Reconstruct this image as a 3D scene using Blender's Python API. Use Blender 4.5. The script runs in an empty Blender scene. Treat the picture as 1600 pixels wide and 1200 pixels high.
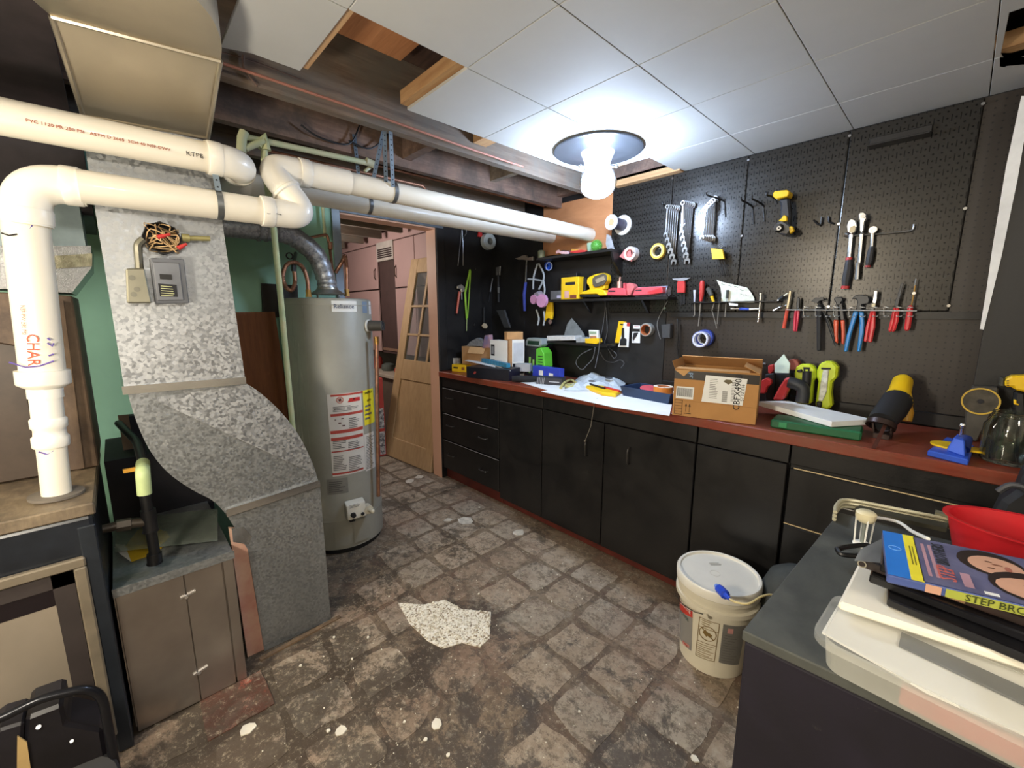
import bpy, bmesh, math, random
from mathutils import Vector as V, Matrix, noise
random.seed(7)
# ---------------------------------------------------------------- camera, world, lights
sc = bpy.context.scene
COL = sc.collection
F, YAW, PITCH = 654.5, .8162, .1678
CAM = V((0, 0, 1.43))
FW = V((-math.sin(YAW)*math.cos(PITCH), math.cos(YAW)*math.cos(PITCH), -math.sin(PITCH)))
RT = V((math.cos(YAW), math.sin(YAW), 0)); UP = RT.cross(FW)
cd = bpy.data.cameras.new('camera'); cam = bpy.data.objects.new('camera', cd); COL.objects.link(cam)
cd.sensor_width = 36; cd.lens = F/1600*36; cd.clip_start = .02
cam.matrix_world = Matrix(((RT.x, UP.x, -FW.x, CAM.x), (RT.y, UP.y, -FW.y, CAM.y), (RT.z, UP.z, -FW.z, CAM.z), (0, 0, 0, 1)))
sc.camera = cam
w = bpy.data.worlds.new('world'); sc.world = w; w.use_nodes = True
w.node_tree.nodes['Background'].inputs[0].default_value = (1, .93, .84, 1)
w.node_tree.nodes['Background'].inputs[1].default_value = .35
sc.view_settings.view_transform = 'Standard'; sc.view_settings.look = 'None'
sc.view_settings.exposure = 0.65; sc.view_settings.gamma = 1
sc.view_settings.use_curve_mapping = False
def lamp(name, loc, power, col, size, kind='POINT', rot=None):
    l = bpy.data.lights.new(name, kind); l.energy = power; l.color = col
    if kind == 'POINT': l.shadow_soft_size = size
    else: l.size = size
    o = bpy.data.objects.new(name, l); o.location = loc
    if rot: o.rotation_euler = rot
    COL.objects.link(o); return o
BULB = 130
LAMP = V((-1.352, 1.868, 2.03))
lamp('second_bulb_light', (-1.23, -1.8, 2.0), 75, (1, .87, .68), .12)
lamp('right_fill_light', (.95, .1, 2.0), 20, (1, .93, .82), .12)  # added fill light out of view, brightens the right side
lamp('laundry_room_light', (-4.3, 1.2, 2.0), 26, (1, .9, .82), .15)
lamp('corner_fill_light', (-.85, -.5, 1.3), 33, (1, .9, .74), .1)  # added unseen fill, lifts the left side and the ceiling there

# ---------------------------------------------------------------- placing helpers
def ray(x, y): return FW + RT*((x-800)/F) - UP*((y-600)/F)
def P(x, y, ax, v):
    d = ray(x, y); i = 'XYZ'.index(ax); return CAM + d*((v-CAM[i])/d[i])
def ZAT(X, Y, py):                      # height above (X,Y) seen at picture row py
    a = V((X, Y, 0))-CAM; k = (600-py)/F
    # (a+z)·UP = k (a+z)·FW
    return (k*a.dot(FW)-a.dot(UP))/(UP.z-k*FW.z)
WALLY, WALLX, TOPZ, CEIL = 2.54, -2.97, .947, 2.248
def B(x, y, w=0): return P(x, y, 'Y', WALLY-w)
def D(x, y, w=0): return P(x, y, 'X', WALLX+w)
def C(x, y, z=TOPZ): return P(x, y, 'Z', z)

# ---------------------------------------------------------------- materials
def lin(c): return c/12.92 if c <= .04045 else ((c+.055)/1.055)**2.4
def rgb(h):
    if not isinstance(h, str): return tuple(h)+(1,)
    return tuple(lin(int(h[i:i+2], 16)/255) for i in (0, 2, 4))+(1,)
MATS = {}
class NT:
    def __init__(s, name):
        s.m = bpy.data.materials.new(name); s.m.use_nodes = True; s.t = s.m.node_tree
        s.b = s.t.nodes['Principled BSDF']; s.tc = s.t.nodes.new('ShaderNodeTexCoord')
    def n(s, typ, ins=None, **kw):
        o = s.t.nodes.new('ShaderNode'+typ)
        for k, v in kw.items(): setattr(o, k, v)
        for k, v in (ins or {}).items():
            if hasattr(v, 'is_output') or isinstance(v, bpy.types.NodeSocket): s.t.links.new(v, o.inputs[k])
            else: o.inputs[k].default_value = v
        return o
    def obj(s): return s.tc.outputs['Object']
    def noise(s, scale, detail=4, rough=.6, vec=None, dist=0):
        return s.n('TexNoise', {'Vector': vec or s.obj(), 'Scale': scale, 'Detail': detail, 'Roughness': rough, 'Distortion': dist}).outputs['Fac']
    def ramp(s, fac, stops, interp='LINEAR'):
        r = s.n('ValToRGB', {'Fac': fac}); e = r.color_ramp.elements; r.color_ramp.interpolation = interp
        while len(e) < len(stops): e.new(.5)
        for k, (p, c) in enumerate(stops):
            e[k].position = p; e[k].color = rgb(c) if isinstance(c, str) else (c, c, c, 1)
        return r.outputs['Color']
    def mix(s, f, a, b, mode='MIX'):
        return s.n('MixRGB', {'Fac': f, 'Color1': a if not isinstance(a, str) else rgb(a), 'Color2': b if not isinstance(b, str) else rgb(b)}, blend_type=mode).outputs[0]
    def math(s, op, a, b=0, c=None):
        d = {0: a, 1: b}
        if c is not None: d[2] = c
        return s.n('Math', d, operation=op).outputs[0]
    def set(s, **kw):
        for k, v in kw.items():
            k = k.replace('_', ' ')
            if isinstance(v, bpy.types.NodeSocket): s.t.links.new(v, s.b.inputs[k])
            else: s.b.inputs[k].default_value = v
    def bump(s, h, dist=.002, strength=.5):
        o = s.n('Bump', {'Height': h, 'Distance': dist, 'Strength': strength}); s.t.links.new(o.outputs[0], s.b.inputs['Normal'])
def mat(h, rough=.5, metal=0, var=.1, scale=9, bump=0, trans=0, alpha=1, emit=0, h2=None, coat=0):
    key = ('m', h, rough, metal, var, scale, bump, trans, alpha, emit, h2, coat)
    if key in MATS: return MATS[key]
    s = NT('paint_'+str(h)); c = rgb(h)
    if h2: a, b = rgb(h), rgb(h2)
    else: a = tuple(x*(1-var) for x in c[:3])+(1,); b = tuple(min(1, x*(1+var)) for x in c[:3])+(1,)
    nz = s.noise(scale); f = s.ramp(nz, [(.35, 0.0), (.65, 1.0)])
    col = s.mix(f, a, b); s.set(Base_Color=col, Roughness=rough, Metallic=metal)
    if bump: s.bump(s.noise(scale*14, 3), bump)
    if trans: s.set(Transmission_Weight=trans, IOR=1.45)
    if coat: s.set(Coat_Weight=coat)
    if alpha < 1: s.set(Alpha=alpha)
    if emit: s.set(Emission_Color=col, Emission_Strength=emit)
    MATS[key] = s.m; return s.m
def m_galv(name, dark, light, scale=70, rough=.42, metal=.75):
    s = NT(name)
    v = s.n('TexVoronoi', {'Vector': s.obj(), 'Scale': scale}, feature='F1').outputs['Color']
    bw = s.n('SeparateColor', {'Color': v}).outputs[0]
    big = s.noise(5, 4); col = s.ramp(bw, [(0, dark), (.9, light)])
    col = s.mix(s.ramp(big, [(.35, .0), (.7, .45)]), col, dark)
    st = s.noise(30, 5, .7); col = s.mix(s.ramp(st, [(.6, 0.0), (.72, .22)]), col, 'E4E6E4')
    s.set(Base_Color=col, Metallic=metal, Roughness=s.ramp(bw, [(0, rough-.1), (1, rough+.15)]))
    s.bump(s.noise(14, 2), .004, .3); return s.m
def m_clear(name, tint, gloss):
    s = NT(name); t = s.n('BsdfTransparent', {'Color': tint}).outputs[0]; g = s.n('BsdfGlossy', {'Color': (1, 1, 1, 1), 'Roughness': .03}).outputs[0]
    fr = s.n('Fresnel', {'IOR': 1.45}).outputs[0]; mx = s.n('MixShader', {0: s.math('MINIMUM', s.math('MULTIPLY', fr, gloss), 1.0), 1: t, 2: g}).outputs[0]
    s.t.links.new(mx, s.t.nodes['Material Output'].inputs[0]); return s.m
CLEARG = m_clear('thin_clear_glass', (.95, .98, 1, 1), .5)
GALV = m_galv('galvanised_spangle', '8F9398', 'C2C5C8', 110)
GALV2 = m_galv('dull_galvanised', '83878a', '9fa2a3', 130, .42, .7)

def m_steel(name, c, rough, scale=(1, 1, 60)):
    s = NT(name); mp = s.n('Mapping', {'Vector': s.obj(), 'Scale': scale}).outputs[0]
    a = s.noise(3, 5, .6, mp); col = s.mix(s.ramp(a, [(.3, 0.0), (.7, .25)]), c, '7b756d')
    s.set(Base_Color=col, Metallic=.9, Roughness=s.ramp(s.noise(4), [(.3, rough-.08), (.7, rough+.1)])); return s.m
GALVB = m_steel('plain_duct_steel', 'C9C0AE', .36, (1, 1, 1))

CABSTEEL = mat('B5AEA7', .3, .9, .07, 2.5, h2='9c948e')
CHROME = mat('D8D9DA', .18, .95, .05)
STEEL = mat('A9ABAD', .3, .9, .12)
DARKSTEEL = mat('3A3B3D', .4, .6, .2)
COPPER = mat('A97C64', .42, .8, .25, 20)
BRASS = mat('B48A4C', .35, .85, .2)
FOIL = mat('A2A5A9', .22, .95, .1, 30, .004)
PVC = mat('EBE5D6', .38, 0, .04, 3, coat=.2)
PVCFIT = mat('F1EDE2', .35, 0, .03, 3, coat=.2)
BLACKP = mat('17181A', .5, 0, .3)
BLACKM = mat('0E0E10', .42, 0, .3)
RUBBER = mat('1C1D20', .65, 0, .2)
GREYP = mat('8A8C8E', .5)
WHITE = mat('EDEDE8', .5, 0, .03)
PAPER = mat('E9EAE8', .8, 0, .04, 5)
RED = mat('C03634', .4, 0, .12)
REDH = mat('D2383C', .32, 0, .1)
YEL = mat('EFC31C', .42, 0, .06)
LIME = mat('C3D52A', .4, 0, .08)
BLUE = mat('2E4FC0', .4, 0, .12)
CARD = mat('B98D5F', .8, 0, .08, 12, .0005)
INK = mat('1B1B20', .7)
def m_wood(name, c1, c2, scale=(1, 12, 12), rough=.7, dirt=None):
    s = NT(name); mp = s.n('Mapping', {'Vector': s.obj(), 'Scale': scale}).outputs[0]
    a = s.noise(4, 6, .65, mp, .6); col = s.ramp(a, [(.3, c1), (.7, c2)])
    if dirt: col = s.mix(s.ramp(s.noise(6, 6, .7), [(.4, 0.0), (.62, .85)]), col, dirt)
    s.set(Base_Color=col, Roughness=rough); s.bump(a, .002, .4); return s.m
JOIST = m_wood('dusty_joist_wood', '5c4c41', '857464', (12, 1, 12), .9, '6b655c')
JOISTR = m_wood('reddish_joist_wood', '70564a', '927766', (12, 1, 12), .85, '544a42')
JOISTL = m_wood('plaster_stained_joist', '837769', 'a49886', (8, 2, 8), .9, '6a5c50')
PINEX = m_wood('pine_furring', 'b78a5e', 'd2ab7c', (1, 14, 14), .7)
ORANGEW = m_wood('varnished_board', 'b0764c', 'c88d60', (1, 14, 3), .6)
BROWNP = m_wood('brown_panel_wood', '7b4521', '96592e', (14, 14, 1), .55)
FUR_DARK = m_wood('aged_brown_casing', '5c4a3c', '7b6652', (2, 8, 1), .6, '4a3c34')
def grime(s, col, k=1.0):
    y = s.n('SeparateXYZ', {'Vector': s.obj()}).outputs[1]; bias = s.n('MapRange', {'Value': y, 'From Min': .3, 'From Max': 1.5, 'To Min': .055*k, 'To Max': -.05}).outputs[0]
    m1 = s.math('ADD', s.noise(3.1, 12, .78, None, .3), bias)
    col = s.mix(s.ramp(s.noise(1.7, 5), [(.5, 0.0), (.62, .3)]), col, '84604f')
    col = s.mix(s.ramp(m1, [(.485, 0.0), (.54, .8)]), col, '39322a')
    m2 = s.noise(19, 10, .85); col = s.mix(s.ramp(m2, [(.495, 0.0), (.55, .6)]), col, '4f4438')
    m3 = s.noise(33, 10, .9); col = s.mix(s.ramp(m3, [(.54, 0.0), (.60, .7)]), col, 'b9ac95')
    col = s.mix(s.ramp(s.noise(2.3, 8, .8, s.n('Mapping', {'Vector': s.obj(), 'Location': (7, 3, 1)}).outputs[0]), [(.57, 0.0), (.66, .6)]), col, 'a39a8a')
    s.set(Base_Color=col, Roughness=s.ramp(m1, [(.45, .75), (.6, .45)])); s.bump(m2, .003, .6); return s.m
def m_floor():
    s = NT('worn_basement_floor'); col = s.ramp(s.noise(4.4, 8, .7), [(.35, '5f4a3d'), (.5, '70604f'), (.65, '8a7b69')])
    return grime(s, col, 1.5)
def m_tile(name, c1, c2, c3):
    s = NT(name); b = s.noise(9, 9, .75, None, .3); d = s.noise(3, 6)
    col = s.ramp(d, [(.35, c1), (.6, c2)]); col = s.mix(s.ramp(b, [(.5, 0.0), (.62, .6)]), col, c3)
    return grime(s, col)
def m_peg(name, c, slot, rough, metal=.0, var=None):
    s = NT(name); xyz = s.n('SeparateXYZ', {'Vector': s.obj()}); u = s.math('MULTIPLY', xyz.outputs[0], 1/.0254); v = s.math('MULTIPLY', xyz.outputs[2], 1/.0254)
    fu = s.math('ABSOLUTE', s.math('SUBTRACT', s.math('FRACT', u), .5)); fv = s.math('ABSOLUTE', s.math('SUBTRACT', s.math('FRACT', v), .5))
    d = s.math('SQRT', s.math('ADD', s.math('POWER', fu, 2), s.math('POWER', fv, 2))); hole = s.math('LESS_THAN', d, .13)
    if slot:
        su = s.math('LESS_THAN', s.math('SUBTRACT', .5, fu), .06)
        fv2 = s.math('ABSOLUTE', s.math('SUBTRACT', s.math('FRACT', s.math('MULTIPLY', v, .5)), .25)); sl = s.math('MULTIPLY', su, s.math('LESS_THAN', fv2, .24))
        hole = s.math('MAXIMUM', hole, sl)
    base = s.mix(s.ramp(s.noise(6, 5), [(.3, 0.0), (.7, 1.0)]), c, var or c)
    s.set(Base_Color=s.mix(hole, base, '040404'), Roughness=rough, Metallic=metal); s.bump(s.math('SUBTRACT', 1, hole), .003, .8); return s.m
PEGM = m_peg('black_slotted_steel', '2f2d2a', True, .27, .35)
PEGW = m_peg('dark_hole_board', '241d19', False, .42, 0, '2c241e')
def m_black(name, c1, c2, rough):
    s = NT(name); a = s.noise(4, 7, .65, None, .5); col = s.ramp(a, [(.35, c1), (.7, c2)])
    col = s.mix(s.ramp(s.noise(45, 5, .8), [(.66, 0.0), (.74, .3)]), col, '5a554e')
    s.set(Base_Color=col, Roughness=s.ramp(a, [(.3, rough), (.7, rough+.2)])); s.bump(s.noise(90, 2), .0008, .4); return s.m
BLKWALL = m_black('black_painted_board', '121214', '232222', .4)
BLKCAB = m_black('black_painted_cabinet', '0d0d0f', '1c1a19', .32)
BLKTOP = m_black('scuffed_black_top', '353736', '545651', .55)
WORKTOP = m_wood('oxide_red_worktop', '6f2c1c', '8e3d27', (1, 9, 9), .38, '7c4634')
GREEN = mat('98C9AF', .55, 0, .08, 2)
TEAL = mat('5E9C86', .6, 0, .08, 2)
PINK = mat('B59490', .6, 0, .05, 2)
PINKJ = mat('D5A78D', .55, 0, .05, 2)
CTILE = mat('C4C4C0', .75, 0, .03, 3, .0006)

# ---------------------------------------------------------------- mesh builder
class MB:
    def __init__(s): s.v = []; s.f = []; s.mi = []; s.sm = []; s.cur = 0
    def add(s, vs, fs, smooth=False):
        n = len(s.v); s.v += [V(p) for p in vs]
        for f in fs: s.f.append([i+n for i in f]); s.mi.append(s.cur); s.sm.append(smooth)
        return s
    def m(s, i): s.cur = i; return s
    def hexa(s, q):     # 8 points: bottom ring 0-3, top ring 4-7
        return s.add(q, [(3, 2, 1, 0), (4, 5, 6, 7), (0, 1, 5, 4), (1, 2, 6, 5), (2, 3, 7, 6), (3, 0, 4, 7)])
    def box(s, a, b):
        x0, y0, z0 = a; x1, y1, z1 = b
        return s.hexa([(x0, y0, z0), (x1, y0, z0), (x1, y1, z0), (x0, y1, z0), (x0, y0, z1), (x1, y0, z1), (x1, y1, z1), (x0, y1, z1)])
    def obox(s, o, u, v, w):   # corner + 3 edge vectors
        o, u, v, w = V(o), V(u), V(v), V(w); return s.hexa([o, o+u, o+u+v, o+v, o+w, o+u+w, o+u+v+w, o+v+w])
    def cbox(s, c, u, v, w): c, u, v, w = V(c), V(u), V(v), V(w); return s.obox(c-(u+v+w)/2, u, v, w)
    def prism(s, pts, e, smooth=False):
        pts = [V(p) for p in pts]; e = V(e); n = len(pts)
        return s.add(pts+[p+e for p in pts], [list(range(n))[::-1], list(range(n, 2*n))]+[(i, (i+1) % n, (i+1) % n+n, i+n) for i in range(n)], smooth)
    def frame(s, ax):
        ax = V(ax).normalized(); t = V((0, 0, 1)) if abs(ax.z) < .9 else V((1, 0, 0)); u = ax.cross(t).normalized(); return ax, u, ax.cross(u)
    def lathe(s, o, ax, prof, n=24, smooth=True, closed=False, a0=0, a1=2*math.pi):
        o = V(o); ax, u, w = s.frame(ax); vs = []; fs = []; full = abs(a1-a0-2*math.pi) < 1e-6; k = n if full else n+1
        for r, h in prof:
            for i in range(k):
                a = a0+(a1-a0)*i/n; vs.append(o+ax*h+(u*math.cos(a)+w*math.sin(a))*r)
        m = len(prof)
        for j in range(m if closed else m-1):
            for i in range(n):
                i2 = (i+1) % k; j2 = (j+1) % m; fs.append((j*k+i, j*k+i2, j2*k+i2, j2*k+i))
        if not closed and full:
            if prof[0][0] > 1e-5: fs.append(list(range(k))[::-1])
            if prof[-1][0] > 1e-5: fs.append([(m-1)*k+i for i in range(k)])
        return s.add(vs, fs, smooth)
    def cyl(s, a, b, r, r2=None, n=20): a, b = V(a), V(b); return s.lathe(a, b-a, [(r, 0), (r2 if r2 is not None else r, (b-a).length)], n)
    def ring(s, o, ax, ro, ri, h, n=28, bev=.0):
        b = bev; return s.lathe(o, ax, [(ri, 0), (ro-b, 0), (ro, b), (ro, h-b), (ro-b, h), (ri, h)], n, True, True)
    def tube(s, pts, r, n=8, cap=True):
        pts = [V(p) for p in pts]; vs = []; fs = []; t0 = (pts[1]-pts[0]).normalized(); _, u, w = s.frame(t0)
        rr = r if isinstance(r, (list, tuple)) else [r]*len(pts)
        for i, p in enumerate(pts):
            t = ((pts[min(i+1, len(pts)-1)]-pts[max(i-1, 0)])).normalized(); u = (u-t*u.dot(t)).normalized(); w = t.cross(u)
            for k in range(n): a = 2*math.pi*k/n; vs.append(p+(u*math.cos(a)+w*math.sin(a))*rr[i])
        for i in range(len(pts)-1):
            for k in range(n): k2 = (k+1) % n; fs.append((i*n+k, i*n+k2, (i+1)*n+k2, (i+1)*n+k))
        if cap: fs += [list(range(n))[::-1], [(len(pts)-1)*n+k for k in range(n)]]
        return s.add(vs, fs, True)
    def ball(s, c, r, n=12, sc=(1, 1, 1)):
        c = V(c); vs = []; fs = []
        for j in range(1, n): 
            for i in range(n*2): a = math.pi*i/n; b = math.pi*j/n; vs.append(c+V((math.sin(b)*math.cos(a)*r*sc[0], math.sin(b)*math.sin(a)*r*sc[1], math.cos(b)*r*sc[2])))
        k = n*2
        for j in range(n-2):
            for i in range(k): fs.append((j*k+i, (j+1)*k+i, (j+1)*k+(i+1) % k, j*k+(i+1) % k))
        fs.append(list(range(k))); fs.append([(n-2)*k+i for i in range(k)][::-1]); return s.add(vs, fs, True)
def spline(pts, k=6):
    pts = [V(p) for p in pts]; out = []
    for i in range(len(pts)-1):
        p0 = pts[max(i-1, 0)]; p1 = pts[i]; p2 = pts[i+1]; p3 = pts[min(i+2, len(pts)-1)]
        for j in range(k): t = j/k; out.append(.5*((2*p1)+(p2-p0)*t+(2*p0-5*p1+4*p2-p3)*t*t+(3*p1-p0-3*p2+p3)*t**3))
    return out+[pts[-1]]
def org(par):
    o = V((0, 0, 0))
    while par is not None: o += V(par.location); par = par.parent
    return o
def O(name, mb, mats, par=None, bev=0, label=None, seg=1):
    base = org(par) if par else (sum(mb.v, V((0, 0, 0)))/len(mb.v) if 0 else V((0, 0, 0)))
    me = bpy.data.meshes.new(name); me.from_pydata([p-base for p in mb.v], [], mb.f)
    if not isinstance(mats, (list, tuple)): mats = [mats]
    for m in mats: me.materials.append(m)
    me.polygons.foreach_set('material_index', mb.mi); me.polygons.foreach_set('use_smooth', mb.sm)
    bm = bmesh.new(); bm.from_mesh(me); bmesh.ops.recalc_face_normals(bm, faces=bm.faces); bm.to_mesh(me); bm.free()
    if any(mb.sm): me.set_sharp_from_angle(angle=math.radians(42))
    o = bpy.data.objects.new(name, me); COL.objects.link(o)
    if par: o.parent = par
    if bev: b = o.modifiers.new('bevel', 'BEVEL'); b.width = bev; b.segments = seg; b.limit_method = 'ANGLE'; b.angle_limit = math.radians(40)
    if label: o['label'] = label
    return o
def T(name, label, cat, loc, group=None):
    o = bpy.data.objects.new(name, None); COL.objects.link(o); o.location = loc; o.empty_display_size = .05
    o['label'] = label; o['category'] = cat
    if group: o['group'] = group
    return o
def tag(o, label, cat, group=None):     # a thing that is one mesh
    o['label'] = label; o['category'] = cat
    if group: o['group'] = group
    # move its origin to its base
    vs = o.data.vertices; n = len(vs); c = V((0, 0, 0))
    for v in vs: c += v.co
    c /= n; c.z = min(v.co.z for v in vs)
    for v in vs: v.co -= c
    o.location = c; return o
def S(name, mb, mats, par=None, bev=0):
    o = O(name, mb, mats, par, bev)
    if not par: o['kind'] = 'structure'
    return o
def txt(par, name, s, loc, right, up, size, m, ext=.0004, align='CENTER', sx=1):
    cu = bpy.data.curves.new('t', 'FONT'); cu.body = s; cu.size = size; cu.extrude = ext; cu.align_x = align; cu.align_y = 'CENTER'; cu.resolution_u = 2
    t = bpy.data.objects.new('t', cu); COL.objects.link(t); dg = bpy.context.evaluated_depsgraph_get()
    me = bpy.data.meshes.new_from_object(t.evaluated_get(dg)); bpy.data.objects.remove(t)
    r = V(right).normalized(); u = V(up); u = (u-r*u.dot(r)).normalized(); n = r.cross(u); b = org(par) if par else V((0, 0, 0))
    for v in me.vertices: c = v.co.copy(); v.co = V(loc)+r*c.x*sx+u*c.y+n*(c.z+ext)-b
    me.materials.clear(); me.materials.append(m); o = bpy.data.objects.new(name, me); COL.objects.link(o); o.parent = par; return o
def fine(par, o, r, d, n, m, off=.0006, fill=.9, name='print', seed=0):   # fine printed lines filling the patch o + r + d
    o, r, d = V(o), V(r), V(d); nn = r.cross(d).normalized()
    if nn.dot(CAM-o) < 0: nn = -nn
    rnd = random.Random(seed+n); mb = MB()
    for i in range(n):
        t0 = (i+.3)/n; wd = fill*rnd.uniform(.6, 1); a = o+d*t0+nn*off
        mb.add([a+r*.04, a+r*(.04+wd*.94), a+r*(.04+wd*.94)+d*(.34/n), a+r*.04+d*(.34/n)], [(0, 1, 2, 3)])
    return O(name, mb, m, par)
def card(mb, o, r, d, off=.0004, th=None):
    o, r, d = V(o), V(r), V(d); nn = r.cross(d).normalized()
    if nn.dot(CAM-o) < 0: nn = -nn
    return mb.add([o+nn*off, o+r+nn*off, o+r+d+nn*off, o+d+nn*off], [(0, 1, 2, 3)])
# ================================================================ THE ROOM
T9 = .2286
fl = MB(); fl.add([(-7, -3.2, 0), (2, -3.2, 0), (2, 3, 0), (-7, 3, 0)], [(0, 1, 2, 3)])
fl.add([(-7, -3.2, -.1), (2, -3.2, -.1), (2, 3, -.1), (-7, 3, -.1)], [(3, 2, 1, 0)])
floor = S('floor', fl, m_floor())
TM = [m_tile('worn_tile_rose', '8d7c69', 'a59480', 'b5a997'), m_tile('worn_tile_grey', '8f8171', 'a99d8c', '826e5d'), m_tile('worn_tile_brown', '7f6d5c', '9b8975', '615446'), m_tile('worn_tile_dark', '6b5b4a', '8c7964', '4d4337')]
REDT = m_tile('red_marbled_tile', '8a4232', 'a05340', 'c9a896')
PATCH = [B_[:2] for B_ in [C(x, y, 0) for x, y in [(622, 943), (662, 946), (695, 938), (722, 953), (767, 957), (765, 998), (750, 1012), (722, 1005), (692, 1014), (668, 1002), (640, 975)]]]
def inside(p, poly):
    r = False
    for i in range(len(poly)):
        a, b = poly[i], poly[i-1]
        if (a[1] > p[1]) != (b[1] > p[1]) and p[0] < (b[0]-a[0])*(p[1]-a[1])/(b[1]-a[1])+a[0]: r = not r
    return r
def ragtile(cx, cy, m, h, jag, seed, par=floor, half=T9*.5-.0065):
    rnd = random.Random(seed); pts = []; cut = rnd.random()
    for k in range(28):
        a = k/28*8; s = int(a/2); t = a/2-s; q = [(-1+2*t, -1), (1, -1+2*t), (1-2*t, 1), (-1, 1-2*t)][s]
        nz = noise.noise(V((cx*7+q[0]*.9, cy*7+q[1]*.9, seed*.37)))
        f = half*(1-.03-jag*max(0, nz+.12)*1.6)-rnd.random()*.003
        corner = abs(q[0])*abs(q[1]); f *= 1-.10*jag*5*max(0, corner-.55)
        pts.append((cx+q[0]*f, cy+q[1]*f, 0.0002))
    mb = MB(); mb.prism(pts, (0, 0, h)); return O('floor_tile', mb, m, par)
k0 = 0
for i in range(-17, 1):
    for j in range(-4, 9):
        x = (i+.17+.5)*T9; y = (j+.25+.5)*T9; k0 += 1
        if y > 1.99 or x > -.05 or x < -3.8: continue
        if x < -1.74 and y < .62: continue
        if x < -2.97 and not 1.1 < y < 2.1: continue
        if inside((x, y), PATCH): continue
        if (i, j) in ((-8, 0), ): ragtile(x, y, REDT, .004, .03, k0); continue
        dark = noise.noise(V((x*1.6, y*1.6, 3)))+(-.35*(y-.9))
        ti = 3 if dark > .28 else (2 if dark > .05 else (0 if (i*7+j*3) % 5 < 3 else 1))
        ragtile(x, y, TM[ti], .0012+.0006*random.random(), .14 if ti < 2 else .32, k0)
mb = MB(); mb.prism([V((p[0], p[1], .0003)) for p in PATCH], (0, 0, .0042)); ps = NT('exposed_aggregate')
cc = ps.noise(75, 3, .8); ps.set(Base_Color=ps.ramp(cc, [(.3, '8a7f6c'), (.42, 'cfc6b2'), (.52, 'f0eadb'), (.7, 'fbf8f0')]), Roughness=.8); ps.bump(cc, .006, 1)
O('aggregate_patch', mb, ps.m, floor, label='pale pebbly bare concrete patch')
rnd = random.Random(3); mb = MB(); xs = [p[0] for p in PATCH]; ys = [p[1] for p in PATCH]
for k in range(1500):
    p = (rnd.uniform(min(xs), max(xs)), rnd.uniform(min(ys), max(ys)))
    if not inside(p, PATCH): continue
    r = rnd.uniform(.0025, .006); mb.m(rnd.randrange(3)); mb.lathe((p[0], p[1], .004), (rnd.uniform(-.3, .3), rnd.uniform(-.3, .3), 1), [(r, 0), (r*.7, r*.6), (0, r*.75)], 6, False)
g = O('pebble', mb, [mat('E8E2D2', .8), mat('C8BDA6', .8), mat('9A8C76', .8)], floor); g['kind'] = 'stuff'
# crumbs and plaster flecks
mb = MB()
def flake(px, py, r, h=.004):
    c = C(px, py, .003); pts = [(c.x+math.cos(a)*r*rnd.uniform(.6, 1.1), c.y+math.sin(a)*r*rnd.uniform(.6, 1.1), .002) for a in [k*.9 for k in range(7)]]; mb.prism(pts, (0, 0, h))
for px, py, r in [(532, 1142, .025), (681, 1132, .024), (665, 1155, .008), (513, 1142, .009), (1086, 1186, .014), (749, 793, .009), (575, 996, .008), (522, 996, .007), (608, 932, .005), (862, 940, .006), (1056, 1162, .005), (632, 1128, .006), (748, 928, .006), (388, 1138, .03), (550, 1030, .006), (470, 1040, .006), (700, 1180, .008), (905, 1112, .005)]: flake(px, py, r)
for k in range(260):
    x, y = rnd.uniform(-1.7, -.35), rnd.uniform(.15, 1.9); r = rnd.uniform(.001, .0035); mb.lathe((x, y, .002), (0, 0, 1), [(r, 0), (r*.6, r*.8), (0, r)], 5, False)
g = O('plaster_crumb', mb, mat('E6E0D0', .85), floor); g['kind'] = 'stuff'
mb = MB()
for px, py, r in [(728, 814, .06), (700, 812, .03), (640, 752, .05), (655, 745, .04), (810, 832, .045)]: flake(px, py, r, .0022)
g = O('plaster_smear', mb, mat('C9C3B6', .8, 0, .2, 30), floor); g['kind'] = 'stuff'
mb = MB(); a, b = C(405, 1030, 0), C(530, 963, 0); d = (b-a).normalized(); n_ = V((-d.y, d.x, 0)); mb.obox(a, b-a, n_*-.02, (0, 0, .008)); O('wood_shim', mb, m_wood('dirty_shim', '6f5a45', '94795c', (8, 8, 1), .8, '4a3d32'), floor)
a = C(400, 1015, 0); mb = MB(); mb.obox(a+V((0, 0, .013)), (b-a)*.8, n_*.012, (0, 0, .006)); O('wood_shim', mb, mat('D9D0BF', .7), floor)

# ---- walls
mb = MB(); mb.box((-2.97-.13, WALLY, 0), (2.0, WALLY+.12, 2.6)); wb = S('wall_back', mb, BLKWALL)
mb = MB(); mb.box((WALLX-.13, 1.95, 0), (WALLX, WALLY, 2.5)); wd = S('wall_left_pegside', mb, BLKWALL)
mb = MB(); mb.box((WALLX-.13, -3.2, 0), (WALLX, 1.19, 2.5)); mb.box((WALLX-.13, 1.19, 2.10), (WALLX, 1.95, 2.5)); wg = S('wall_left', mb, GREEN)
mb = MB(); mb.box((1.6, -3.2, 0), (1.7, 2.7, 2.5)); mb.box((-3.1, -3.3, 0), (1.7, -3.2, 2.5)); S('wall_right', mb, mat('B9AE9C', .8))
mb = MB(); mb.box((WALLX-.131, 1.947, 0), (WALLX-.0, 1.95-.0005, 2.10)); mb.box((WALLX-.131, 1.19, 2.09), (WALLX, 1.948, 2.1)); S('door_1_lining', mb, PINKJ)
mb = MB(); mb.box((WALLX+.0005, 1.135, 0), (WALLX+.015, 1.19, 2.16)); S('door_1_casing_left', mb, mat('8E9AA4', .4, .2), None, .003)
mb = MB(); mb.box((WALLX+.0005, 1.19, 2.10), (WALLX+.015, 2.02, 2.16)); S('door_1_casing_head', mb, mat('6C7680', .4, .2), None, .003)
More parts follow.
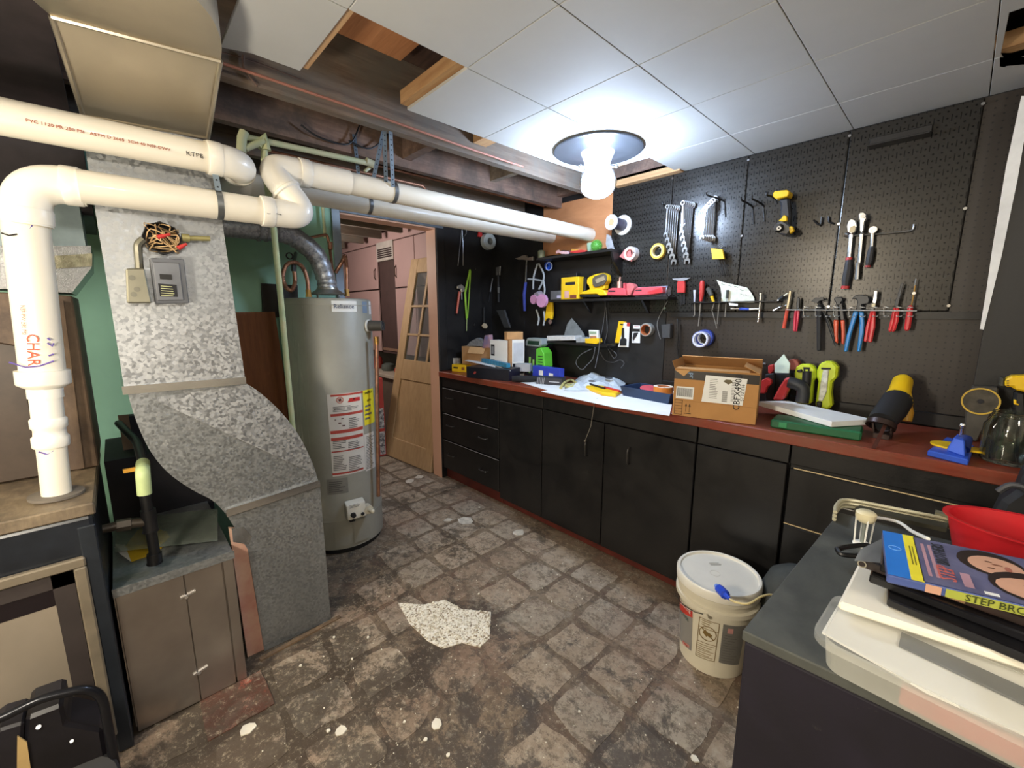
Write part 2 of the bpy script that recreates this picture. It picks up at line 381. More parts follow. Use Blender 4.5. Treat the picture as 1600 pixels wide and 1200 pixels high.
mb = MB(); mb.box((WALLX+.0005, 1.952, .95), (WALLX+.014, 2.03, 2.10)); S('door_1_casing_right', mb, BLKWALL, None, .003)
# ceiling: subfloor, joists, furring, panels
mb = MB(); mb.box((-7, -3.3, 2.5), (2, 3, 2.56)); ceil = S('ceiling', mb, m_wood('subfloor_boards', '3c2a22', '5b4234', (2, 14, 2), .9))
def joist(x, y0, y1, z0, z1=2.499, t=.045, m=JOIST): b_ = MB(); b_.box((x-t/2, y0, z0), (x+t/2, y1, z1)); return O('joist', b_, m, ceil)
joist(-1.80, .35, 2.53, 2.205, m=JOIST); joist(-2.17, -.6, 2.53, 2.2, m=JOISTR); joist(-2.56, -.6, 2.53, 2.21, m=JOIST); joist(-2.9, -.6, 2.53, 2.21, m=JOIST)
joist(-1.36, -.6, 2.53, 2.335, m=JOISTR); joist(-.95, .1, 2.53, 2.33); joist(-3.5, .3, 2.2, 2.22); joist(-3.95, .3, 2.2, 2.22); joist(-4.4, .3, 2.2, 2.22); joist(-4.85, .3, 2.2, 2.22); joist(-5.4, .3, 2.2, 2.22)
def bl(name, p0, p1, m, par=ceil): b_ = MB(); b_.box(p0, p1); return O(name, b_, m, par)
bl('blocking', (-2.15, 1.83, 2.25), (-1.83, 1.87, 2.499), JOISTL); bl('blocking', (-2.15, 1.22, 2.24), (-1.83, 1.27, 2.499), JOISTR)
bl('blocking', (-2.17, 2.47, 2.275), (-1.25, 2.535, 2.499), JOISTR); bl('blocking', (-1.77, 1.40, 2.262), (-1.68, 1.48, 2.499), PINEX)
for y in (.560, .965, 1.378, 1.785, 2.19): bl('furring_strip', (-1.66, y-.022, 2.262), (1.2, y+.03, 2.31), PINEX)
bl('furring_strip', (-1.66, 2.47, 2.24), (-1.22, 2.52, 2.29), PINEX)
bl('ceiling_board', (-1.66, .62, 2.42), (-1.25, .95, 2.45), ORANGEW)
mb = MB(); mb.tube([(-1.72, y, 2.212+.006*math.sin(y*3)) for y in (.1, .4, .7, 1.0, 1.3, 1.55, 1.7)], .005); O('copper_tube', mb, mat('A06A58', .6, .1), ceil)
Xg = [-1.661+.4066*i for i in range(9)]; Yg = [.971+.4064*j for j in range(-6, 4)]+[2.535]
for i in range(8):
    for j in range(len(Yg)-1):
        x0, x1, y0, y1 = Xg[i], Xg[i+1], Yg[j], Yg[j+1]
        if i == 0 and (j in (5,) or j >= 9): continue
        if i == 0 and j < 4: continue
        g_ = .0014; b_ = MB()
        if i == 4 and j == 9: b_.prism([(x0+g_, y0+g_, CEIL), (-.02, y0+g_, CEIL), (.0, y0+.11, CEIL), (-.02, 2.27, CEIL), (x1-.05, 2.26, CEIL), (x1-.03, y1, CEIL), (x0+g_, y1, CEIL)], (0, 0, .012))
        elif i == 4 and j == 8: b_.prism([(x0+g_, y0+g_, CEIL), (x1-g_, y0+g_, CEIL), (x1-g_, y0+.04, CEIL), (.05, 1.86, CEIL), (.02, 1.9, CEIL), (-.015, 1.9, CEIL), (-.02, y1-g_, CEIL), (x0+g_, y1-g_, CEIL)], (0, 0, .012))
        elif i == 0 and j == 4: b_.prism([(x0-.03, .34, CEIL), (x0+.3, .34, CEIL), (x1-g_, y0+g_, CEIL), (x1-g_, y1-g_, CEIL), (x0+g_, y1-g_, CEIL), (x0+.0, .42, CEIL)], (0, 0, .012))
        elif i == 0 and j == 8: b_.prism([(x0+g_, y0+g_, CEIL), (x1-g_, y0+g_, CEIL), (x1-g_, y1-g_, CEIL), (x0+.3, y1-.01, CEIL), (x0+.2, y1-.02, CEIL), (x0+.02, y1, CEIL)], (0, 0, .012))
        else: b_.box((x0+g_, y0+g_, CEIL), (x1-g_, y1-g_, CEIL+.012))
        O('ceiling_panel', b_, CTILE, ceil, .0012)
mb = MB(); mb.box((-1.66, -3.2, CEIL), (1.6, -1.47, CEIL+.012)); mb.box((-2.97, -3.2, CEIL), (-1.67, -.7, CEIL+.012)); O('ceiling_panel', mb, CTILE, ceil)
# bench wall panels
for k, (x0, x1) in enumerate([(-1.70, -1.284), (-1.282, -.872), (-.870, -.452), (-.450, -.045)]):
    mb = MB(); mb.box((x0, WALLY-.018, 1.437), (x1, WALLY-.0005, 2.243)); o = O('pegboard_panel', mb, PEGM, wb, .004, seg=2)
mb = MB()
for x in (-1.283, -.871, -.451, -.047):
    for z in (2.22, 1.84, 1.46): mb.cyl((x, WALLY-.018, z), (x, WALLY-.024, z), .006, n=8)
O('panel_screw', mb, CHROME, wb)
mb = MB(); mb.box((-1.275, WALLY-.01, TOPZ+.001), (1.55, WALLY-.0006, 1.435)); mb.box((-.043, WALLY-.01, 1.435), (.06, WALLY-.0006, 2.243)); O('pegboard_sheet', mb, PEGW, wb)
mb = MB(); mb.box((-1.7, WALLY-.012, TOPZ+.001), (-1.278, WALLY-.0006, 1.43)); O('wall_board', mb, BLKWALL, wb, .002)
mb = MB(); mb.box((-2.33, WALLY-.014, 1.87), (-1.702, WALLY-.0005, 2.235)); O('wall_board', mb, ORANGEW, wb, .002, label='orange varnished plywood board')
mb = MB(); mb.box((-1.24, WALLY-.026, 1.405), (1.5, WALLY-.018, 1.434)); O('batten', mb, BLKCAB, wb)
mb = MB(); mb.box((-1.27, WALLY-.03, TOPZ+.002), (1.5, WALLY-.011, TOPZ+.06)); O('batten', mb, BLKCAB, wb, .003)
mb = MB(); a, b = B(1358, 226, .03), B(1456, 205, .03); mb.box((a.x, a.y-.0, a.z-.02), (b.x, WALLY-.019, a.z+.025)); mb.box((a.x, a.y-.05, a.z-.02), (b.x, a.y, a.z-.012)); O('mounting_rail', mb, BLKCAB, wb, .002)
# side board with raw white edge at right
mb = MB(); mb.prism([(.058, 2.40, 2.243), (1.55, 2.40, 2.243), (1.55, 2.40, .96), (.06, 2.40, 1.0)], (0, .05, 0)); sb = S('trim_side_board', mb, BLKWALL)
a = [P(x, y, 'Y', 2.395) for x, y in [(1596, 150), (1612, 150), (1590, 280), (1565, 400), (1537, 515), (1531, 514), (1541, 455), (1551, 385), (1572, 260)]]
mb = MB(); mb.prism(a, (0, .004, 0)); O('raw_edge', mb, mat('E9EAEA', .6), sb)

# ---- worktop and base cabinets
mb = MB(); mb.box((WALLX+.002, 1.94, TOPZ-.045), (1.3, WALLY-.032, TOPZ)); wt = O('worktop', mb, WORKTOP, None, .004); tag(wt, 'long oxide red wooden worktop over the black base cabinets', 'worktop')
CF = 1.966
def handle(par, c, ax, L=.09):
    c = V(c); ax = V(ax); mb = MB(); o = V((0, -1, 0)); mb.tube(spline([c-ax*L/2, c-ax*L*.42+o*.022, c+o*.026, c+ax*L*.42+o*.022, c+ax*L/2], 4), .0045, 8); return O('handle', mb, mat('4c4a48', .3, .7, .3), par)
def cabinet(label, x0, x1, parts):
    t = T('base_cabinet', label, 'cabinet', ((x0+x1)/2, 2.2, 0))
    mb = MB(); mb.box((x0+.001, CF+.02, .1), (x1-.001, WALLY-.035, TOPZ-.047)); O('body', mb, BLKCAB, t)
    mb = MB(); mb.box((x0+.001, CF+.035, .003), (x1-.001, CF+.06, .1)); O('toe_kick', mb, mat('5a231b', .5, 0, .2), t)
    mb = MB(); mb.box((x0+.002, CF, TOPZ-.13), (x1-.002, CF+.02, TOPZ-.047)); O('top_rail', mb, BLKCAB, t, .002)
    for kind, a, b, z0, z1, hs in parts:
        mb = MB(); mb.box((a+.002, CF-.006, z0+.002), (b-.002, CF+.02, z1-.002)); p = O(kind, mb, BLKCAB, t, .003)
        for h in hs: handle(p, (h[0], CF-.006, h[1]), (1, 0, 0) if h[2] == 'h' else (0, 0, 1))
    return t
dz = [(.595, .81), (.36, .59), (.10, .355)]
cabinet('black base cabinet of three wide drawers beside the doorway', -2.965, -2.225, [('drawer', -2.96, -2.226, a, b, [(-2.83, a+.14, 'h'), (-2.40, a+.13, 'h')]) for a, b in dz])
cabinet('black base cabinet with one blank door, left of the string handle door', -2.223, -1.80, [('door', -2.222, -1.80, .06, .81, [])])
cabinet('black base cabinet with two facing doors and vertical handles', -1.798, -.80, [('door', -1.797, -1.32, .06, .815, [(-1.43, .64, 'v')]), ('door', -1.318, -.80, .06, .815, [(-1.15, .665, 'v')])])
cabinet('black scuffed base cabinet behind the white bucket', -.798, -.42, [('door', -.797, -.422, .06, .815, [])])
cabinet('black base cabinet of drawers behind the cluttered black box', -.418, 1.2, [('drawer', -.416, .5, .56, .8, [(-.2, .7, 'h')]), ('drawer', -.416, .5, .3, .555, [(-.2, .44, 'h')]), ('drawer', .503, 1.19, .3, .8, [])])
mb = MB(); mb.box((-.40, CF-.003, .8005), (.5, CF-.0005, .8045)); mb.box((-.414, CF-.003, .5555), (.5, CF-.0005, .5595)); a_ = O('raw_edge', mb, mat('C9B48C', .6)); tag(a_, 'thin bare wood strips along the right drawer gaps', 'strip')
mb = MB(); a = V((-1.37, 1.935, TOPZ-.0)); b = V((-1.43, 1.93, .69)); mb.tube([a+V((0, .02, .004)), a+V((0, -.002, 0)), (a+b)/2+V((.01, -.004, -.03)), b], .0016, 6); mb.ball(b, .005, 6); tag(O('hanging_string', mb, mat('8d867a', .8)), 'thin grey string hanging from worktop to cabinet handle', 'string')

# ================================================================ THE ROOM BEYOND THE DOORWAY
mb = MB(); mb.box((-7, 2.62, 0), (-3.1, 2.72, 2.5)); mb.box((-7.0, -.3, 0), (-6.9, 2.7, 2.5)); mb.box((-7, -.35, 0), (-3.1, -.3, 2.5)); S('wall_laundry', mb, PINK)
mb = MB(); mb.box((-6.5, 2.27, 2.2), (-3.11, 2.62, 2.3)); S('trim_1', mb, PINK)
LR = T('wall_cupboard', 'row of pink painted wall cupboards in the room beyond the doorway', 'cupboard', (-4.8, 2.5, 1.0))
def yb(x, y, Y=2.27): return P(x, y, 'Y', Y)
mb = MB(); mb.box((-6.4, 2.30, .97), (-3.2, 2.60, 2.2)); O('body', mb, mat('4a3633', .7), LR)
def pq(x, y0, y1): return yb(x, y0), yb(x, y1)
vL, vR = yb(590, 400).x, yb(614, 400).x
zt, zm, zb = 2.19, yb(600, 452).z, .985
for x0, x1 in [(-6.3, -5.62), (-5.61, vL-.03), (vR+.02, -3.85), (-3.84, -3.22)]:
    for z0, z1 in [(zm+.01, zt), (zb, zm-.005)]:
        if x0 > x1: continue
        mb = MB(); mb.box((x0, 2.27, z0), (x1, 2.292, z1)); d_ = O('door', mb, PINK, LR, .004)
        if z0 > zm:
            for s_ in (-1, 1):
                hx = x1-.04 if s_ < 0 else x0+.04
                mb = MB(); mb.tube([(hx, 2.27, z0+.10), (hx, 2.25, z0+.13), (hx, 2.25, z0+.2), (hx, 2.27, z0+.23)], .006, 6)
                if (s_ < 0) == (x0 < vL): O('handle', mb, mat('5c4a42', .4, .6), d_)
q = [yb(589, 390), yb(614, 374), yb(614, 395), yb(590, 408)]
mb = MB(); mb.box((q[0].x, 2.262, q[3].z-.01), (q[1].x, 2.30, q[1].z)); O('vent_frame', mb, mat('BDB4AC', .5), LR)
mb = MB()
for k in range(5): z = q[3].z+.02+k*(q[0].z-q[3].z-.02)/5; mb.box((q[0].x+.03, 2.257, z), (q[1].x-.03, 2.264, z+.014))
O('vent_slat', mb, mat('3a2d2c', .6), LR)
mb = MB(); mb.box((vL-.02, 2.29, 1.0), (vR, 2.60, 1.03)); O('shelf', mb, mat('8a6a58', .6), LR)
for k, (x, y, w_, h_, c_, lb, ct) in enumerate([(602, 505, .12, .26, '8f9a6f', 'green and grey packet standing on the cupboard shelf', 'packet'), (612, 508, .10, .30, 'c9a53f', 'yellow and orange carton standing on the cupboard shelf', 'carton')]):
    p = yb(x, y); mb = MB(); mb.box((p.x-w_/2, 2.33, 1.031), (p.x+w_/2, 2.42, 1.031+h_*.7)); mb.prism([(p.x-w_/2, 2.33, 1.031+h_*.7), (p.x-w_/2, 2.42, 1.031+h_*.7), (p.x-w_/2, 2.375, 1.031+h_*.8)], (w_, 0, 0)); tag(O(ct, mb, mat(c_, .6, 0, .3, 30), None, .004), lb, ct)
cl = T('laundry_counter', 'pale cluttered counter below the pink wall cupboards', 'counter', (-4.3, 2.3, 0))
mb = MB(); mb.box((-6.2, 2.12, .72), (-3.98, 2.6, .76)); O('counter_top', mb, mat('B5A898', .6), cl, .005)
mb = MB(); mb.box((-6.2, 2.56, .76), (-3.98, 2.6, .96)); O('splashback', mb, mat('5c6359', .7), cl)
mb = MB(); mb.box((-6.1, 2.16, 0.01), (-4.0, 2.5, .72)); O('body', mb, mat('6a5a4e', .7), cl)
for k, (x, z_, r, c_, lb) in enumerate([(590, .76, .06, 'a23a30', 'red jug on the laundry counter, beside the wall cupboards'), (622, .76, .05, 'b33437', 'small red tub on the laundry counter, near the leaning door'), (606, .76, .08, '5d635e', 'grey rounded bundle on the laundry counter')]):
    p = P(x, 560, 'Y', 2.3); mb = MB(); h = [.16, .06, .09][k]; mb.lathe((min(p.x, -4.08), 2.3, z_+.001), (0, 0, 1), [(r*.8, 0), (r, h*.3), (r*.9, h*.8), (r*.4, h), (0, h)], 14); tag(O(['jug', 'tub', 'bundle'][k], mb, mat(c_, .5, 0, .2)), lb, ['jug', 'tub', 'bundle'][k])
a, b = P(592, 592, 'X', -4.3), P(611, 592, 'X', -4.3); 
pk = T('display_box', 'tall red and white printed box standing under the laundry counter', 'box', (-4.0, 1.7, 0))
A0, A1 = C(590, 714, 0), C(604, 711, 0); dr = (A1-A0).normalized(); dn = V((-dr.y, dr.x, 0)); zt_ = ZAT(A0.x, A0.y, 592)
mb = MB(); mb.obox(A0, A1-A0, dn*.12, (0, 0, zt_)); O('carton', mb, mat('C94A40', .5, 0, .12, 4), pk, .003)
mb = MB(); card(mb, A0+V((0, 0, .0)), dr*.02, (0, 0, zt_), .001); card(mb, A0+dr*.03+V((0, 0, zt_*.02)), (A1-A0)*.6, (0, 0, zt_*.3), .0012); card(mb, A0+dr*.03+V((0, 0, zt_*.36)), (A1-A0)*.6, (0, 0, zt_*.26), .0012); O('print', mb, mat('55535a', .6, 0, .6, 40, h2='e8e2dc'), pk)
# leaning french door
fd = T('panel_door', 'unpainted tan panel door with glazed upper lights, leaning against cupboards', 'door', (-3.5, 1.95, 0))
o0, dx = V((-3.93, 1.865, .005)), V((.80, .06, 0)); up_ = V((.10, .36, 1.95)); nrm = dx.cross(up_).normalized()
th = nrm*.035 if nrm.y > 0 else nrm*-.035
def fdb(u0, u1, v0, v1, off=0, t=1): return (o0+dx*u0+up_*v0+th*off, dx*(u1-u0), up_*(v1-v0), th*t)
TAN = m_wood('raw_tan_door', 'b39169', 'c8a67c', (10, 10, 1), .6)
mb = MB(); mb.obox(*fdb(0, .15, 0, 1)); mb.obox(*fdb(.85, 1, 0, 1)); mb.obox(*fdb(.15, .85, 0, .10)); mb.obox(*fdb(.15, .85, .40, .50)); mb.obox(*fdb(.15, .85, .93, 1)); O('door_frame', mb, TAN, fd, .003)
mb = MB(); mb.obox(*fdb(.15, .85, .10, .40, .35, .4)); O('lower_panel', mb, TAN, fd)
for u in (.37, .60): mb = MB(); mb.obox(*fdb(u, u+.035, .50, .93, .1, .8)); O('glazing_bar', mb, TAN, fd)
for v_ in (.62, .76): mb = MB(); mb.obox(*fdb(.15, .85, v_, v_+.010, .1, .8)); O('glazing_bar', mb, TAN, fd)
for u0, u1 in ((.15, .37), (.405, .60), (.635, .85)):
    for v0, v1 in ((.50, .62), (.63, .76), (.77, .93)): mb = MB(); mb.obox(*fdb(u0, u1, v0, v1, .45, .1)); O('pane', mb, mat('DDE3E4', .04, 0, 0, trans=.9), fd)
lp = T('laundry_lamp', 'bare glowing bulb on the laundry room ceiling', 'lamp', (-4.3, 1.2, 2.1))
mb = MB(); mb.ball((-4.3, 1.2, 2.12), .04, 8); O('bulb', mb, mat('FFF3E2', .5, emit=6), lp); mb = MB(); mb.cyl((-4.3, 1.2, 2.15), (-4.3, 1.2, 2.5), .03); O('socket', mb, WHITE, lp)

# ================================================================ FURNACE DUCT
X0 = -1.875
def DF(x, y, off=0): return P(x, y, 'X', X0+off)
du = T('furnace_duct', 'tall galvanised sheet metal duct with curved offset, left of water heater', 'duct', (-2.0, .2, 0))
mb = MB(); q = [DF(145, 318), DF(349, 338), DF(383, 592), DF(194, 606)]; q[0].z = q[1].z = 2.02; q[0].y = -.004; q[1].y = .318; mb.prism(q, (-.3, 0, 0)); O('upper_run', mb, GALV, du)
mb = MB(); mb.prism([DF(205, 618, .001)+V((0, .02, .0)), DF(332, 487, .001), DF(379, 586, .001)], (.0008, 0, 0)); O('creased_sheet', mb, GALV, du)
mb = MB(); q = [DF(190, 604, .012), DF(384, 589, .012), DF(385, 600, .012), DF(192, 617, .012)]; mb.prism(q, (-.32, 0, 0)); O('flange', mb, CHROME, du)
lc = spline([DF(*p) for p in [(200, 616), (210, 650), (232, 700), (262, 738), (300, 765), (332, 782), (352, 802)]], 4); rc = spline([DF(*p) for p in [(498, 757), (490, 728), (468, 682), (440, 645), (408, 615), (383, 598)]], 4)
mb = MB(); mb.prism(lc+rc, (-.3, 0, 0), False); O('offset_section', mb, GALV2, du)
mb = MB(); mb.prism([DF(235, 622, .0006), DF(384, 601, .0006)]+[p+V((.0006, 0, 0)) for p in rc[::-1][1:]]+[DF(490, 740, .0006)], (.0008, 0, 0)); O('creased_sheet', mb, GALV, du)
mb = MB(); q = [DF(353, 797, .013), DF(500, 750, .013), DF(501, 760, .013), DF(355, 808, .013)]; mb.prism(q, (-.32, 0, 0)); O('flange', mb, CHROME, du)
q = [DF(355, 806), DF(500, 759), DF(517, 968), DF(414, 1022), DF(388, 860)]; q[2].z = .002; q[3].z = .002
mb = MB(); mb.prism(q, (-.3, 0, 0)); O('lower_drop', mb, GALV2, du)
mb = MB(); q = [DF(358, 826, -.012), DF(388, 828, -.012), DF(414, 1022, -.012), DF(388, 1034, -.012)]; q[2].z = q[3].z = .002; mb.prism(q, (-.02, 0, 0)); tag(O('pink_board', mb, mat('C58B7C', .6, 0, .15, 6, h2='D8B6A0')), 'narrow scuffed pink board between steel cabinet and duct drop', 'board')
mb = MB(); q = [DF(362, 826, -.005), DF(380, 822, -.005), DF(394, 838, -.005), DF(388, 850, -.005), DF(364, 846, -.005)]; mb.prism(q, (.006, 0, 0)); tag(O('foil_tape', mb, FOIL), 'crumpled foil tape on top of the narrow pink board', 'tape')
el = T('overhead_duct', 'beige lit metal duct elbow overhead at top left', 'duct', (-1.5, .1, 2.02))
zA = 2.15; e = [P(345, 95, 'Z', zA), P(80, 25, 'Z', zA), DF(130, 181), DF(325, 216)]
mb = MB(); gr = []
for j in range(9):
    for i in range(9):
        t_, s_ = j/8, i/8; p = e[2].lerp(e[3], s_).lerp(e[1].lerp(e[0], s_), t_); gr.append(p+V((0, 0, .012*math.sin(math.pi*t_))))
mb.add(gr+[p+V((-.0, 0, .02)) for p in gr], [(j*9+i, j*9+i+1, j*9+i+10, j*9+i+9) for j in range(8) for i in range(8)]+[(81+j*9+i, 81+j*9+i+1, 81+j*9+i+10, 81+j*9+i+9) for j in range(8) for i in range(8)], True); O('throat_panel', mb, GALVB, el)
cv = spline([P(x, y, 'Z', zA) for x, y in [(345, 95), (346, 68), (333, 32), (305, -2), (262, -32), (180, -80)]], 4); lf = [P(x, y, 'Z', zA) for x, y in [(-40, -80), (80, 25)]]
mb = MB(); mb.prism(cv+lf, (0, 0, .095)); O('bottom_sheet', mb, GALVB, el)
mb = MB(); mb.tube([e[0]+V((0, 0, -.002)), e[1]+V((0, 0, -.002))], .006, 6); mb.tube([e[0], e[3]], .006, 6); mb.tube([e[1], e[2]], .006, 6); mb.tube([e[3], e[2]], .005, 6); O('seam', mb, GALVB, el)
mb = MB(); mb.box((-2.9, -2.2, 2.16), (-1.58, -.03, 2.19)); tag(O('soffit_board', mb, mat('31282b', .8, 0, .25)), 'dark stained board overhead, left of the beige duct', 'board')
mb = MB(); mb.box((-2.9, -1.2, 1.80), (-2.35, -.01, 2.15)); tag(O('return_box', mb, mat('2c2629', .7, 0, .3)), 'dark boxed duct behind the white vent pipes at upper left', 'duct')

# electrical boxes on the duct
def bx(par, name, pts, off, t, m, bev=.002, lab=None): mb = MB(); mb.prism([DF(x, y, off) for x, y in pts], (t, 0, 0)); return O(name, mb, m, par, bev, lab)
t = T('switch_box', 'dark grey switch box with data plate on the duct face', 'switch box', DF(263, 440, .02))
bx(t, 'housing', [(233, 405), (285, 407), (293, 474), (242, 475)], .001, .045, mat('5D6066', .35, .3))
bx(t, 'cover', [(238, 409), (280, 411), (287, 469), (246, 470)], .046, .006, mat('6B6E74', .32, .3))
bx(t, 'switch_slot', [(249, 428), (268, 429), (269, 437), (250, 436)], .0525, .003, BLACKM, 0); bx(t, 'data_plate', [(247, 443), (276, 445), (278, 464), (250, 463)], .0525, .001, INK, 0)
fine(t, DF(250, 445, .0538), DF(275, 447, .0538)-DF(250, 445, .0538), DF(251, 463, .0538)-DF(250, 445, .0538), 5, mat('B6B78A', .5), .0003)
t = T('junction_box', 'small galvanised junction box left of the dark switch box', 'junction box', DF(216, 448, .02))
bx(t, 'box', [(196, 421), (225, 421), (236, 474), (198, 474)], .001, .05, mat('8D8A7A', .45, .7), .004)
mb = MB()
for x, y in ((206, 434), (214, 452), (209, 460)): mb.cyl(DF(x, y, .051), DF(x, y, .0525), .008)
O('knockout', mb, mat('77756a', .5, .7), t)
t = T('round_junction_box', 'open round black junction box with loose wires on the duct', 'junction box', DF(252, 374, .02))
c = DF(252, 374); mb = MB(); mb.lathe(c+V((.001, 0, 0)), (1, 0, 0), [(0, .002), (.047, .002), (.049, .04), (.052, .04), (.052, 0), (0, 0)], 8, False); O('box', mb, mat('1b1918', .5, .4, .3), t)
mb = MB(); R_ = random.Random(5)
for k in range(9):
    a = [c+V((.01+.045*R_.random(), R_.uniform(-.045, .045), R_.uniform(-.045, .045))) for _ in range(5)]; mb.tube(spline(a, 4), .0019, 5)
O('loose_wire', mb, mat('C6A678', .5, .2, .4, 20), t)
for a, b in (((246, 371), (266, 366)), ((278, 388), (292, 381))): mb = MB(); mb.cyl(DF(*a, .05), DF(*b, .055), .008, .004, 10); O('wire_nut', mb, RED, t)
mb = MB(); mb.cyl(DF(284, 371, .03), DF(296, 372, .03), .013); mb.cyl(DF(296, 372, .03), DF(328, 373, .03), .0085); O('conduit_stub', mb, mat('A8A06E', .4, .5), t)
mb = MB(); mb.tube(spline([DF(218, 422, .03), DF(216, 395, .035), DF(216, 382, .04), DF(224, 374, .04)], 6), .011, 8); O('conduit', mb, mat('8A8778', .4, .7), t)

# ================================================================ PVC VENT PIPES
def fillet(pts, R, k=8):
    pts = [V(p) for p in pts]; out = [pts[0]]
    for i in range(1, len(pts)-1):
        a = (pts[i-1]-pts[i]).normalized(); b = (pts[i+1]-pts[i]).normalized(); 
        p1 = pts[i]+a*R; p2 = pts[i]+b*R
        for j in range(k+1): t = j/k; out.append(p1*(1-t)**2+pts[i]*2*t*(1-t)+p2*t*t)
    return out+[pts[-1]]
def elbow(par, p0, p, p1, r, R=.085):
    p0, p, p1 = V(p0), V(p), V(p1); a = (p0-p).normalized(); b = (p1-p).normalized(); mb = MB()
    f = fillet([p+a*(R+.04), p, p+b*(R+.04)], R, 10); mb.tube(f, r*1.09, 24, False)
    for q, d in ((p+a*(R+.035), a), (p+b*(R+.035), b)): mb.lathe(q-d*.04, d, [(r*1.12, 0), (r*1.15, .004), (r*1.15, .036), (r*1.12, .04), (r, .0401)], 24)
    return O('elbow', mb, PVCFIT, par)
def run(par, a, b, r, m=PVC, n=24): mb = MB(); mb.cyl(a, b, r, n=n); return O('pipe_run', mb, m, par)
r = .047
XA = -1.815
pA = [V((-1.86, -.19, .875)), V((-1.85, -.145, 1.775)), V((XA, -.12, 1.79)), V((XA, .59, 1.80)), V((-1.865, .535, 1.968)), V((-1.872, 2.535, 1.963))]
va = T('vent_pipe', 'white plastic vent pipe rising from the furnace with printed side', 'pipe', pA[0])
PUR = mat('6a58a8', .6, 0, .2)
for k_, (q_, m_) in enumerate([([(2, 364), (14, 368), (27, 366)], INK), ([(38, 372), (44, 360), (50, 352)], PUR), ([(74, 528), (79, 532)], PUR), ([(74, 536), (82, 541), (84, 536)], PUR), ([(76, 556), (84, 553)], PUR), ([(14, 566), (40, 574), (62, 572), (84, 564)], PUR), ([(60, 706), (74, 710), (84, 704)], PUR)]): mb = MB(); mb.tube([P(x, y, 'X', -1.806 if y < 650 else -1.827) for x, y in q_], .0022, 5); O('primer_mark', mb, m_, va)
mb = MB(); mb.tube(spline([P(x, y, 'X', -1.764) for x, y in [(414, 331), (420, 334), (428, 333), (440, 336)]], 3), .001, 5); O('pencil_mark', mb, INK, va)
# lower drop of A with reducer
def at(z): t = (z-pA[0].z)/(pA[1].z-pA[0].z); return pA[0].lerp(pA[1], t)
ax = (pA[1]-pA[0]).normalized()
zr = ZAT(at(1.2).x, at(1.2).y, 590); zf = ZAT(at(1.).x, at(1.).y, 690)
run(va, at(.878), at(zf), .0335); run(va, at(zr), at(1.70), .0485)
mb = MB(); mb.lathe(at(zf-.015), ax, [(.039, 0), (.041, .004), (.041, .03), (.036, .036), (.0355, .055), (.0405, .062), (.0405, .085), (.036, .09)], 24); O('coupling', mb, PVCFIT, va)
run(va, at(zf+.03), at(zr-.02), .0355, PVCFIT)
mb = MB(); mb.lathe(at(zr-.06), ax, [(.0385, 0), (.0385, .028), (.056, .04), (.058, .044), (.058, .082), (.0485, .084)], 24); O('reducer', mb, PVCFIT, va)
mb = MB(); mb.ring(at(.872), ax, .062, .034, .008); O('gasket', mb, mat('6b645c', .7), va)
elbow(va, at(1.5), V((-1.84, -.138, 1.795)), (XA, .2, 1.797), .0475, .08)
run(va, (XA, -.03, 1.795), (XA, .52, 1.80), r)
pr_ = [(XA, .45, 1.80), V((XA, .60, 1.803)), V((-1.872, .487, 1.980)), (-1.872, .8, 1.979)]
mb = MB(); mb.tube(fillet(pr_, .07, 10), r*1.06, 24, False); O('elbow', mb, PVCFIT, va)
for q, d in (((XA, .44, 1.80), (0, 1, 0)), ((-1.872, .60, 1.9795), (0, 1, 0))): mb = MB(); mb.lathe(q, d, [(r, -.001), (r*1.13, 0), (r*1.15, .004), (r*1.15, .036), (r*1.1, .04)], 24); O('socket_collar', mb, PVCFIT, va)
d = (V(pr_[2])-V(pr_[1])).normalized(); q = V(pr_[1])+d*.105; mb = MB(); mb.lathe(q, d, [(r*1.1, 0), (r*1.19, .003), (r*1.19, .012), (r*1.1, .016)], 24); O('socket_collar', mb, PVCFIT, va)
run(va, (-1.872, .62, 1.979), (-1.875, 2.522, 1.974), .0455)
txt(va, 'print', 'CHAR', P(51, 547, 'X', -1.802), P(52, 590, 'X', -1.802)-P(47, 500, 'X', -1.802), P(90, 545, 'X', -1.802)-P(40, 547, 'X', -1.802), .034, mat('C8502E', .6)) 
txt(va, 'print', 'NSF-PW 280 PSI', P(36, 500, 'X', -1.802), P(52, 590, 'X', -1.802)-P(47, 500, 'X', -1.802), P(90, 545, 'X', -1.802)-P(40, 547, 'X', -1.802), .012, mat('C8502E', .6)) 
vb = T('vent_pipe', 'white plastic vent pipe entering at upper left with red printed line', 'pipe', (-1.8, -.3, 1.9))
zB = 1.944; run(vb, (-1.8, -1.6, 1.93), (-1.8, .30, zB), r); mb = MB()
elbow(vb, (-1.8, 0, zB), (-1.8, .395, zB), (-2.2, .395, zB+.006), r, .07); run(vb, (-1.89, .395, zB+.003), (-2.15, .395, zB+.012), r)
elbow(vb, (-1.9, .395, zB+.01), (-2.235, .395, 1.99), (-2.235, 2, 2.0), r, .07); run(vb, (-2.235, .49, 1.992), (-2.24, 2.522, 2.006), r)
a = P(180, 222, 'X', -1.752); txt(vb, 'print', 'PVC 1120 PR 280 PSI   ASTM D 2665  SCH 40 NSF-DWV', (-1.7520, .04, 1.930), (0, 1, 0), (-.25, 0, 1), .0125, mat('B5664A', .7))
txt(vb, 'print', 'KTPE', (-1.7520, .25, 1.930), (0, 1, 0), (-.25, 0, 1), .02, mat('4a4540', .7))
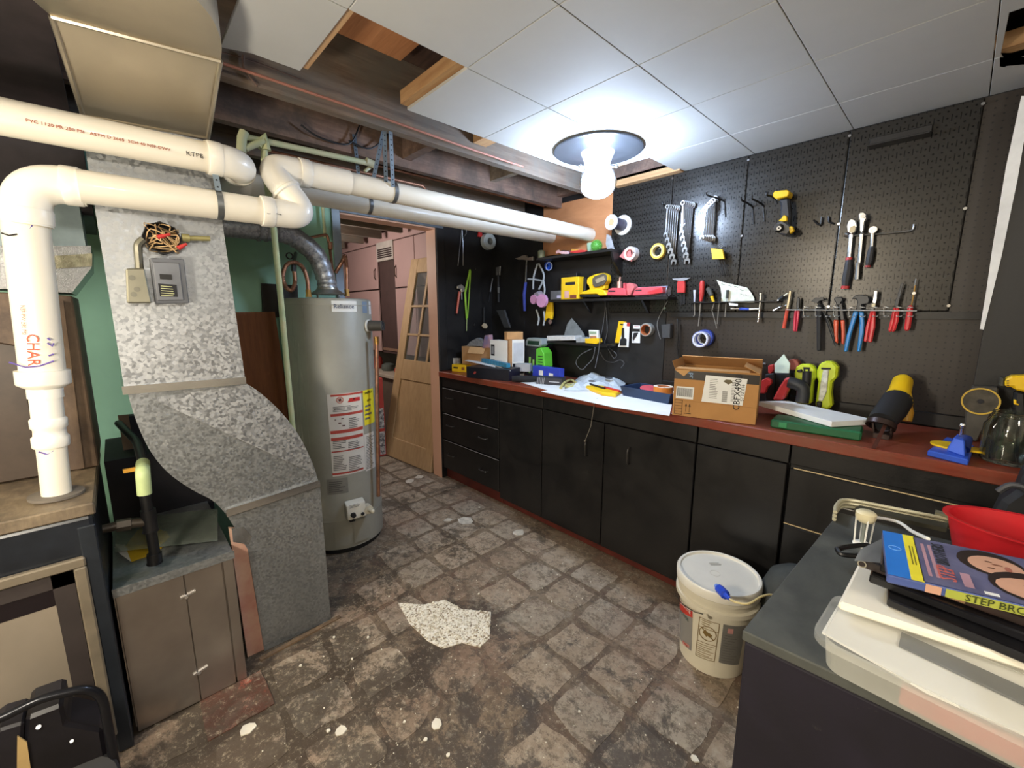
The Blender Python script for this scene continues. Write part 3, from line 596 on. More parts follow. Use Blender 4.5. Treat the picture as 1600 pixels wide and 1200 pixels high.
# perforated hanger strap
def strap(par, a, b, w_=.018, nrm=(1, 0, 0)):
    a, b = V(a), V(b); d = (b-a); n_ = V(nrm); s_ = d.cross(n_).normalized()*w_; mb = MB(); mb.obox(a-s_/2, s_, d, n_*.0012); o = O('strap', mb, mat('9FB0BF', .3, .8), par)
    mb = MB(); k = int(d.length/.019)
    for i in range(k): c_ = a+d*((i+.5)/k)+n_*.0014; mb.lathe(c_, n_, [(.0035, 0), (0, .0002)], 6, False)
    O('strap_hole', mb, INK, o); return o
def band(par, c, ax, R_, wd=.018):
    mb = MB(); mb.ring(V(c)-V(ax)*wd/2, ax, R_+.0022, R_, wd, 28); return O('band', mb, mat('8B8F92', .35, .8), par)
hs = T('pipe_hanger', 'perforated steel strap hanging the upper vent pipe from the dusty joist', 'hanger', (-1.84, 1.0, 2.0))
strap(hs, P(600, 182, 'X', -1.80), P(603, 287, 'X', -1.84)); strap(hs, P(604, 182, 'X', -1.795), P(583, 282, 'X', -1.9)); strap(hs, P(609, 182, 'X', -1.79), P(614, 292, 'X', -1.825)); y_ = P(613, 300, 'X', -1.872).y; band(hs, (-1.872, y_, 1.978), (0, 1, 0), .0455)
hs = T('pipe_hanger', 'perforated steel strap holding the far vent pipe, left of the triple strap', 'hanger', (-2.2, 1.0, 2.0))
strap(hs, P(553, 210, 'X', -2.14), P(560, 272, 'X', -2.14)); y_ = P(575, 322, 'X', -2.235).y; band(hs, (-2.235, y_, 1.996), (0, 1, 0), r)
hs = T('pipe_hanger', 'perforated steel strap around the lower vent pipe over the duct', 'hanger', (-1.8, .25, 1.8)); y_ = P(340, 310, 'X', XA).y; band(hs, (XA, y_, 1.7985), (0, 1, 0), r); strap(hs, (XA+.03, y_, 1.84), (XA+.02, y_-.005, 1.93))

# ================================================================ WATER PIPES
PGR = mat('B9C99A', .5, 0, .12, 12, h2='D5D6A8'); PWH = mat('CFC9A8', .5, 0, .15, 12, h2='B9C39E')
wp = T('drain_pipe', 'pale green painted pipe running down beside the water heater', 'pipe', (-2.25, .7, .3))
q = [P(413, 222, 'X', -2.1), P(413, 260, 'X', -2.12), P(428, 360, 'X', -2.2), P(440, 480, 'X', -2.25), P(458, 676, 'X', -2.27)]; mb = MB(); mb.tube(q, .0135, 12); O('pipe_run', mb, PGR, wp)
mb = MB(); mb.tube([P(402, 228, 'X', -2.1), P(413, 214, 'X', -2.1), P(416, 235, 'X', -2.1)], .019, 12); O('pipe_tee', mb, PGR, wp)
wp2 = T('water_line', 'cream painted water pipe under the joists, above the vent pipes', 'pipe', (-2.1, .8, 2.1))
mb = MB(); mb.tube([P(374, 212, 'X', -2.1), P(580, 256, 'X', -2.1)], .0125, 12); O('pipe_run', mb, PWH, wp2); mb = MB(); mb.tube([P(382, 206, 'X', -2.09), P(378, 216, 'X', -2.09), P(377, 238, 'X', -2.09)], .018, 12); mb.tube([P(383, 232, 'X', -2.09), P(412, 220, 'X', -2.09)], .013, 12); mb.cyl(P(572, 252, 'X', -2.1), P(586, 258, 'X', -2.1), .018); O('pipe_elbow', mb, PWH, wp2)
mb = MB(); mb.cyl(P(570, 268, 'X', -2.12), P(582, 258, 'X', -2.12), .008); O('drip_stub', mb, PWH, wp2)
for k, (a, b, lb) in enumerate([((580, 256), (850, 322), 'upper thin copper pipe below the joists, right of the straps'), ((420, 236), (660, 290), 'lower thin copper pipe below the joists, behind the straps')]):
    mb = MB(); mb.tube([P(*a, 'X', -2.28), P(*b, 'X', -2.28)], .008, 8)
    if k: mb.tube([P(660, 290, 'X', -2.28), P(668, 300, 'X', -2.28), P(666, 312, 'X', -2.3)], .008, 8)
    tag(O('copper_pipe', mb, COPPER), lb, 'pipe')
mb = MB(); mb.tube(spline([P(x, y, 'X', -1.83+.05) for x, y in [(346, 82), (400, 98), (470, 125)]], 5), .004, 6); mb.tube(spline([P(x, y, 'X', -1.77) for x, y in [(380, 86), (382, 108), (402, 135)]], 5), .004, 6); tag(O('old_cable', mb, mat('6b5549', .7)), 'brown cable drooping along the joist by the overhead duct', 'cable')
mb = MB(); mb.tube(spline([P(x, y, 'X', -2.12) for x, y in [(470, 195), (500, 215), (545, 225), (562, 195)]], 5), .004, 6); mb.tube(spline([P(x, y, 'X', -2.12) for x, y in [(545, 220), (580, 232), (610, 205)]], 5), .004, 6); tag(O('old_cable', mb, BLACKP), 'black cables looped beneath the red brown joist', 'cable')
mb = MB(); mb.tube(spline([P(x, y, 'X', -2.2) for x, y in [(700, 262), (720, 282), (745, 290), (790, 286)]], 5), .005, 6); tag(O('old_cable', mb, GREYP), 'grey cable hanging under the joists near the tape roll', 'cable')

# ================================================================ WATER HEATER
HC = V((-2.6, .94, 0)); HR = .243; HT = 1.512
wh = T('water_heater', 'tall grey water heater tank with safety labels beside the doorway', 'water heater', HC)
def hit(x, y, R=HR):
    d = ray(x, y); o = CAM-HC; a = d.x**2+d.y**2; b = 2*(o.x*d.x+o.y*d.y); c_ = o.x**2+o.y**2-R*R; D_ = max(b*b-4*a*c_, 0); t = (-b-math.sqrt(D_))/2/a; p = CAM+d*t; return math.atan2(p.y-HC.y, p.x-HC.x), p.z
def hp(a, z, R): return V((HC.x+math.cos(a)*R, HC.y+math.sin(a)*R, z))
def patch(mb, tl, tr, bl, br, off=.001, n=6, R=HR, f=None):
    f = f or hp; vs = []; fs = []
    for i in range(n+1):
        t = i/n
        for A, Bq in ((tl, tr), (bl, br)): vs.append(f(A[0]*(1-t)+Bq[0]*t, A[1]*(1-t)+Bq[1]*t, R+off))
    for i in range(n): fs.append((2*i, 2*i+1, 2*i+3, 2*i+2))
    mb.add(vs, fs, True)
TANK = mat('A3A195', .45, .05, .06, 4, h2='99978b')
mb = MB(); mb.lathe(HC, (0, 0, 1), [(HR-.02, .03), (HR, .035), (HR, HT-.015), (HR-.006, HT-.003), (HR-.02, HT)], 48); O('tank', mb, TANK, wh)
mb = MB(); mb.lathe(HC, (0, 0, 1), [(HR-.03, .0), (HR-.015, .0), (HR-.015, .03)], 40); O('base_ring', mb, BLACKP, wh)
mb = MB(); mb.ring(HC+V((0, 0, .21)), (0, 0, 1), HR+.003, HR-.01, .006, 48); mb.ring(HC+V((0, 0, HT-.04)), (0, 0, 1), HR+.002, HR-.01, .004, 48); O('seam_band', mb, TANK, wh)
lx0, lx1 = hit(516, 680)[0], hit(567, 680)[0]; hz = lambda y, x=540: hit(x, y)[1]
LW = mat('DDD8CF', .6, 0, .03); LRED = mat('B5463A', .6)
def lab(name, x0, x1, y0, y1, m, off=.001): a0, a1 = hit(x0, (y0+y1)/2)[0], hit(x1, (y0+y1)/2)[0]; z0, z1 = hz(y1, (x0+x1)/2), hz(y0, (x0+x1)/2); mb = MB(); patch(mb, (a0, z1), (a1, z1), (a0, z0), (a1, z0), off); return O(name, mb, m, wh), a0, a1, z0, z1
lab('safety_label', 515, 568, 614, 742, LW); mb = MB()
for y0, y1, x0, x1 in [(615, 618, 516, 567), (645, 649, 516, 567), (671, 676, 516, 567), (682, 687, 517, 567), (703, 705, 518, 568), (737, 740, 519, 568)]:
    a0, a1 = hit(x0, y0)[0], hit(x1, y0)[0]; mb = MB(); patch(mb, (a0, hz(y0)), (a1, hz(y0)), (a0, hz(y1)), (a1, hz(y1)), .0016); O('label_stripe', mb, LRED, wh)
def hprint(x0, x1, y0, y1, n, m, seed=1):
    rr = random.Random(seed); mb = MB()
    for i in range(n): ya = y0+(y1-y0)*i/n; yb_ = ya+(y1-y0)*.45/n; a0, a1 = hit(x0, ya)[0], hit(x0+(x1-x0)*rr.uniform(.6, 1), ya)[0]; z0, z1 = hz(ya, (x0+x1)/2), hz(yb_, (x0+x1)/2); patch(mb, (a0, z0), (a1, z0), (a0, z1), (a1, z1), .0018, 3)
    O('print', mb, m, wh)
GI = mat('6d6a66', .7)
hprint(520, 562, 634, 643, 4, GI); hprint(545, 562, 652, 669, 6, GI); hprint(520, 541, 689, 702, 5, GI, 2); hprint(544, 565, 689, 702, 5, GI, 3); hprint(521, 543, 712, 736, 9, GI, 4); hprint(545, 566, 712, 736, 9, GI, 5)
mb = MB(); a_, z_ = hit(531, 625); cc_ = hp(a_, z_, HR+.0015); nn = V((math.cos(a_), math.sin(a_), 0)); mb.ring(cc_, nn, .019, .0155, .0008, 24); tdir = V((-nn.y, nn.x, 0)); mb.cbox(cc_+nn*.0012, (tdir*.026+V((0, 0, -.026))), (tdir+V((0, 0, 1))).normalized()*.003, nn*.0008); O('prohibition_mark', mb, LRED, wh)
mb = MB(); mb.cbox(cc_+nn*.0006, tdir*.014, V((0, 0, .016)), nn*.0008)
for x, y, s_ in [(524, 656, .004), (535, 654, .006), (531, 661, .007), (537, 665, .007), (523, 640, .003), (553, 623, .006)]: a2, z2 = hit(x, y); n2 = V((math.cos(a2), math.sin(a2), 0)); mb.cbox(hp(a2, z2, HR+.002), V((-n2.y, n2.x, 0))*s_*2.2, V((0, 0, s_)), n2*.0006)
O('pictogram', mb, mat('4a1f1e', .6), wh)
mb = MB(); a2, z2 = hit(553, 624); patch(mb, (hit(546, 625)[0], hz(623)), (hit(562, 625)[0], hz(623)), (hit(543, 625)[0], hz(629)), (hit(562, 625)[0], hz(629)), .0018); O('pictogram', mb, RED, wh)
lab('energy_label', 568, 584, 608, 663, mat('F2E32E', .6, 0, .03), .001); a2, z2 = hit(575, 613); n2 = V((math.cos(a2), math.sin(a2), 0)); tr = V((-n2.y, n2.x, 0))
txt(wh, 'print', 'ENERGY', hp(a2, z2, HR+.0035), tr, (0, 0, 1), .02, INK, sx=.95); txt(wh, 'print', '$270', hp(a2, hz(625, 576), HR+.0035), tr, (0, 0, 1), .018, INK); hprint(570, 582, 632, 658, 4, GI, 7)
lab('info_label', 570, 585, 676, 734, LW); hprint(572, 584, 680, 732, 22, GI, 8); lab('rating_plate', 511, 544, 748, 772, mat('85837b', .5)); hprint(514, 541, 752, 770, 6, mat('5e5c58', .6), 9)
lab('name_plate', 518, 557, 470, 487, WHITE); a2, z2 = hit(537, 479); n2 = V((math.cos(a2), math.sin(a2), 0)); tr = V((-n2.y, n2.x, 0))
txt(wh, 'lettering', 'Reliance', hp(a2, z2, HR+.004), tr, (0, 0, 1), .034, mat('2a3350', .6))
lab('small_label', 566, 573, 471, 489, mat('7c8da0', .5)); lab('small_label', 576, 579, 471, 491, WHITE)
# relief valve and copper discharge
a2, z2 = hit(574, 509); n2 = V((math.cos(a2), math.sin(a2), 0)); c_ = hp(a2, z2, HR); sd = V((.72, .69, 0)).normalized()
mb = MB(); mb.cyl(c_+n2*.002, c_+n2*.012, .036); O('valve_flange', mb, WHITE, wh); mb = MB(); mb.cyl(c_+n2*.01, c_+n2*.075+V((0, .02, 0)), .032, .03); O('relief_valve', mb, mat('4a4742', .6, 0, .2), wh, .003)
mb = MB(); e1 = c_+n2*.075+V((0, .02, 0)); mb.ring(e1, n2, .028, .012, .003); mb.cyl(e1, e1+n2*.004, .009); O('valve_cap', mb, CHROME, wh)
pz = P(588, 530, 'X', c_.x+.06); mb = MB(); mb.cyl((pz.x, pz.y, pz.z+.015), (pz.x, pz.y, pz.z-.03), .014); O('pipe_adapter', mb, BRASS, wh)
b_ = P(592, 775, 'X', pz.x); mb = MB(); mb.cyl((pz.x, pz.y, pz.z-.02), (b_.x, b_.y-.003, b_.z), .0115); O('discharge_pipe', mb, COPPER, wh)
# gas control
a2, z2 = hit(553, 793); n2 = V((math.cos(a2), math.sin(a2), 0)); tr = V((-n2.y, n2.x, 0)); c_ = hp(a2, z2, HR)
gc = WHITE; mb = MB(); o_ = c_-tr*.055+V((0, 0, -.045)); mb.hexa([o_, o_+tr*.11, o_+tr*.11+n2*.06, o_+n2*.06, o_+V((0, 0, .10)), o_+tr*.11+V((0, 0, .10)), o_+tr*.11+n2*.045+V((0, 0, .085)), o_+n2*.045+V((0, 0, .085))]); O('gas_valve', mb, mat('E2DCCB', .5), wh, .006, seg=2)
mb = MB(); k_ = o_+tr*.03+n2*.06+V((0, 0, .03)); mb.cyl(k_, k_+n2*.018, .015, .013); mb.cyl(o_+tr*.085+n2*.06+V((0, 0, .02)), o_+tr*.085+n2*.064+V((0, 0, .02)), .01); O('dial', mb, INK, wh)
mb = MB(); k_ = o_+tr*.125+n2*.04+V((0, 0, .03)); mb.cyl(k_-n2*.03, k_+n2*.018, .026); mb.cyl(k_+n2*.018, k_+n2*.04+tr*.01, .012); mb.ball(k_+n2*.045+tr*.01, .014, 7); O('drain_cock', mb, mat('DDD5BE', .5), wh)
fine(wh, o_+tr*.012+n2*.0465+V((0, 0, .088)), tr*.085, V((0, 0, -.02))+n2*.005, 3, GI, .0025)
mb = MB()
for k, s_ in enumerate((-.04, -.012, .018, .05)): a = o_+tr*(.055+s_)+n2*.03; b = hp(a2+(s_)*2.4, .22, HR+.012); mb.tube(spline([a, (a+b)/2+n2*.02, b], 5), .003, 6)
O('feed_tube', mb, mat('B9B4A6', .4, .4), wh)
mb = MB(); aa = hit(552, 840)[0]
for da0, da1, zz in ((-.42, -.02, .185), (.02, .42, .20)): patch(mb, (aa+da0, zz), (aa+da1, zz), (aa+da0, .06), (aa+da1, .06), .008, 8)
O('burner_door', mb, TANK, wh); mb = MB(); patch(mb, (aa-.1, .235), (aa+.1, .235), (aa-.06, .2), (aa+.06, .2), .01, 4); O('burner_opening', mb, INK, wh)
mb = MB()
rrs = random.Random(11)
for k in range(16):
    a_ = hit(rrs.uniform(452, 482), 600)[0]; z1 = rrs.uniform(.9, 1.5); z0 = z1-rrs.uniform(.15, .6); patch(mb, (a_, z1), (a_+.02, z1), (a_, z0), (a_+.01, z0), .0012, 1)
O('rust_run', mb, mat('B0ADA2', .6, 0, .2), wh)
# hood, flue
fl_ = T('flue_pipe', 'galvanised flue pipe curving from the water heater towards the duct', 'flue', V((HC.x, HC.y, HT)))
hx = P(512, 455, 'X', HC.x); h0 = V((hx.x, hx.y, HT))
mb = MB(); mb.lathe(h0+V((0, 0, .025)), (0, 0, 1), [(.095, 0), (.098, .004), (.06, .03), (.058, .04)], 28)
for k in range(4): a_ = k*math.pi/2+.5; mb.cbox(h0+V((math.cos(a_)*.08, math.sin(a_)*.08, .013)), (.012, 0, 0), (0, .003, 0), (0, 0, .026))
O('draft_hood', mb, mat('A8A79E', .35, .8), fl_)
fp = [h0+V((0, 0, .06)), P(508, 432, 'X', -2.6), P(493, 398, 'X', -2.58), P(462, 372, 'X', -2.55), P(432, 362, 'X', -2.52), P(340, 352, 'X', -2.5)]
sp = spline(fp, 8); mb = MB(); rad = [.052+(.004 if (i % 4 == 0 and i < 34) else 0) for i in range(len(sp))]; mb.tube(sp, rad, 24); O('flue_run', mb, GALV, fl_)
mb = MB(); c0 = fp[4]; dd = (fp[5]-fp[4]).normalized()
for s_ in (.0, .05, .055+.03): mb.ring(c0+dd*s_, dd, .0565, .05, .008)
O('joint_band', mb, GALV2, fl_)
def flex(name, label, pts, r=.0105, X=-2.6, ridges=True):
    sp = spline([P(x, y, 'X', X+dx_) for x, y, dx_ in pts], 14); mb = MB(); mb.tube(sp, [r*(1+.18*(i % 2)) for i in range(len(sp))], 10); t = T(name, label, 'pipe', sp[0]); O('corrugated_tube', mb, COPPER, t)
    mb = MB(); mb.cyl(sp[-1]-V((0, 0, .02)), sp[-1]+V((0, 0, .012)), .015, n=6); mb.cyl(sp[-1]-V((0, 0, .03)), sp[-1]-V((0, 0, .02)), .018, n=6); O('nut', mb, BRASS, t); return t
flex('copper_connector', 'corrugated copper connector looped on the left of the heater top', [(459, 420, 0), (461, 440, 0), (456, 453, .01), (447, 449, .02), (442, 432, .02), (448, 414, .02), (461, 410, .02), (473, 418, .02), (480, 436, .02), (482, 456, .02)])
flex('copper_connector', 'corrugated copper connector on the right of the heater top', [(524, 426, -.05), (534, 410, -.02), (539, 400, 0), (541, 412, 0), (542, 430, 0), (542, 455, 0)])
mb = MB(); mb.tube(fillet([P(477, 373, 'X', -2.85), P(511, 366, 'X', -2.85), P(515, 385, 'X', -2.85), P(520, 428, 'X', -2.8)], .02), .009, 10); mb.cyl(P(516, 378, 'X', -2.84), P(516, 390, 'X', -2.84), .014); tag(O('copper_pipe', mb, COPPER), 'copper pipe with brass fittings against green wall behind the flue', 'pipe')
mb = MB(); mb.tube([P(498, 240, 'X', -2.93), P(508, 372, 'X', -2.93)], .01, 10); tag(O('riser_pipe', mb, PGR), 'thin green painted riser on the green wall by the door casing', 'pipe')
mb = MB(); mb.tube([P(458, 414, 'X', -2.64), P(462, 396, 'X', -2.9)], .011, 10); mb.cyl(P(459, 412, 'X', -2.6), P(459, 424, 'X', -2.6), .014, n=6); mb.ring(P(452, 400, 'X', -2.7), (1, 0, 0), .02, .014, .008, 12); tag(O('stop_valve', mb, DARKSTEEL), 'dark stop valve above the looped copper connector', 'valve')
# boards behind
mb = MB(); q = [D(340, 488, .03), D(428, 487, .03), D(470, 760, .10), D(390, 760, .10)]; mb.prism(q, (.018, 0, 0)); tag(O('leaning_board', mb, BROWNP), 'brown plywood board leaning on green wall behind the duct', 'board')
mb = MB(); q = [D(407, 443, .01), D(463, 446, .01), D(466, 500, .01), D(410, 492, .01)]; mb.prism(q, (.025, 0, 0)); tag(O('dark_board', mb, mat('2b241f', .6, 0, .3)), 'small dark board on green wall above the brown plywood', 'board')

# ================================================================ STEEL CABINET, BLACK STOVE UNIT
XF = -1.772
cb = T('furnace_cabinet', 'low dull steel furnace cabinet at the foot of the duct', 'furnace', (-2.0, .05, 0))
def FF(x, y, off=0): return P(x, y, 'X', XF+off)
y0, y1, ys, ys2 = -.104, .226, FF(300, 980).y-.004, FF(357, 950).y
ztop = .55
mb = MB(); mb.box((-2.4, y0, .02), (XF-.012, y1, ztop-.03)); O('body', mb, CABSTEEL, cb)
for a, b in ((y0+.004, ys), (ys+.002, ys2-.004), (ys2, y1-.002)): mb = MB(); mb.box((XF-.012, a, .006), (XF, b, ztop-.012)); O('front_panel', mb, CABSTEEL, cb, .0015)
mb = MB(); mb.box((-2.4, y0, ztop-.03), (XF+.003, y1+.004, ztop-.018)); mb.box((XF-.003, y0, ztop-.018), (XF+.004, y1+.004, ztop)); O('top_tray', mb, GALV2, cb)
for yy, zz, nm in ((ys, FF(290, 930).z, 'latch'), (ys+.005, FF(318, 1045).z, 'latch')):
    mb = MB(); mb.cbox((XF+.003, yy+.006, zz), (.006, 0, 0), (0, .045, .008), (0, 0, .006)); mb.cyl((XF, yy, zz-.005), (XF+.008, yy, zz-.005), .006); O(nm, mb, CHROME, cb)
mb = MB(); q = [P(x, y, 'Z', ztop-.0165) for x, y in [(213, 838), (228, 824), (262, 836), (266, 846), (240, 866), (206, 878), (196, 862)]]; mb.prism(q, (0, 0, .0012)); o = tag(O('instruction_sheet', mb, mat('D8B52E', .6)), 'curled yellow instruction sheet lying on the steel cabinet tray', 'paper')
mb = MB(); q = [P(x, y, 'Z', ztop-.016) for x, y in [(178, 855), (197, 856), (205, 878), (188, 866)]]; mb.prism(q, (0, 0, .001)); tag(O('paper_scrap', mb, PAPER), 'small white paper scrap beside the yellow sheet on the tray', 'paper')
PL = mat('AEB6A8', .12, 0, .1, 12, .004, trans=.75)
mb = MB()
grid = [[P(180+k*160/8, 812+j*7.2-k*2.2, 'Z', ztop+.002+.012*abs(math.sin(k*1.9+j*1.3))) for k in range(9)] for j in range(8)]
vs = [p for row in grid for p in row]; mb.add(vs, [(j*9+i, j*9+i+1, j*9+i+10, j*9+i+9) for j in range(7) for i in range(8)], True); o = O('plastic_sheet', mb, PL); tag(o, 'crinkled clear plastic sheet covering the steel cabinet tray', 'plastic sheet')
gp = T('gas_pipe', 'black iron gas pipe with pale green elbow above the tray', 'pipe', P(240, 870, 'Z', ztop+.02))
X_ = P(242, 884, 'Z', ztop+.004).x; G = lambda x, y: P(x, y, 'X', X_)
mb = MB(); mb.cyl(G(243, 872), G(226, 770), .0155); O('pipe_run', mb, BLACKM, gp)
for a, b in (((242, 880), (241, 864)), ((236, 830), (231, 796))): mb = MB(); mb.cyl(G(*a), G(*b), .021); mb.ring(G(*a), G(*b)-G(*a), .023, .018, .004); O('coupling', mb, BLACKM, gp)
mb = MB(); mb.cyl(G(233, 815), G(205, 818), .0155); mb.cyl(G(205, 818), G(182, 822), .02, n=6); mb.cyl(G(182, 822), G(160, 827), .0145); O('pipe_branch', mb, mat('3a332c', .45, .4), gp)
mb = MB(); mb.tube(fillet([G(226, 772), G(223, 738), G(226, 738)+V((-.12, 0, 0))], .02), .02, 14); O('pipe_elbow', mb, mat('B5C58E', .5), gp, label='pale green pipe elbow')
mb = MB(); mb.tube(fillet([G(226, 738)+V((-.1, 0, 0)), G(222, 735)+V((-.35, 0, .02)), G(188, 715)+V((-.6, 0, .0))], .05), .014, 10); O('pipe_run', mb, BLACKM, gp); mb = MB(); mb.cbox(G(207, 740)+V((-.05, 0, 0)), (.012, 0, 0), (0, .045, 0), (0, 0, .012)); O('valve_lever', mb, mat('C08A2A', .5), gp)
mb = MB(); mb.box((-2.9, -.1, .03), (-2.45, .26, .80)); mb.box((-2.52, .0, .80), (-2.47, .04, .98)); mb.box((-2.49, .10, .80), (-2.46, .13, .9)); tag(O('burner_box', mb, mat('151113', .8, 0, .3)), 'dark burner compartment behind the steel cabinet tray', 'furnace')
mb = MB(); q = [P(x, y, 'X', -2.6) for x, y in [(184, 650), (206, 648), (214, 702), (196, 722)]]; mb.prism(q, (-.02, 0, 0)); tag(O('wood_offcut', mb, mat('6f563a', .7)), 'small brown wood offcut upright behind the duct curve', 'wood')
st = T('black_furnace', 'black framed furnace unit with glass panel at lower left', 'furnace', (-2.1, -.5, 0))
XS = -1.735
mb = MB(); mb.box((-2.45, -1.5, .004), (XS, -.112, .83)); O('body', mb, mat('1d2128', .35, .1, .3), st, .012, seg=2)
mb = MB(); mb.box((-2.45, -1.5, .831), (XS+.012, -.106, .868)); O('top_shelf', mb, m_wood('greasy_tan_top', '6d5f4d', '8b7b64', (3, 12, 1), .5, '4b4137'), st, .004)
mb = MB(); mb.box((XS, -.150, .005), (XS+.012, -.112, .8)); O('corner_post', mb, mat('252A31', .4, .2, .2), st, .003)
def GF(x, y, off): return P(x, y, 'X', XS+off)
FRM = mat('7A7060', .5, .2, .15)
oy = [GF(-20, 893, .002), GF(133, 866, .002), GF(163, 1080, .002), GF(-20, 1180, .002)]
y_r, z_t = GF(133, 866, 0).y, GF(133, 866, 0).z
mb = MB(); mb.box((XS+.001, -1.3, z_t-.03), (XS+.022, y_r, z_t)); mb.box((XS+.001, y_r-.028, .08), (XS+.022, y_r, z_t-.03)); O('frame', mb, FRM, st, .004)
mb = MB(); mb.box((XS+.001, y_r-.075, .08), (XS+.012, y_r-.03, z_t-.032)); mb.box((XS+.001, -1.3, z_t-.075), (XS+.012, y_r-.03, z_t-.032)); O('inner_frame', mb, mat('3a3433', .4), st)
mb = MB(); mb.box((XS+.001, -1.3, .08), (XS+.006, y_r-.075, z_t-.075)); O('glass', mb, mat('8C8274', .2, 0, .1, 2.5), st);  # tan colour stands in for the bright reflection in the glass
mb = MB(); mb.box((XS+.0062, -1.3, GF(60, 953, 0).z), (XS+.007, y_r-.075, z_t-.075)); O('dark_strip', mb, mat('1a1418', .3), st)  # dark upper band of that reflection, painted as a strip
uc = T('upper_casing', 'brown painted furnace casing behind the white vent pipe', 'furnace', (-2.3, -.4, .87))
K = lambda x, y, off=0: P(x, y, 'X', -2.13+off)
q = [K(-90, 452), K(112, 462), K(157, 742), K(-90, 790)]; q[2].z = q[3].z = .87; mb = MB(); mb.prism(q, (-.4, 0, 0)); O('body', mb, FUR_DARK, uc, .004)
q = [K(-90, 520, .001), K(28, 540, .001), K(70, 748, .001), K(-90, 775, .001)]; q[2].z = q[3].z = .875; mb = MB(); mb.prism(q, (.012, 0, 0)); O('door_panel', mb, mat('46392f', .5, 0, .2), uc, .003)
mb = MB(); a, b = K(86, 470, .001), K(122, 745, .001); b.z = .875; mb.prism([a, a+V((0, .02, 0)), b+V((0, .02, 0)), b], (.01, 0, 0)); O('fold_seam', mb, FUR_DARK, uc)
fb = T('foil_plenum', 'foil taped metal plenum box left of the duct', 'plenum', K(100, 460))
q = [K(-90, 385, .0), K(142, 384, .0), K(143, 418, .0), K(112, 458, .0), K(-90, 445, .0)]; mb = MB(); mb.prism(q, (-.3, 0, 0)); O('box', mb, FOIL, fb)
q = [K(50, 402, .003), K(144, 396, .003), K(144, 416, .003), K(50, 422, .003)]; mb = MB(); mb.prism(q, (-.004, 0, 0)); O('tape', mb, mat('A3A08A', .25, .9, .3, 20, .004), fb)
q = [K(-90, 300), K(122, 312), K(134, 384), K(-90, 384)]; mb = MB(); mb.prism(q, (-.3, 0, 0)); O('upper_box', mb, mat('8C9CA1', .4, .4, .12), fb)
# dark wheeled thing in the bottom left corner
hk = T('hand_truck', 'black machine with curved tubular handle at the bottom left corner', 'machine', (-1.35, -.35, 0))
H = lambda x, y, X=-1.5: P(x, y, 'X', X)
mb = MB(); mb.tube(spline([H(-40, 1140), H(10, 1118), H(60, 1094), (H(100, 1083)), H(135, 1078), H(158, 1090), H(168, 1130), H(182, 1210)], 6), .011, 10); O('handle', mb, mat('24252a', .25, .5), hk)
mb = MB(); q = [H(40, 1122), H(98, 1100), H(104, 1130), H(160, 1140), H(180, 1260), H(30, 1260)]; mb.prism(q, (-.12, 0, 0)); O('housing', mb, mat('17161c', .4, 0, .3), hk, .008)
mb = MB(); mb.cyl(H(130, 1235, -1.46), H(130, 1235, -1.57), .075); O('wheel', mb, RUBBER, hk, .006)
mb = MB(); mb.prism([H(-40, 1170), H(0, 1140), H(38, 1128), H(30, 1260), H(-40, 1260)], (-.1, 0, 0)); O('side_cover', mb, mat('1d1b22', .5, 0, .3), hk, .006); mb = MB(); mb.prism([H(27, 1150, -1.488), H(42, 1160, -1.488), H(52, 1230, -1.488), H(26, 1230, -1.488)], (-.004, 0, 0)); O('tan_strip', mb, mat('B79B68', .6), hk)
for x, y, r_ in ((112, 1158, .004), (60, 1136, .005)): mb = MB(); mb.cyl(H(x, y, -1.494), H(x, y, -1.5), r_); O('bolt', mb, STEEL, hk)

# ================================================================ CEILING LAMP
lt = T('ceiling_lamp', 'glowing glass jar bulb lamp on round dark grey ceiling plate', 'lamp', (LAMP.x, LAMP.y, 2.0))
lc0 = V((-1.37, 1.885, CEIL-.001))
mb = MB(); mb.lathe(lc0, (0, 0, -1), [(0, 0), (.215, .0), (.222, .004), (.222, .010), (.214, .012), (.19, .004), (.13, .016), (.07, .016), (0, .016)], 48); O('ceiling_plate', mb, mat('3A3D42', .3, .3, .05), lt)
mb = MB(); mb.lathe(lc0, (0, 0, -1), [(0, .016), (.085, .016), (.072, .045), (.06, .082), (0, .085)], 28); O('lamp_holder', mb, mat('E8ECEF', .4), lt)
gl = V((LAMP.x, LAMP.y, 0))
mb = MB(); mb.lathe((LAMP.x, LAMP.y, 2.165), (0, 0, -1), [(.055, 0), (.066, .012), (.088, .05), (.096, .085), (.086, .122), (.055, .15), (.0, .162)], 32); O('glass_jar', mb, CLEARG, lt)
mb = MB(); mb.lathe((LAMP.x, LAMP.y, 2.13), (0, 0, -1), [(.03, 0), (.058, .02), (.078, .045), (.083, .072), (.068, .10), (.035, .118), (0, .122)], 24); O('bulb', mb, mat('CFE2FF', .5, 0, 0, emit=BULB), lt)
mb = MB()
for s_ in (-1, 1): mb = MB(); p_ = V((LAMP.x, LAMP.y, 2.16))+RT*s_*.068; mb.cyl(p_-RT*s_*.014, p_+RT*s_*.022, .006, n=8); mb.ball(p_+RT*s_*.024, .010, 6); O('thumb_screw', mb, CHROME, lt)

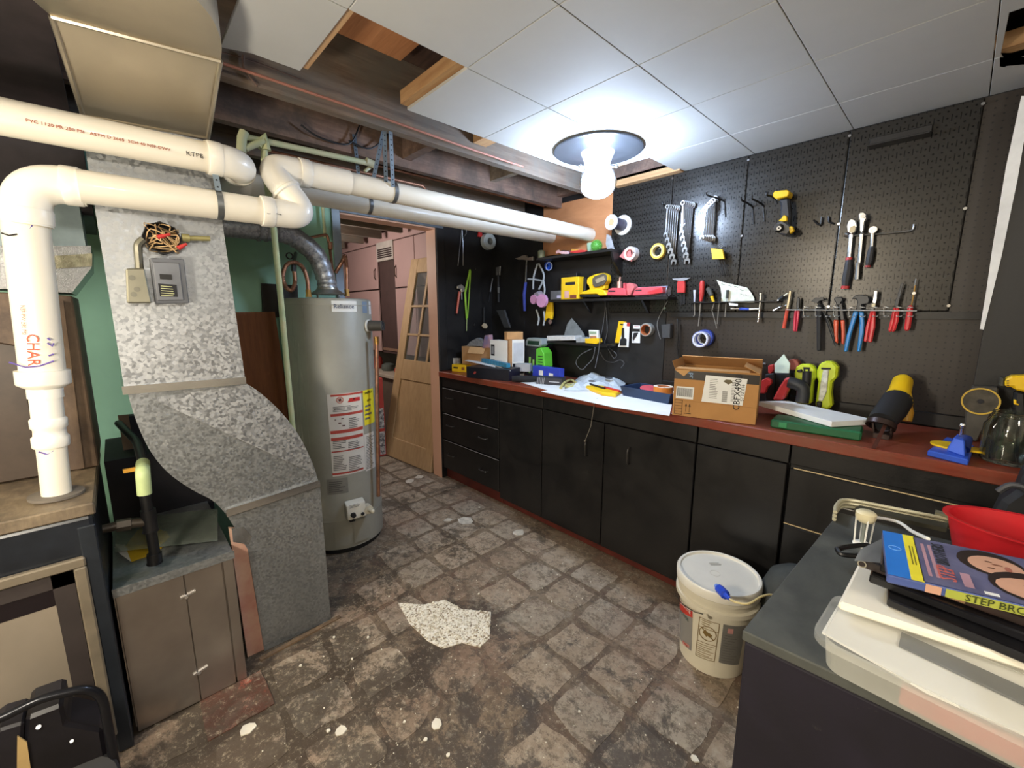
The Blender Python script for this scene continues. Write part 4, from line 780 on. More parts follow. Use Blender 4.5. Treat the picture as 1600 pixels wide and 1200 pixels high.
# ================================================================ WALL TOOLS
class Tool:
    def __init__(s, name, label, cat, x, y, plane='B', group=None, w=.02):
        s.f = B if plane == 'B' else D; s.out = V((0, -1, 0)) if plane == 'B' else V((1, 0, 0)); s.w = w+(.018 if plane == 'B' else .002)
        s.t = T(name, label, cat, s.f(x, y, s.w), group)
    def pt(s, x, y, w=0): return s.f(x, y, s.w+w)
    def pr(s, name, m, pts, w=0, t=.008, bev=.0012, par=None): mb = MB(); mb.prism([s.pt(x, y, w) for x, y in pts], s.out*t); return O(name, mb, m, par or s.t, bev)
    def tb(s, name, m, pts, r, sm=0, n=8, par=None):
        q = [s.pt(*p) for p in pts]; q = spline(q, 5) if sm else q; mb = MB(); mb.tube(q, r, n); return O(name, mb, m, par or s.t)
    def ring(s, name, m, x, y, ro, ri, h, w=0, bev=0): mb = MB(); mb.ring(s.pt(x, y, w), s.out, ro, ri, h, 28, bev); return O(name, mb, m, s.t)
    def disc(s, name, m, x, y, r, h, w=0, r2=None): mb = MB(); a = s.pt(x, y, w); mb.cyl(a, a+s.out*h, r, r2); return O(name, mb, m, s.t)
def Z5(pts, ox=1020, oy=280, k=8): return [(ox+x/k, oy+y/k) for x, y in pts]
def Z7(pts): return [(1190+x/6.15, 290+y/6.15) for x, y in pts]
def Z8(pts): return [(1190+x/6.15, 420+y/6.15) for x, y in pts]
# wrenches
def wrench(x0, y0, x1, y1, w, sz, label, grp):
    t = Tool('combination_wrench', label, 'wrench', x0, y0, 'B', grp, w)
    a, b = t.pt(x0, y0), t.pt(x1, y1); d = (b-a).normalized(); o = t.out; s_ = d.cross(o).normalized()
    mb = MB(); mb.ring(a-o*sz*.25, o, sz*1.0, sz*.62, sz*.5, 14); mb.cbox((a+d*sz*.8+b)/2, d*((b-a).length-sz*1.2), s_*sz*.62, o*sz*.34)
    mb.prism([b+d*sz*k+s_*sz*j-o*sz*.2 for k, j in [(-1.0, -.35), (-.2, -1.0), (.9, -1.0), (1.2, -.5), (.2, -.45), (.05, 0), (.2, .45), (1.2, .5), (.9, 1.0), (-.2, 1.0), (-1.0, .35)]], o*sz*.45); O('wrench_body', mb, CHROME, t.t, .0006)
sets = [((1043, 323), (3.2, .6), (1040, 366), (2.6, 8.5), 6, 'left hook'), ((1067, 317), (3.0, .8), (1065, 363), (1.8, 8.8), 6, 'middle hook'), ((1101, 327), (3.2, -3.2), (1097, 370), (3.2, .5), 6, 'right hook')]
ordn = ['frontmost', 'second', 'third', 'fourth', 'fifth', 'rearmost']
for (x0, y0), (ax_, ay), (x1, y1), (bx_, by), n, hn in sets:
    for i in range(n): wrench(x0+ax_*i, y0+ay*i, x1+bx_*i, y1+by*i, .085-i*.014, .0125+.0011*i, f'{ordn[i]} chrome wrench hanging from the {hn} of the wrench rack'.replace('wrench rack', 'three wrench hooks'), f'chrome wrenches on the {hn}')
def hook(x, y, dx_=20, dy_=14, drop=22, label='', w=0):
    t = Tool('peg_hook', label, 'hook', x, y, 'B', None, .0)
    t.tb('wire', BLACKM, [(x+dx_, y+dy_+drop, 0), (x+dx_-1, y+dy_+drop*.5, .001), (x+dx_-2, y+dy_, .002), (x+dx_*.5, y+dy_*.5, .05), (x+1, y+2, .09), (x, y-3, .092)], .0045, 1)
hook(1104, 303, 30, 12, 24, 'black peg hook holding the right hand bunch of wrenches'); hook(1158, 311, 20, 13, 26, 'empty black peg hook, left one of the empty pair'); hook(1175, 309, 20, 13, 24, 'empty black peg hook, right one of the empty pair'); hook(1035, 318, 14, 6, 8, 'black peg hook holding the left hand bunch of wrenches'); hook(1198, 303, 16, 8, 8, 'black peg hook holding the yellow cordless tool')
t = Tool('peg_hook', 'short black double peg hook right of the yellow cordless tool', 'hook', 1278, 345); t.tb('wire', BLACKM, Z7([(500, 330), (530, 360), (565, 375), (580, 300)]), .004, 1)
t = Tool('peg_hook', 'short black single peg hook near the panel seam', 'hook', 1296, 345); t.tb('wire', BLACKM, Z7([(645, 295), (650, 350), (690, 358)]), .004, 1)
# folding hex set yellow
t = Tool('hex_key_set', 'yellow folding hex key set below the right hand wrenches', 'hex keys', 1123, 396, w=.03)
t.pr('handle', YEL, Z5([(742, 868), (885, 880), (908, 1000), (760, 1005)]), 0, .018); 
for k in range(4): t.tb('hex_key', DARKSTEEL, Z5([(800+k*28, 1010), (815+k*30, 1080), (850+k*22, 1200)]), .0022)
for k in range(3): t.tb('hex_key', STEEL, Z5([(660+k*25, 860-k*12), (740+k*20, 835), ][:2]), .0018); t.tb('hex_key', STEEL, Z5([(810+k*15, 835+k*14), (860+k*15, 800+k*14), (880+k*14, 815+k*14)]), .0018)
# cordless tool
t = Tool('cordless_tool', 'yellow and black cordless angle tool hanging on metal pegboard', 'power tool', 1226, 340, w=.03)
t.pr('battery_foot', YEL, Z7([(150, 92), (170, 78), (290, 66), (306, 88), (290, 128), (180, 152), (150, 132)]), 0, .07, .004); t.pr('handle', mat('2b2e33', .45), Z7([(185, 150), (285, 130), (302, 300), (290, 390), (262, 420), (205, 390), (198, 290), (208, 210)]), .01, .045, .008)
t.pr('gear_case', mat('4b4c4e', .35, .4), Z7([(150, 430), (165, 380), (230, 345), (310, 400), (318, 440), (280, 490), (200, 478)]), .01, .06, .006); t.pr('trim', YEL, Z7([(170, 345), (200, 320), (225, 285), (252, 300), (255, 345), (220, 350)]), .055, .02, .003); t.pr('trim', YEL, Z7([(275, 400), (310, 395), (322, 440), (285, 470)]), .05, .025, .003)
c_ = Z7([(168, 410)])[0]; t.disc('chuck', DARKSTEEL, *c_, .021, .035, .07, .016); t.ring('chuck_ring', CHROME, *c_, .010, .004, .004, .105); t.tb('belt_clip', CHROME, Z7([(150, 60), (140, 100), (150, 135)]), .003, 1)
# ratchets
t = Tool('ratchet_wrench', 'large ratchet with black and red grip, left of chrome ratchet', 'ratchet', 1327, 400, w=.03)
t.pr('head', CHROME, Z7([(835, 345), (870, 320), (910, 335), (925, 380), (910, 450), (870, 475), (830, 455), (820, 400)]), 0, .02, .004); t.pr('face_plate', mat('8e8878', .35, .8), Z7([(850, 400), (895, 380), (905, 410), (895, 445), (870, 458), (840, 445)]), .02, .002); t.tb('shaft', CHROME, Z7([(862, 470), (840, 690)]), .0085); t.tb('collar', RED, Z7([(840, 690), (838, 715)]), .0125); t.tb('grip', mat('35363a', .6), Z7([(836, 716), (830, 800), (812, 900), (806, 962)]), [.0115, .0155, .0165, .014]); t.tb('end_cap', RED, Z7([(805, 964), (800, 992)]), .0155)
t = Tool('ratchet_wrench', 'bright chrome flex head ratchet between the two black gripped ones', 'ratchet', 1347, 390, w=.035)
t.pr('head', CHROME, Z7([(930, 290), (950, 262), (990, 258), (1018, 280), (1018, 320), (1000, 350), (990, 430), (970, 470), (945, 440), (945, 350)]), 0, .02, .004); t.disc('drive', STEEL, *Z7([(976, 296)])[0], .009, .006, .02); t.tb('shaft', CHROME, Z7([(962, 468), (950, 600), (935, 740)]), .0075); t.tb('handle', STEEL, Z7([(932, 742), (925, 770), (915, 900)]), [.010, .0085, .0085])
t = Tool('ratchet_wrench', 'small ratchet with stubby black grip, right of chrome ratchet', 'ratchet', 1360, 380, w=.03)
c_ = Z7([(1075, 430)])[0]; t.disc('head', CHROME, *c_, .0145, .018); t.ring('face_plate', STEEL, *c_, .010, .005, .003, .018); t.tb('shaft', CHROME, Z7([(1066, 455), (1058, 585)]), .0065); t.tb('grip', mat('35363a', .6), Z7([(1058, 588), (1048, 640), (1035, 720), (1022, 765)]), [.009, .0125, .013, .009]); t.tb('end_cap', RED, Z7([(1020, 768), (1017, 784)]), .0105)
t = Tool('hook_rail', 'thin twisted steel rod the three ratchets hang on', 'rod', 1370, 365, w=.015); t.tb('rod', STEEL, Z7([(805, 485), (900, 478), (1100, 466), (1300, 448), (1435, 432), (1460, 400), (1462, 370)]), .0035, 1); t.tb('socket', CHROME, Z7([(798, 470), (835, 478)]), .010)
# plier rack
t = Tool('plier_rack', 'long thin wire rack holding the row of pliers', 'rack', 1330, 486, w=.03)
t.tb('rail', mat('D8D8D4', .3, .5), [(x, y, .03) for x, y in Z8([(235, 395), (800, 398), (1490, 405)])], .0026); 
for x in (430, 545, 640, 720, 865, 970, 1090, 1200, 1320, 1430):
    mb = MB(); a = [t.pt(*p, w_) for (p, w_) in zip(Z8([(x-28, 372), (x-22, 368), (x+22, 370), (x+28, 374)]), (0, .035, .035, 0))]; b = [t.pt(*p, w_) for (p, w_) in zip(Z8([(x-28, 448), (x-22, 456), (x+22, 456), (x+28, 446)]), (0, .035, .035, 0))]
    mb.tube(a, .002, 6); mb.tube(b, .002, 6); mb.tube([a[0], b[0]], .0016, 6); O('hoop', mb, mat('D8D8D4', .3, .5), t.t)
def pl(label, name='pliers', cat='pliers'): t = Tool(name, label, cat, 1300, 480, w=.035); return t
t = pl('orange red needle nose pliers, leftmost on the wire rack'); t.pr('jaws', mat('a69c84', .35, .7), Z8([(270, 212), (290, 212), (285, 260), (262, 385), (240, 385), (262, 260)]), 0, .01); t.tb('handle', mat('d9543f', .35), Z8([(248, 385), (232, 470), (212, 572)]), .008)
t = pl('dark hooked pick lying across the rack beside the orange pliers', 'hook_pick', 'pick'); t.tb('grip', RUBBER, Z8([(165, 300), (215, 262)]), .008); t.tb('tip', mat('b8ad8c', .4, .6), Z8([(215, 262), (245, 242), (270, 245)]), .004, 1); t.tb('shaft', CHROME, Z8([(130, 325), (165, 300)]), .004); t.tb('shaft', CHROME, Z8([(110, 405), (160, 375), (240, 350)]), .0028)
t = pl('pink red handled side cutters, second pliers from left'); t.pr('jaws', DARKSTEEL, Z8([(345, 290), (358, 268), (372, 290), (370, 370), (350, 400), (338, 370)]), 0, .012); t.pr('handle', mat('cf3350', .3), Z8([(322, 400), (345, 402), (338, 480), (332, 605), (305, 600), (313, 480)]), 0, .014, .004); t.pr('handle', mat('cf3350', .3), Z8([(347, 402), (370, 405), (362, 490), (345, 605), (334, 602), (342, 480)]), 0, .014, .004)
t = pl('black tile nippers with long black handle on the wire rack'); t.pr('jaws', DARKSTEEL, Z8([(485, 312), (520, 280), (600, 274), (606, 300), (560, 310), (545, 330), (520, 325)]), 0, .015); t.pr('handle', RUBBER, Z8([(532, 350), (580, 355), (576, 790), (536, 790)]), 0, .015, .004); t.tb('handle', DARKSTEEL, Z8([(545, 325), (620, 470), (715, 740)]), .005)
t = pl('orange handled end cutters right of the black nippers'); t.pr('jaws', DARKSTEEL, Z8([(698, 292), (710, 272), (780, 270), (788, 300), (770, 320), (765, 350), (725, 350), (715, 318)]), 0, .016, .003)
t.pr('arm', DARKSTEEL, Z8([(708, 345), (738, 340), (742, 492), (700, 492)]), 0, .012); t.pr('arm', DARKSTEEL, Z8([(745, 340), (775, 330), (800, 492), (764, 492)]), .002, .012); t.pr('handle', mat('d2502f', .35), Z8([(696, 490), (742, 490), (735, 640), (738, 720), (710, 700), (700, 600)]), 0, .015, .004); t.pr('handle', mat('d2502f', .35), Z8([(762, 490), (802, 490), (804, 640), (795, 730), (772, 722), (772, 600)]), 0, .015, .004)
t = pl('large blue handled tongue and groove pliers'); t.pr('jaws', DARKSTEEL, Z8([(868, 292), (905, 256), (945, 248), (1030, 258), (1042, 300), (1030, 335), (970, 345), (965, 410), (912, 410), (925, 320), (915, 290)]), 0, .016, .003); BH = mat('1f7fc4', .35, 0, .06); t.pr('handle', BH, Z8([(888, 408), (935, 412), (900, 520), (868, 620), (828, 798), (795, 795), (822, 640), (860, 510)]), 0, .016, .004); t.pr('handle', BH, Z8([(938, 412), (985, 415), (990, 520), (985, 620), (952, 798), (920, 795), (938, 640), (948, 520)]), .002, .016, .004)
t = pl('red handled long nose pliers with bright chrome jaws'); t.pr('jaws', CHROME, Z8([(1085, 212), (1120, 210), (1112, 300), (1100, 335), (1066, 328)]), 0, .014, .002); t.pr('collar', mat('8e8a78', .4, .7), Z8([(1060, 330), (1105, 335), (1095, 375), (1055, 368)]), 0, .018, .002)
t.pr('handle', REDH, Z8([(1052, 398), (1075, 400), (1050, 520), (1018, 705), (985, 700), (1005, 560)]), 0, .018, .005); t.pr('handle', REDH, Z8([(1073, 398), (1098, 402), (1095, 560), (1062, 710), (1025, 705), (1048, 540)]), .002, .018, .005)
t = pl('red handled wire strippers with long dark blade'); t.pr('blade', DARKSTEEL, Z8([(1345, 136), (1366, 140), (1335, 260), (1310, 370), (1280, 365), (1290, 305)]), 0, .008, .001); t.pr('handle', REDH, Z8([(1270, 368), (1300, 372), (1285, 500), (1248, 612), (1218, 600), (1240, 500)]), 0, .018, .005); t.pr('handle', REDH, Z8([(1298, 370), (1328, 376), (1318, 500), (1290, 590), (1255, 614), (1278, 500)]), .002, .018, .005)
t = pl('red handled scribing tool with thin bent tip, rightmost on rack'); t.tb('tip', BRASS, Z8([(1440, 350), (1462, 240), (1475, 160)]), .0028); t.tb('tip', STEEL, Z8([(1470, 170), (1484, 95)]), .0022); t.disc('nut', CHROME, *Z8([(1465, 235)])[0], .006, .008, -.004); t.pr('handle', REDH, Z8([(1408, 350), (1458, 348), (1448, 470), (1430, 580), (1395, 606), (1370, 585), (1385, 470)]), 0, .017, .006)
# screwdriver ledge
t = Tool('tool_ledge', 'narrow black ledge with slots holding the screwdrivers', 'ledge', 1150, 478, w=.0)
a, b = B(1082, 473, .02), B(1222, 475, .02); mb = MB(); mb.box((a.x, WALLY-.085, a.z-.004), (b.x, WALLY-.019, a.z+.002)); mb.box((a.x, WALLY-.024, a.z-.04), (b.x, WALLY-.019, a.z-.004)); O('shelf', mb, BLKCAB, t.t, .001)
def Z6(pts): return [(1020+x/8, 420+y/8) for x, y in pts]
def sd(label, hm, hp_, sh, r, rs=.0025, hr=None, cat='screwdriver', name='screwdriver', extra=None):
    t = Tool(name, label, cat, *Z6(hp_)[0], w=.035); t.tb('handle', hm, Z6(hp_), hr or r, n=12); t.tb('shaft', STEEL, Z6(sh), rs); return t
sd('blue and white handled small pick on the left of the ledge', mat('8e9cc4', .4, h2='dfe2ea'), [(525, 265), (525, 340), (522, 415)], [(522, 415), (525, 570), (510, 600), (500, 590)], [.008, .006, .0045], name='hook_pick', cat='pick')
sd('large red handled screwdriver on the ledge', RED, [(622, 152), (618, 180), (612, 320), (600, 405)], [(598, 405), (585, 580), (570, 715)], [.011, .0145, .0135, .009], .0035)
t = sd('black and yellow bent nut driver beside the red screwdriver', mat('4a4a46', .6), [(690, 240), (735, 335)], [(765, 425), (740, 520), (800, 745)], [.0135, .0125]); t.tb('collar', YEL, Z6([(735, 340), (762, 420)]), [.009, .007], n=10)
sd('small black screwdriver in front of the paper bag edge', RUBBER, [(835, 352), (832, 415)], [(830, 415), (805, 690)], .0055)
sd('black gripped thin screwdriver in front of the paper bag', mat('3a403c', .6), [(935, 265), (925, 372)], [(920, 372), (903, 600)], .0068)
t = Tool('tyre_bar', 'chrome T bar leaning on the right end of the ledge', 'bar', *Z6([(1340, 500)])[0], w=.05); t.tb('bar', CHROME, Z6([(1352, 310), (1335, 500), (1315, 668)]), .0055, n=10); t.tb('knob', CHROME, Z6([(1352, 305), (1350, 325)]), .008, n=10)
t = Tool('marker_pen', 'blue and white pen lying across the ledge front', 'pen', *Z6([(1150, 500)])[0], w=.06); t.tb('tip', WHITE, Z6([(975, 497), (1085, 498)]), .003); t.tb('barrel', BLUE, Z6([(1085, 500), (1205, 505)]), .007, n=10); t.tb('cap', WHITE, Z6([(1205, 505), (1290, 500), (1335, 502)]), [.006, .004, .004])
t = Tool('paper_bag', 'crumpled pale printed paper sheet standing on the ledge', 'paper', *Z6([(1050, 330)])[0], w=.02); t.pr('sheet', mat('D5DBC6', .7, 0, .18, 26, h2='F2F4EA'), Z6([(800, 138), (870, 165), (1000, 195), (1180, 235), (1235, 300), (1272, 372), (1275, 425), (855, 425), (862, 330), (850, 240)]), 0, .004, 0); t.pr('tag', PAPER, Z6([(952, 425), (1066, 440), (1062, 465), (955, 458)]), .06, .001, 0)
for k, (x, y, a_) in enumerate([(880, 190, .4), (960, 210, .2), (1040, 225, -.3), (1110, 260, .5), (1180, 330, .9), (1120, 320, .2)]): t.tb('print', mat('5d6b54', .7), [(*p, .005) for p in Z6([(x-25, y-8), (x, y+12*a_), (x+25, y+10)])], .001, 1)
t = Tool('hex_key_holder', 'red hex key holder with black keys on the pegboard', 'hex keys', *Z6([(367, 300)])[0], w=.01)
t.pr('holder', RED, Z6([(318, 190), (330, 152), (410, 155), (420, 200), (415, 300), (322, 300)]), 0, .02, .002); 
for k in range(4): t.tb('hex_key', DARKSTEEL, Z6([(345+k*17, 300), (345+k*17, 455-k*4)]), .0028, n=6)
t.pr('bracket', GREYP, Z6([(250, 122), (330, 118), (390, 112), (475, 112), (430, 135), (390, 150), (330, 150), (262, 138)]), 0, .006, 0)
# tape rolls
def roll(name, label, x, y, ro, ri, h, m, mc=None, w=0, cat='tape', plane='B', second=None):
    t = Tool(name, label, cat, x, y, plane, w=w); t.ring('tape_band', m, x, y, ro, ri+.004, h, 0, .002); t.ring('core', mc or mat('C8A878', .7), x, y, ri+.0045, ri, h+.001, 0); t.tb('peg', BLACKM, [(x+2, y-1, -w), (x, y-ri*150, h+.02)], .003); return t
roll('masking_tape', 'yellow masking tape roll beside the left wrenches', 1030, 393, .047, .03, .028, mat('DDB84A', .5), mat('e8d49a', .6))
t = roll('warning_tape', 'white and red tape roll with loose end', 990, 397, .043, .022, .05, mat('D9CDCB', .5, 0, .1, 30, h2='EFE9E6'), mat('a86455', .6), .0); t.pr('loose_end', mat('C87470', .5), [(968, 401), (976, 390), (985, 385), (988, 409), (978, 406)], .04, .002)
roll('duct_tape', 'grey duct tape roll with orange core on the lower wall', 1014, 515, .042, .030, .045, mat('9b9c98', .4, .2), mat('B8683A', .6))
t = roll('blue_tape', 'rear blue and white painter tape roll', 1103, 528, .050, .032, .028, mat('34489F', .45), mat('DDE0E8', .6), .004); t = roll('blue_tape', 'front blue and white painter tape roll', 1097, 530, .047, .036, .03, mat('5A66B4', .45, h2='DDE0EE'), mat('E8EAF0', .6), .04)
t = Tool('blue_tape', 'small bright blue tape ring on the dark corner wall', 'tape', 859, 416, w=.01); t.ring('tape_band', mat('1E50C8', .4), 859, 416, .031, .012, .03, 0, .002); t.ring('rim', mat('B8C8F0', .4), 858, 416, .033, .027, .004, .031)
t = Tool('cable_spool', 'white spool wound with dark cable hanging on orange board', 'spool', 962, 348, w=.0)
t.disc('flange', WHITE, 974, 352, .063, .01, 0); t.disc('cable_winding', mat('4a4658', .5, 0, .25, 40), 974, 352, .036, .135, .0); fo = t.pt(974, 352, 0)+t.out*.135; mb = MB(); mb.ring(fo, t.out, .046, .022, .008); O('flange', mb, mat('DCE4EE', .4), t.t); mb = MB(); mb.cyl(fo-t.out*.003, fo+t.out*.002, .023); O('hub', mb, mat('B8946C', .6), t.t)
# battery light hanging, packs
t = Tool('bit_pack', 'yellow blister pack hanging left on lower wall', 'blister pack', 972, 520, w=.0); Z4 = lambda pts: [(850+x/8, 480+y/8) for x, y in pts]
t.pr('card', YEL, Z4([(945, 172), (1035, 182), (985, 450), (895, 442)]), 0, .012); t.pr('print', INK, Z4([(955, 205), (1010, 212), (1007, 228), (952, 222)]), .0125, .001, 0)
t = Tool('blade_pack', 'white and red blister pack overlapping the yellow one', 'blister pack', 980, 525, w=.018); t.pr('card', PAPER, Z4([(1000, 190), (1075, 202), (1060, 502), (930, 495), (985, 300)]), 0, .006); t.pr('header', RED, Z4([(1038, 190), (1076, 195), (1070, 240), (1034, 236)]), .0065, .001, 0); t.pr('tool', DARKSTEEL, Z4([(980, 260), (1003, 262), (1005, 380), (1035, 400), (1030, 480), (950, 478), (960, 400), (975, 390)]), .0065, .008)
t = Tool('hook_card', 'small white card pack beside the duct tape roll', 'blister pack', 993, 526, w=.0); t.pr('card', PAPER, Z4([(1118, 225), (1205, 228), (1205, 272), (1118, 268)]), 0, .004, 0); t.pr('card', PAPER, Z4([(1108, 305), (1206, 308), (1202, 448), (1100, 445)]), 0, .004, 0); t.pr('part', INK, Z4([(1125, 320), (1180, 315), (1160, 360), (1130, 400), (1115, 430), (1110, 380)]), .0045, .004, 0); t.pr('print', RED, Z4([(1130, 238), (1190, 240), (1190, 246), (1130, 244)]), .0045, .0005, 0)
t = Tool('wall_charger', 'small black plug charger on the lower wall', 'charger', 1047, 515, w=.0); t.pr('body', mat('3c3d3f', .5), [(1038, 507), (1052, 506), (1051, 528), (1039, 528)], 0, .04, .003); t.tb('lead', BLACKM, [(1058, 498, .03), (1059, 515, .035), (1058, 545, .03), (1062, 565, .02)], .006, 1)
# corner and doorway-side tools
t = Tool('claw_hammer', 'blue gripped claw hammer on the dark corner wall', 'hammer', 821, 440, w=.02); t.pr('head', mat('b8b2a4', .3, .8), [(807, 404), (812, 403), (818, 400), (824, 399), (828, 403), (835, 401), (835, 407), (826, 407), (818, 406), (812, 406)], 0, .022, .002); t.tb('shaft', CHROME, [(823, 405), (821.5, 443)], .0075); t.tb('grip', mat('3d4aa0', .5), [(821.5, 441), (819, 460), (820, 486)], [.012, .014, .012])
t = Tool('respirator', 'grey strapped respirator mask with two pink filters', 'mask', 845, 460, w=.03); SG = mat('B9C0C4', .55)
for pts in ([(840, 412), (834, 432), (833, 452)], [(842, 412), (850, 432), (842, 452)], [(825, 436), (837, 437), (849, 439)], [(849, 438), (851, 452), (850, 460)], [(838, 484), (842, 497), (840, 508)], [(850, 486), (851, 500), (849, 508)]): t.tb('strap', SG, pts, .0075, 1, 6)
t.disc('face_piece', mat('9a8f98', .5), 843, 463, .045, .04, 0, .03); t.disc('filter', mat('D89AC0', .6), 836, 468, .036, .02, .03); t.disc('filter', mat('E0A2CC', .6), 849, 470, .05, .025, .05)
t = Tool('inspection_light', 'slim yellow work light hanging under the small blue tape', 'torch', 861, 490, w=.02); t.pr('body', YEL, [(858, 470), (865, 470), (866, 490), (864, 501), (857, 508), (854, 498)], 0, .025, .004); t.disc('lens', BLACKM, 861, 503, .03, .03, .0); t.disc('reflector', CHROME, 860, 503, .018, .004, .031)
t = Tool('nail_bar', 'black flat bar leaning in the wall corner behind the boxes', 'bar', 790, 495, w=.02); t.pr('bar', mat('4a4b4d', .5, .2), [(778, 485), (790, 484), (799, 512), (790, 512), (782, 492)], 0, .02, .002)
def DT(*a, **k): return Tool(*a, plane='D', **k)
t = DT('dividers', 'chrome dividers hanging by the doorway casing', 'dividers', 720, 385); t.tb('leg', CHROME, [(721.5, 358), (718.5, 385), (715.5, 415)], .0035); t.tb('leg', CHROME, [(722, 360), (723.5, 385), (723.5, 415)], .0035); t.tb('bow', CHROME, [(722.5, 372), (728, 365), (728.5, 356)], .005, 1); t.disc('pivot', CHROME, 721.5, 358, .009, .01)
t = DT('red_clip', 'tiny red plastic clip near the grey tape roll', 'clip', 749, 366); t.pr('clip', RED, [(747, 361), (750, 360), (752, 366), (752, 371), (746, 370)], 0, .015)
t = DT('grey_tape', 'pale grey tape roll on the dark wall under the vent pipes', 'tape', 760, 378, w=.03); t.ring('tape_band', mat('B4BAB6', .5), 760, 378, .068, .03, .05, 0, .003); t.ring('core', mat('8a8a80', .6), 760, 378, .031, .026, .051, 0)
t = DT('pipe_wrench', 'orange red pipe wrench hanging beside the doorway', 'wrench', 716, 470); t.tb('handle', mat('D0644C', .4), [(718, 456), (716, 470), (713.5, 490)], [.012, .010, .009]); t.pr('hook_jaw', mat('c9c4bc', .35, .7), [(713, 447), (719, 444), (724, 449), (724, 455), (719, 457), (718, 451), (713, 451)], 0, .02, .002); t.tb('lower_jaw', STEEL, [(721, 455), (721.5, 468)], .006)
t = DT('lanyard', 'lime green webbing lanyard loop hanging by the doorway', 'lanyard', 731, 470); LG = mat('A6D84A', .6); t.pr('webbing', LG, [(733, 421), (735.5, 421), (728, 458), (730, 500), (728, 499), (725, 458)], 0, .002, 0); t.pr('webbing', LG, [(734.5, 421), (736, 424), (734, 455), (731, 497), (729.5, 497), (732.5, 455)], .004, .002, 0); t.tb('clip', mat('b5c98a', .5), [(729.5, 499), (729, 517)], .004)
t = DT('chisel', 'small black handled chisel hanging below the bars', 'chisel', 757, 500); t.tb('handle', RUBBER, [(756, 480), (756, 505)], .010); t.pr('tip', mat('c9b89a', .5), [(752, 509), (755, 505), (759, 506), (761, 510), (759, 513), (755, 513)], 0, .012)
t = DT('caulk_knife', 'slim black and silver knife leaning left of the black crowbar', 'knife', 768, 440); t.tb('handle', BLACKM, [(774, 414), (770, 433)], .006); t.tb('blade', STEEL, [(769.5, 435), (766, 456)], .006); t.tb('blade', DARKSTEEL, [(766, 456), (763.5, 471)], .003)
t = Tool('crowbar', 'black crowbar with claw near the room corner', 'crowbar', 779, 440, w=.01); t.pr('claw', STEEL, [(776, 418), (783, 416), (782, 430), (780, 430), (780, 422), (778, 430), (776, 430)], 0, .01, .001); t.tb('shaft', mat('3a3a3c', .4, .3), [(778.5, 430), (779, 472)], .009); t.pr('label', GREYP, [(777.5, 449), (781, 449), (780.5, 458), (778, 458)], .01, .001, 0)
for x, y, lb in ((742, 505, 'short bright nail left of the small chisel'), (744, 418, 'short bright nail above the lime lanyard')): mb = MB(); mb.cyl(D(x, y, .001), D(x-1, y+3, .03), .003, n=6); tag(O('wall_nail', mb, STEEL), lb+' on the dark wall', 'nail')

# ================================================================ SHELVES IN THE CORNER
def shelf(label, x0, x1, z, dep, th=.018, y=WALLY, m=BLKCAB):
    t = T('wall_shelf', label, 'shelf', ((x0+x1)/2, y-.05, z)); mb = MB(); mb.box((x0, y-dep, z-th), (x1, y-.013, z)); O('board', mb, m, t, .002); return t
SD = .13
a, b = P(858, 466, 'Y', WALLY-SD), P(1046, 466, 'Y', WALLY-SD); SZ = (a.z+b.z)/2
s1 = shelf('long black shelf holding chargers and the yellow torch', a.x, b.x-.01, SZ, SD)
mb = MB(); 
for x in (a.x+.3, b.x-.2): mb = MB(); mb.prism([(x, WALLY-.02, SZ-.0185), (x, WALLY-.11, SZ-.0185), (x, WALLY-.02, SZ-.10)], (.015, 0, 0)); O('bracket', mb, BLKCAB, s1)
a2, b2 = P(838, 399, 'Y', WALLY-.16), P(955, 393, 'Y', WALLY-.16); TZ = (a2.z+b2.z)/2
s2 = shelf('upper black corner shelf under the orange board', a2.x, b2.x, TZ, .16); mb = MB(); mb.prism([(b2.x-.015, WALLY-.013, TZ-.019), (b2.x-.015, WALLY-.15, TZ-.019), (b2.x-.015, WALLY-.12, TZ-.08), (b2.x-.015, WALLY-.013, TZ-.17)], (.015, 0, 0)); O('side_panel', mb, BLKCAB, s2)
a3, b3 = P(866, 535, 'Y', WALLY-.16), P(948, 537, 'Y', WALLY-.16); LZ = (a3.z+b3.z)/2
s3 = shelf('small low black shelf holding the multimeter', a3.x-.08, b3.x, LZ, .16)
def on(x, y, z, yy=None, dep=.1):  # point on a shelf top at depth dep from the wall
    return P(x, y, 'Y', WALLY-dep)
def shitem(name, label, cat, x0, x1, ytop, z, dep0, dep1, m, bev=.003, par=None):
    a, b = P(x0, ytop, 'Y', WALLY-dep1), P(x1, ytop, 'Y', WALLY-dep1); zt = max((a.z+b.z)/2, z+.008); t = T(name, label, cat, ((a.x+b.x)/2, WALLY-dep1, z)); mb = MB(); mb.box((a.x, WALLY-dep1, z+.0005), (b.x, WALLY-dep0, zt)); O('body', mb, m, t, bev); t['zt'] = zt; return t, a.x, b.x, zt
t, x0, x1, zt = shitem('tin_box', 'low grey tin box at the left of the long shelf', 'tin', 860, 881, 454, SZ, .05, .12, mat('6d6f74', .4, .4)); mb = MB(); mb.box(((x0+x1)/2-.0, WALLY-.1212, SZ+.01), ((x0+x1)/2+.04, WALLY-.1204, SZ+.03)); O('label', mb, mat('b9b4d0', .6), t)
t, x0, x1, zt = shitem('screw_box', 'bright yellow carton standing on the long shelf', 'carton', 877, 904, 433, SZ, .06, .125, YEL, .002)
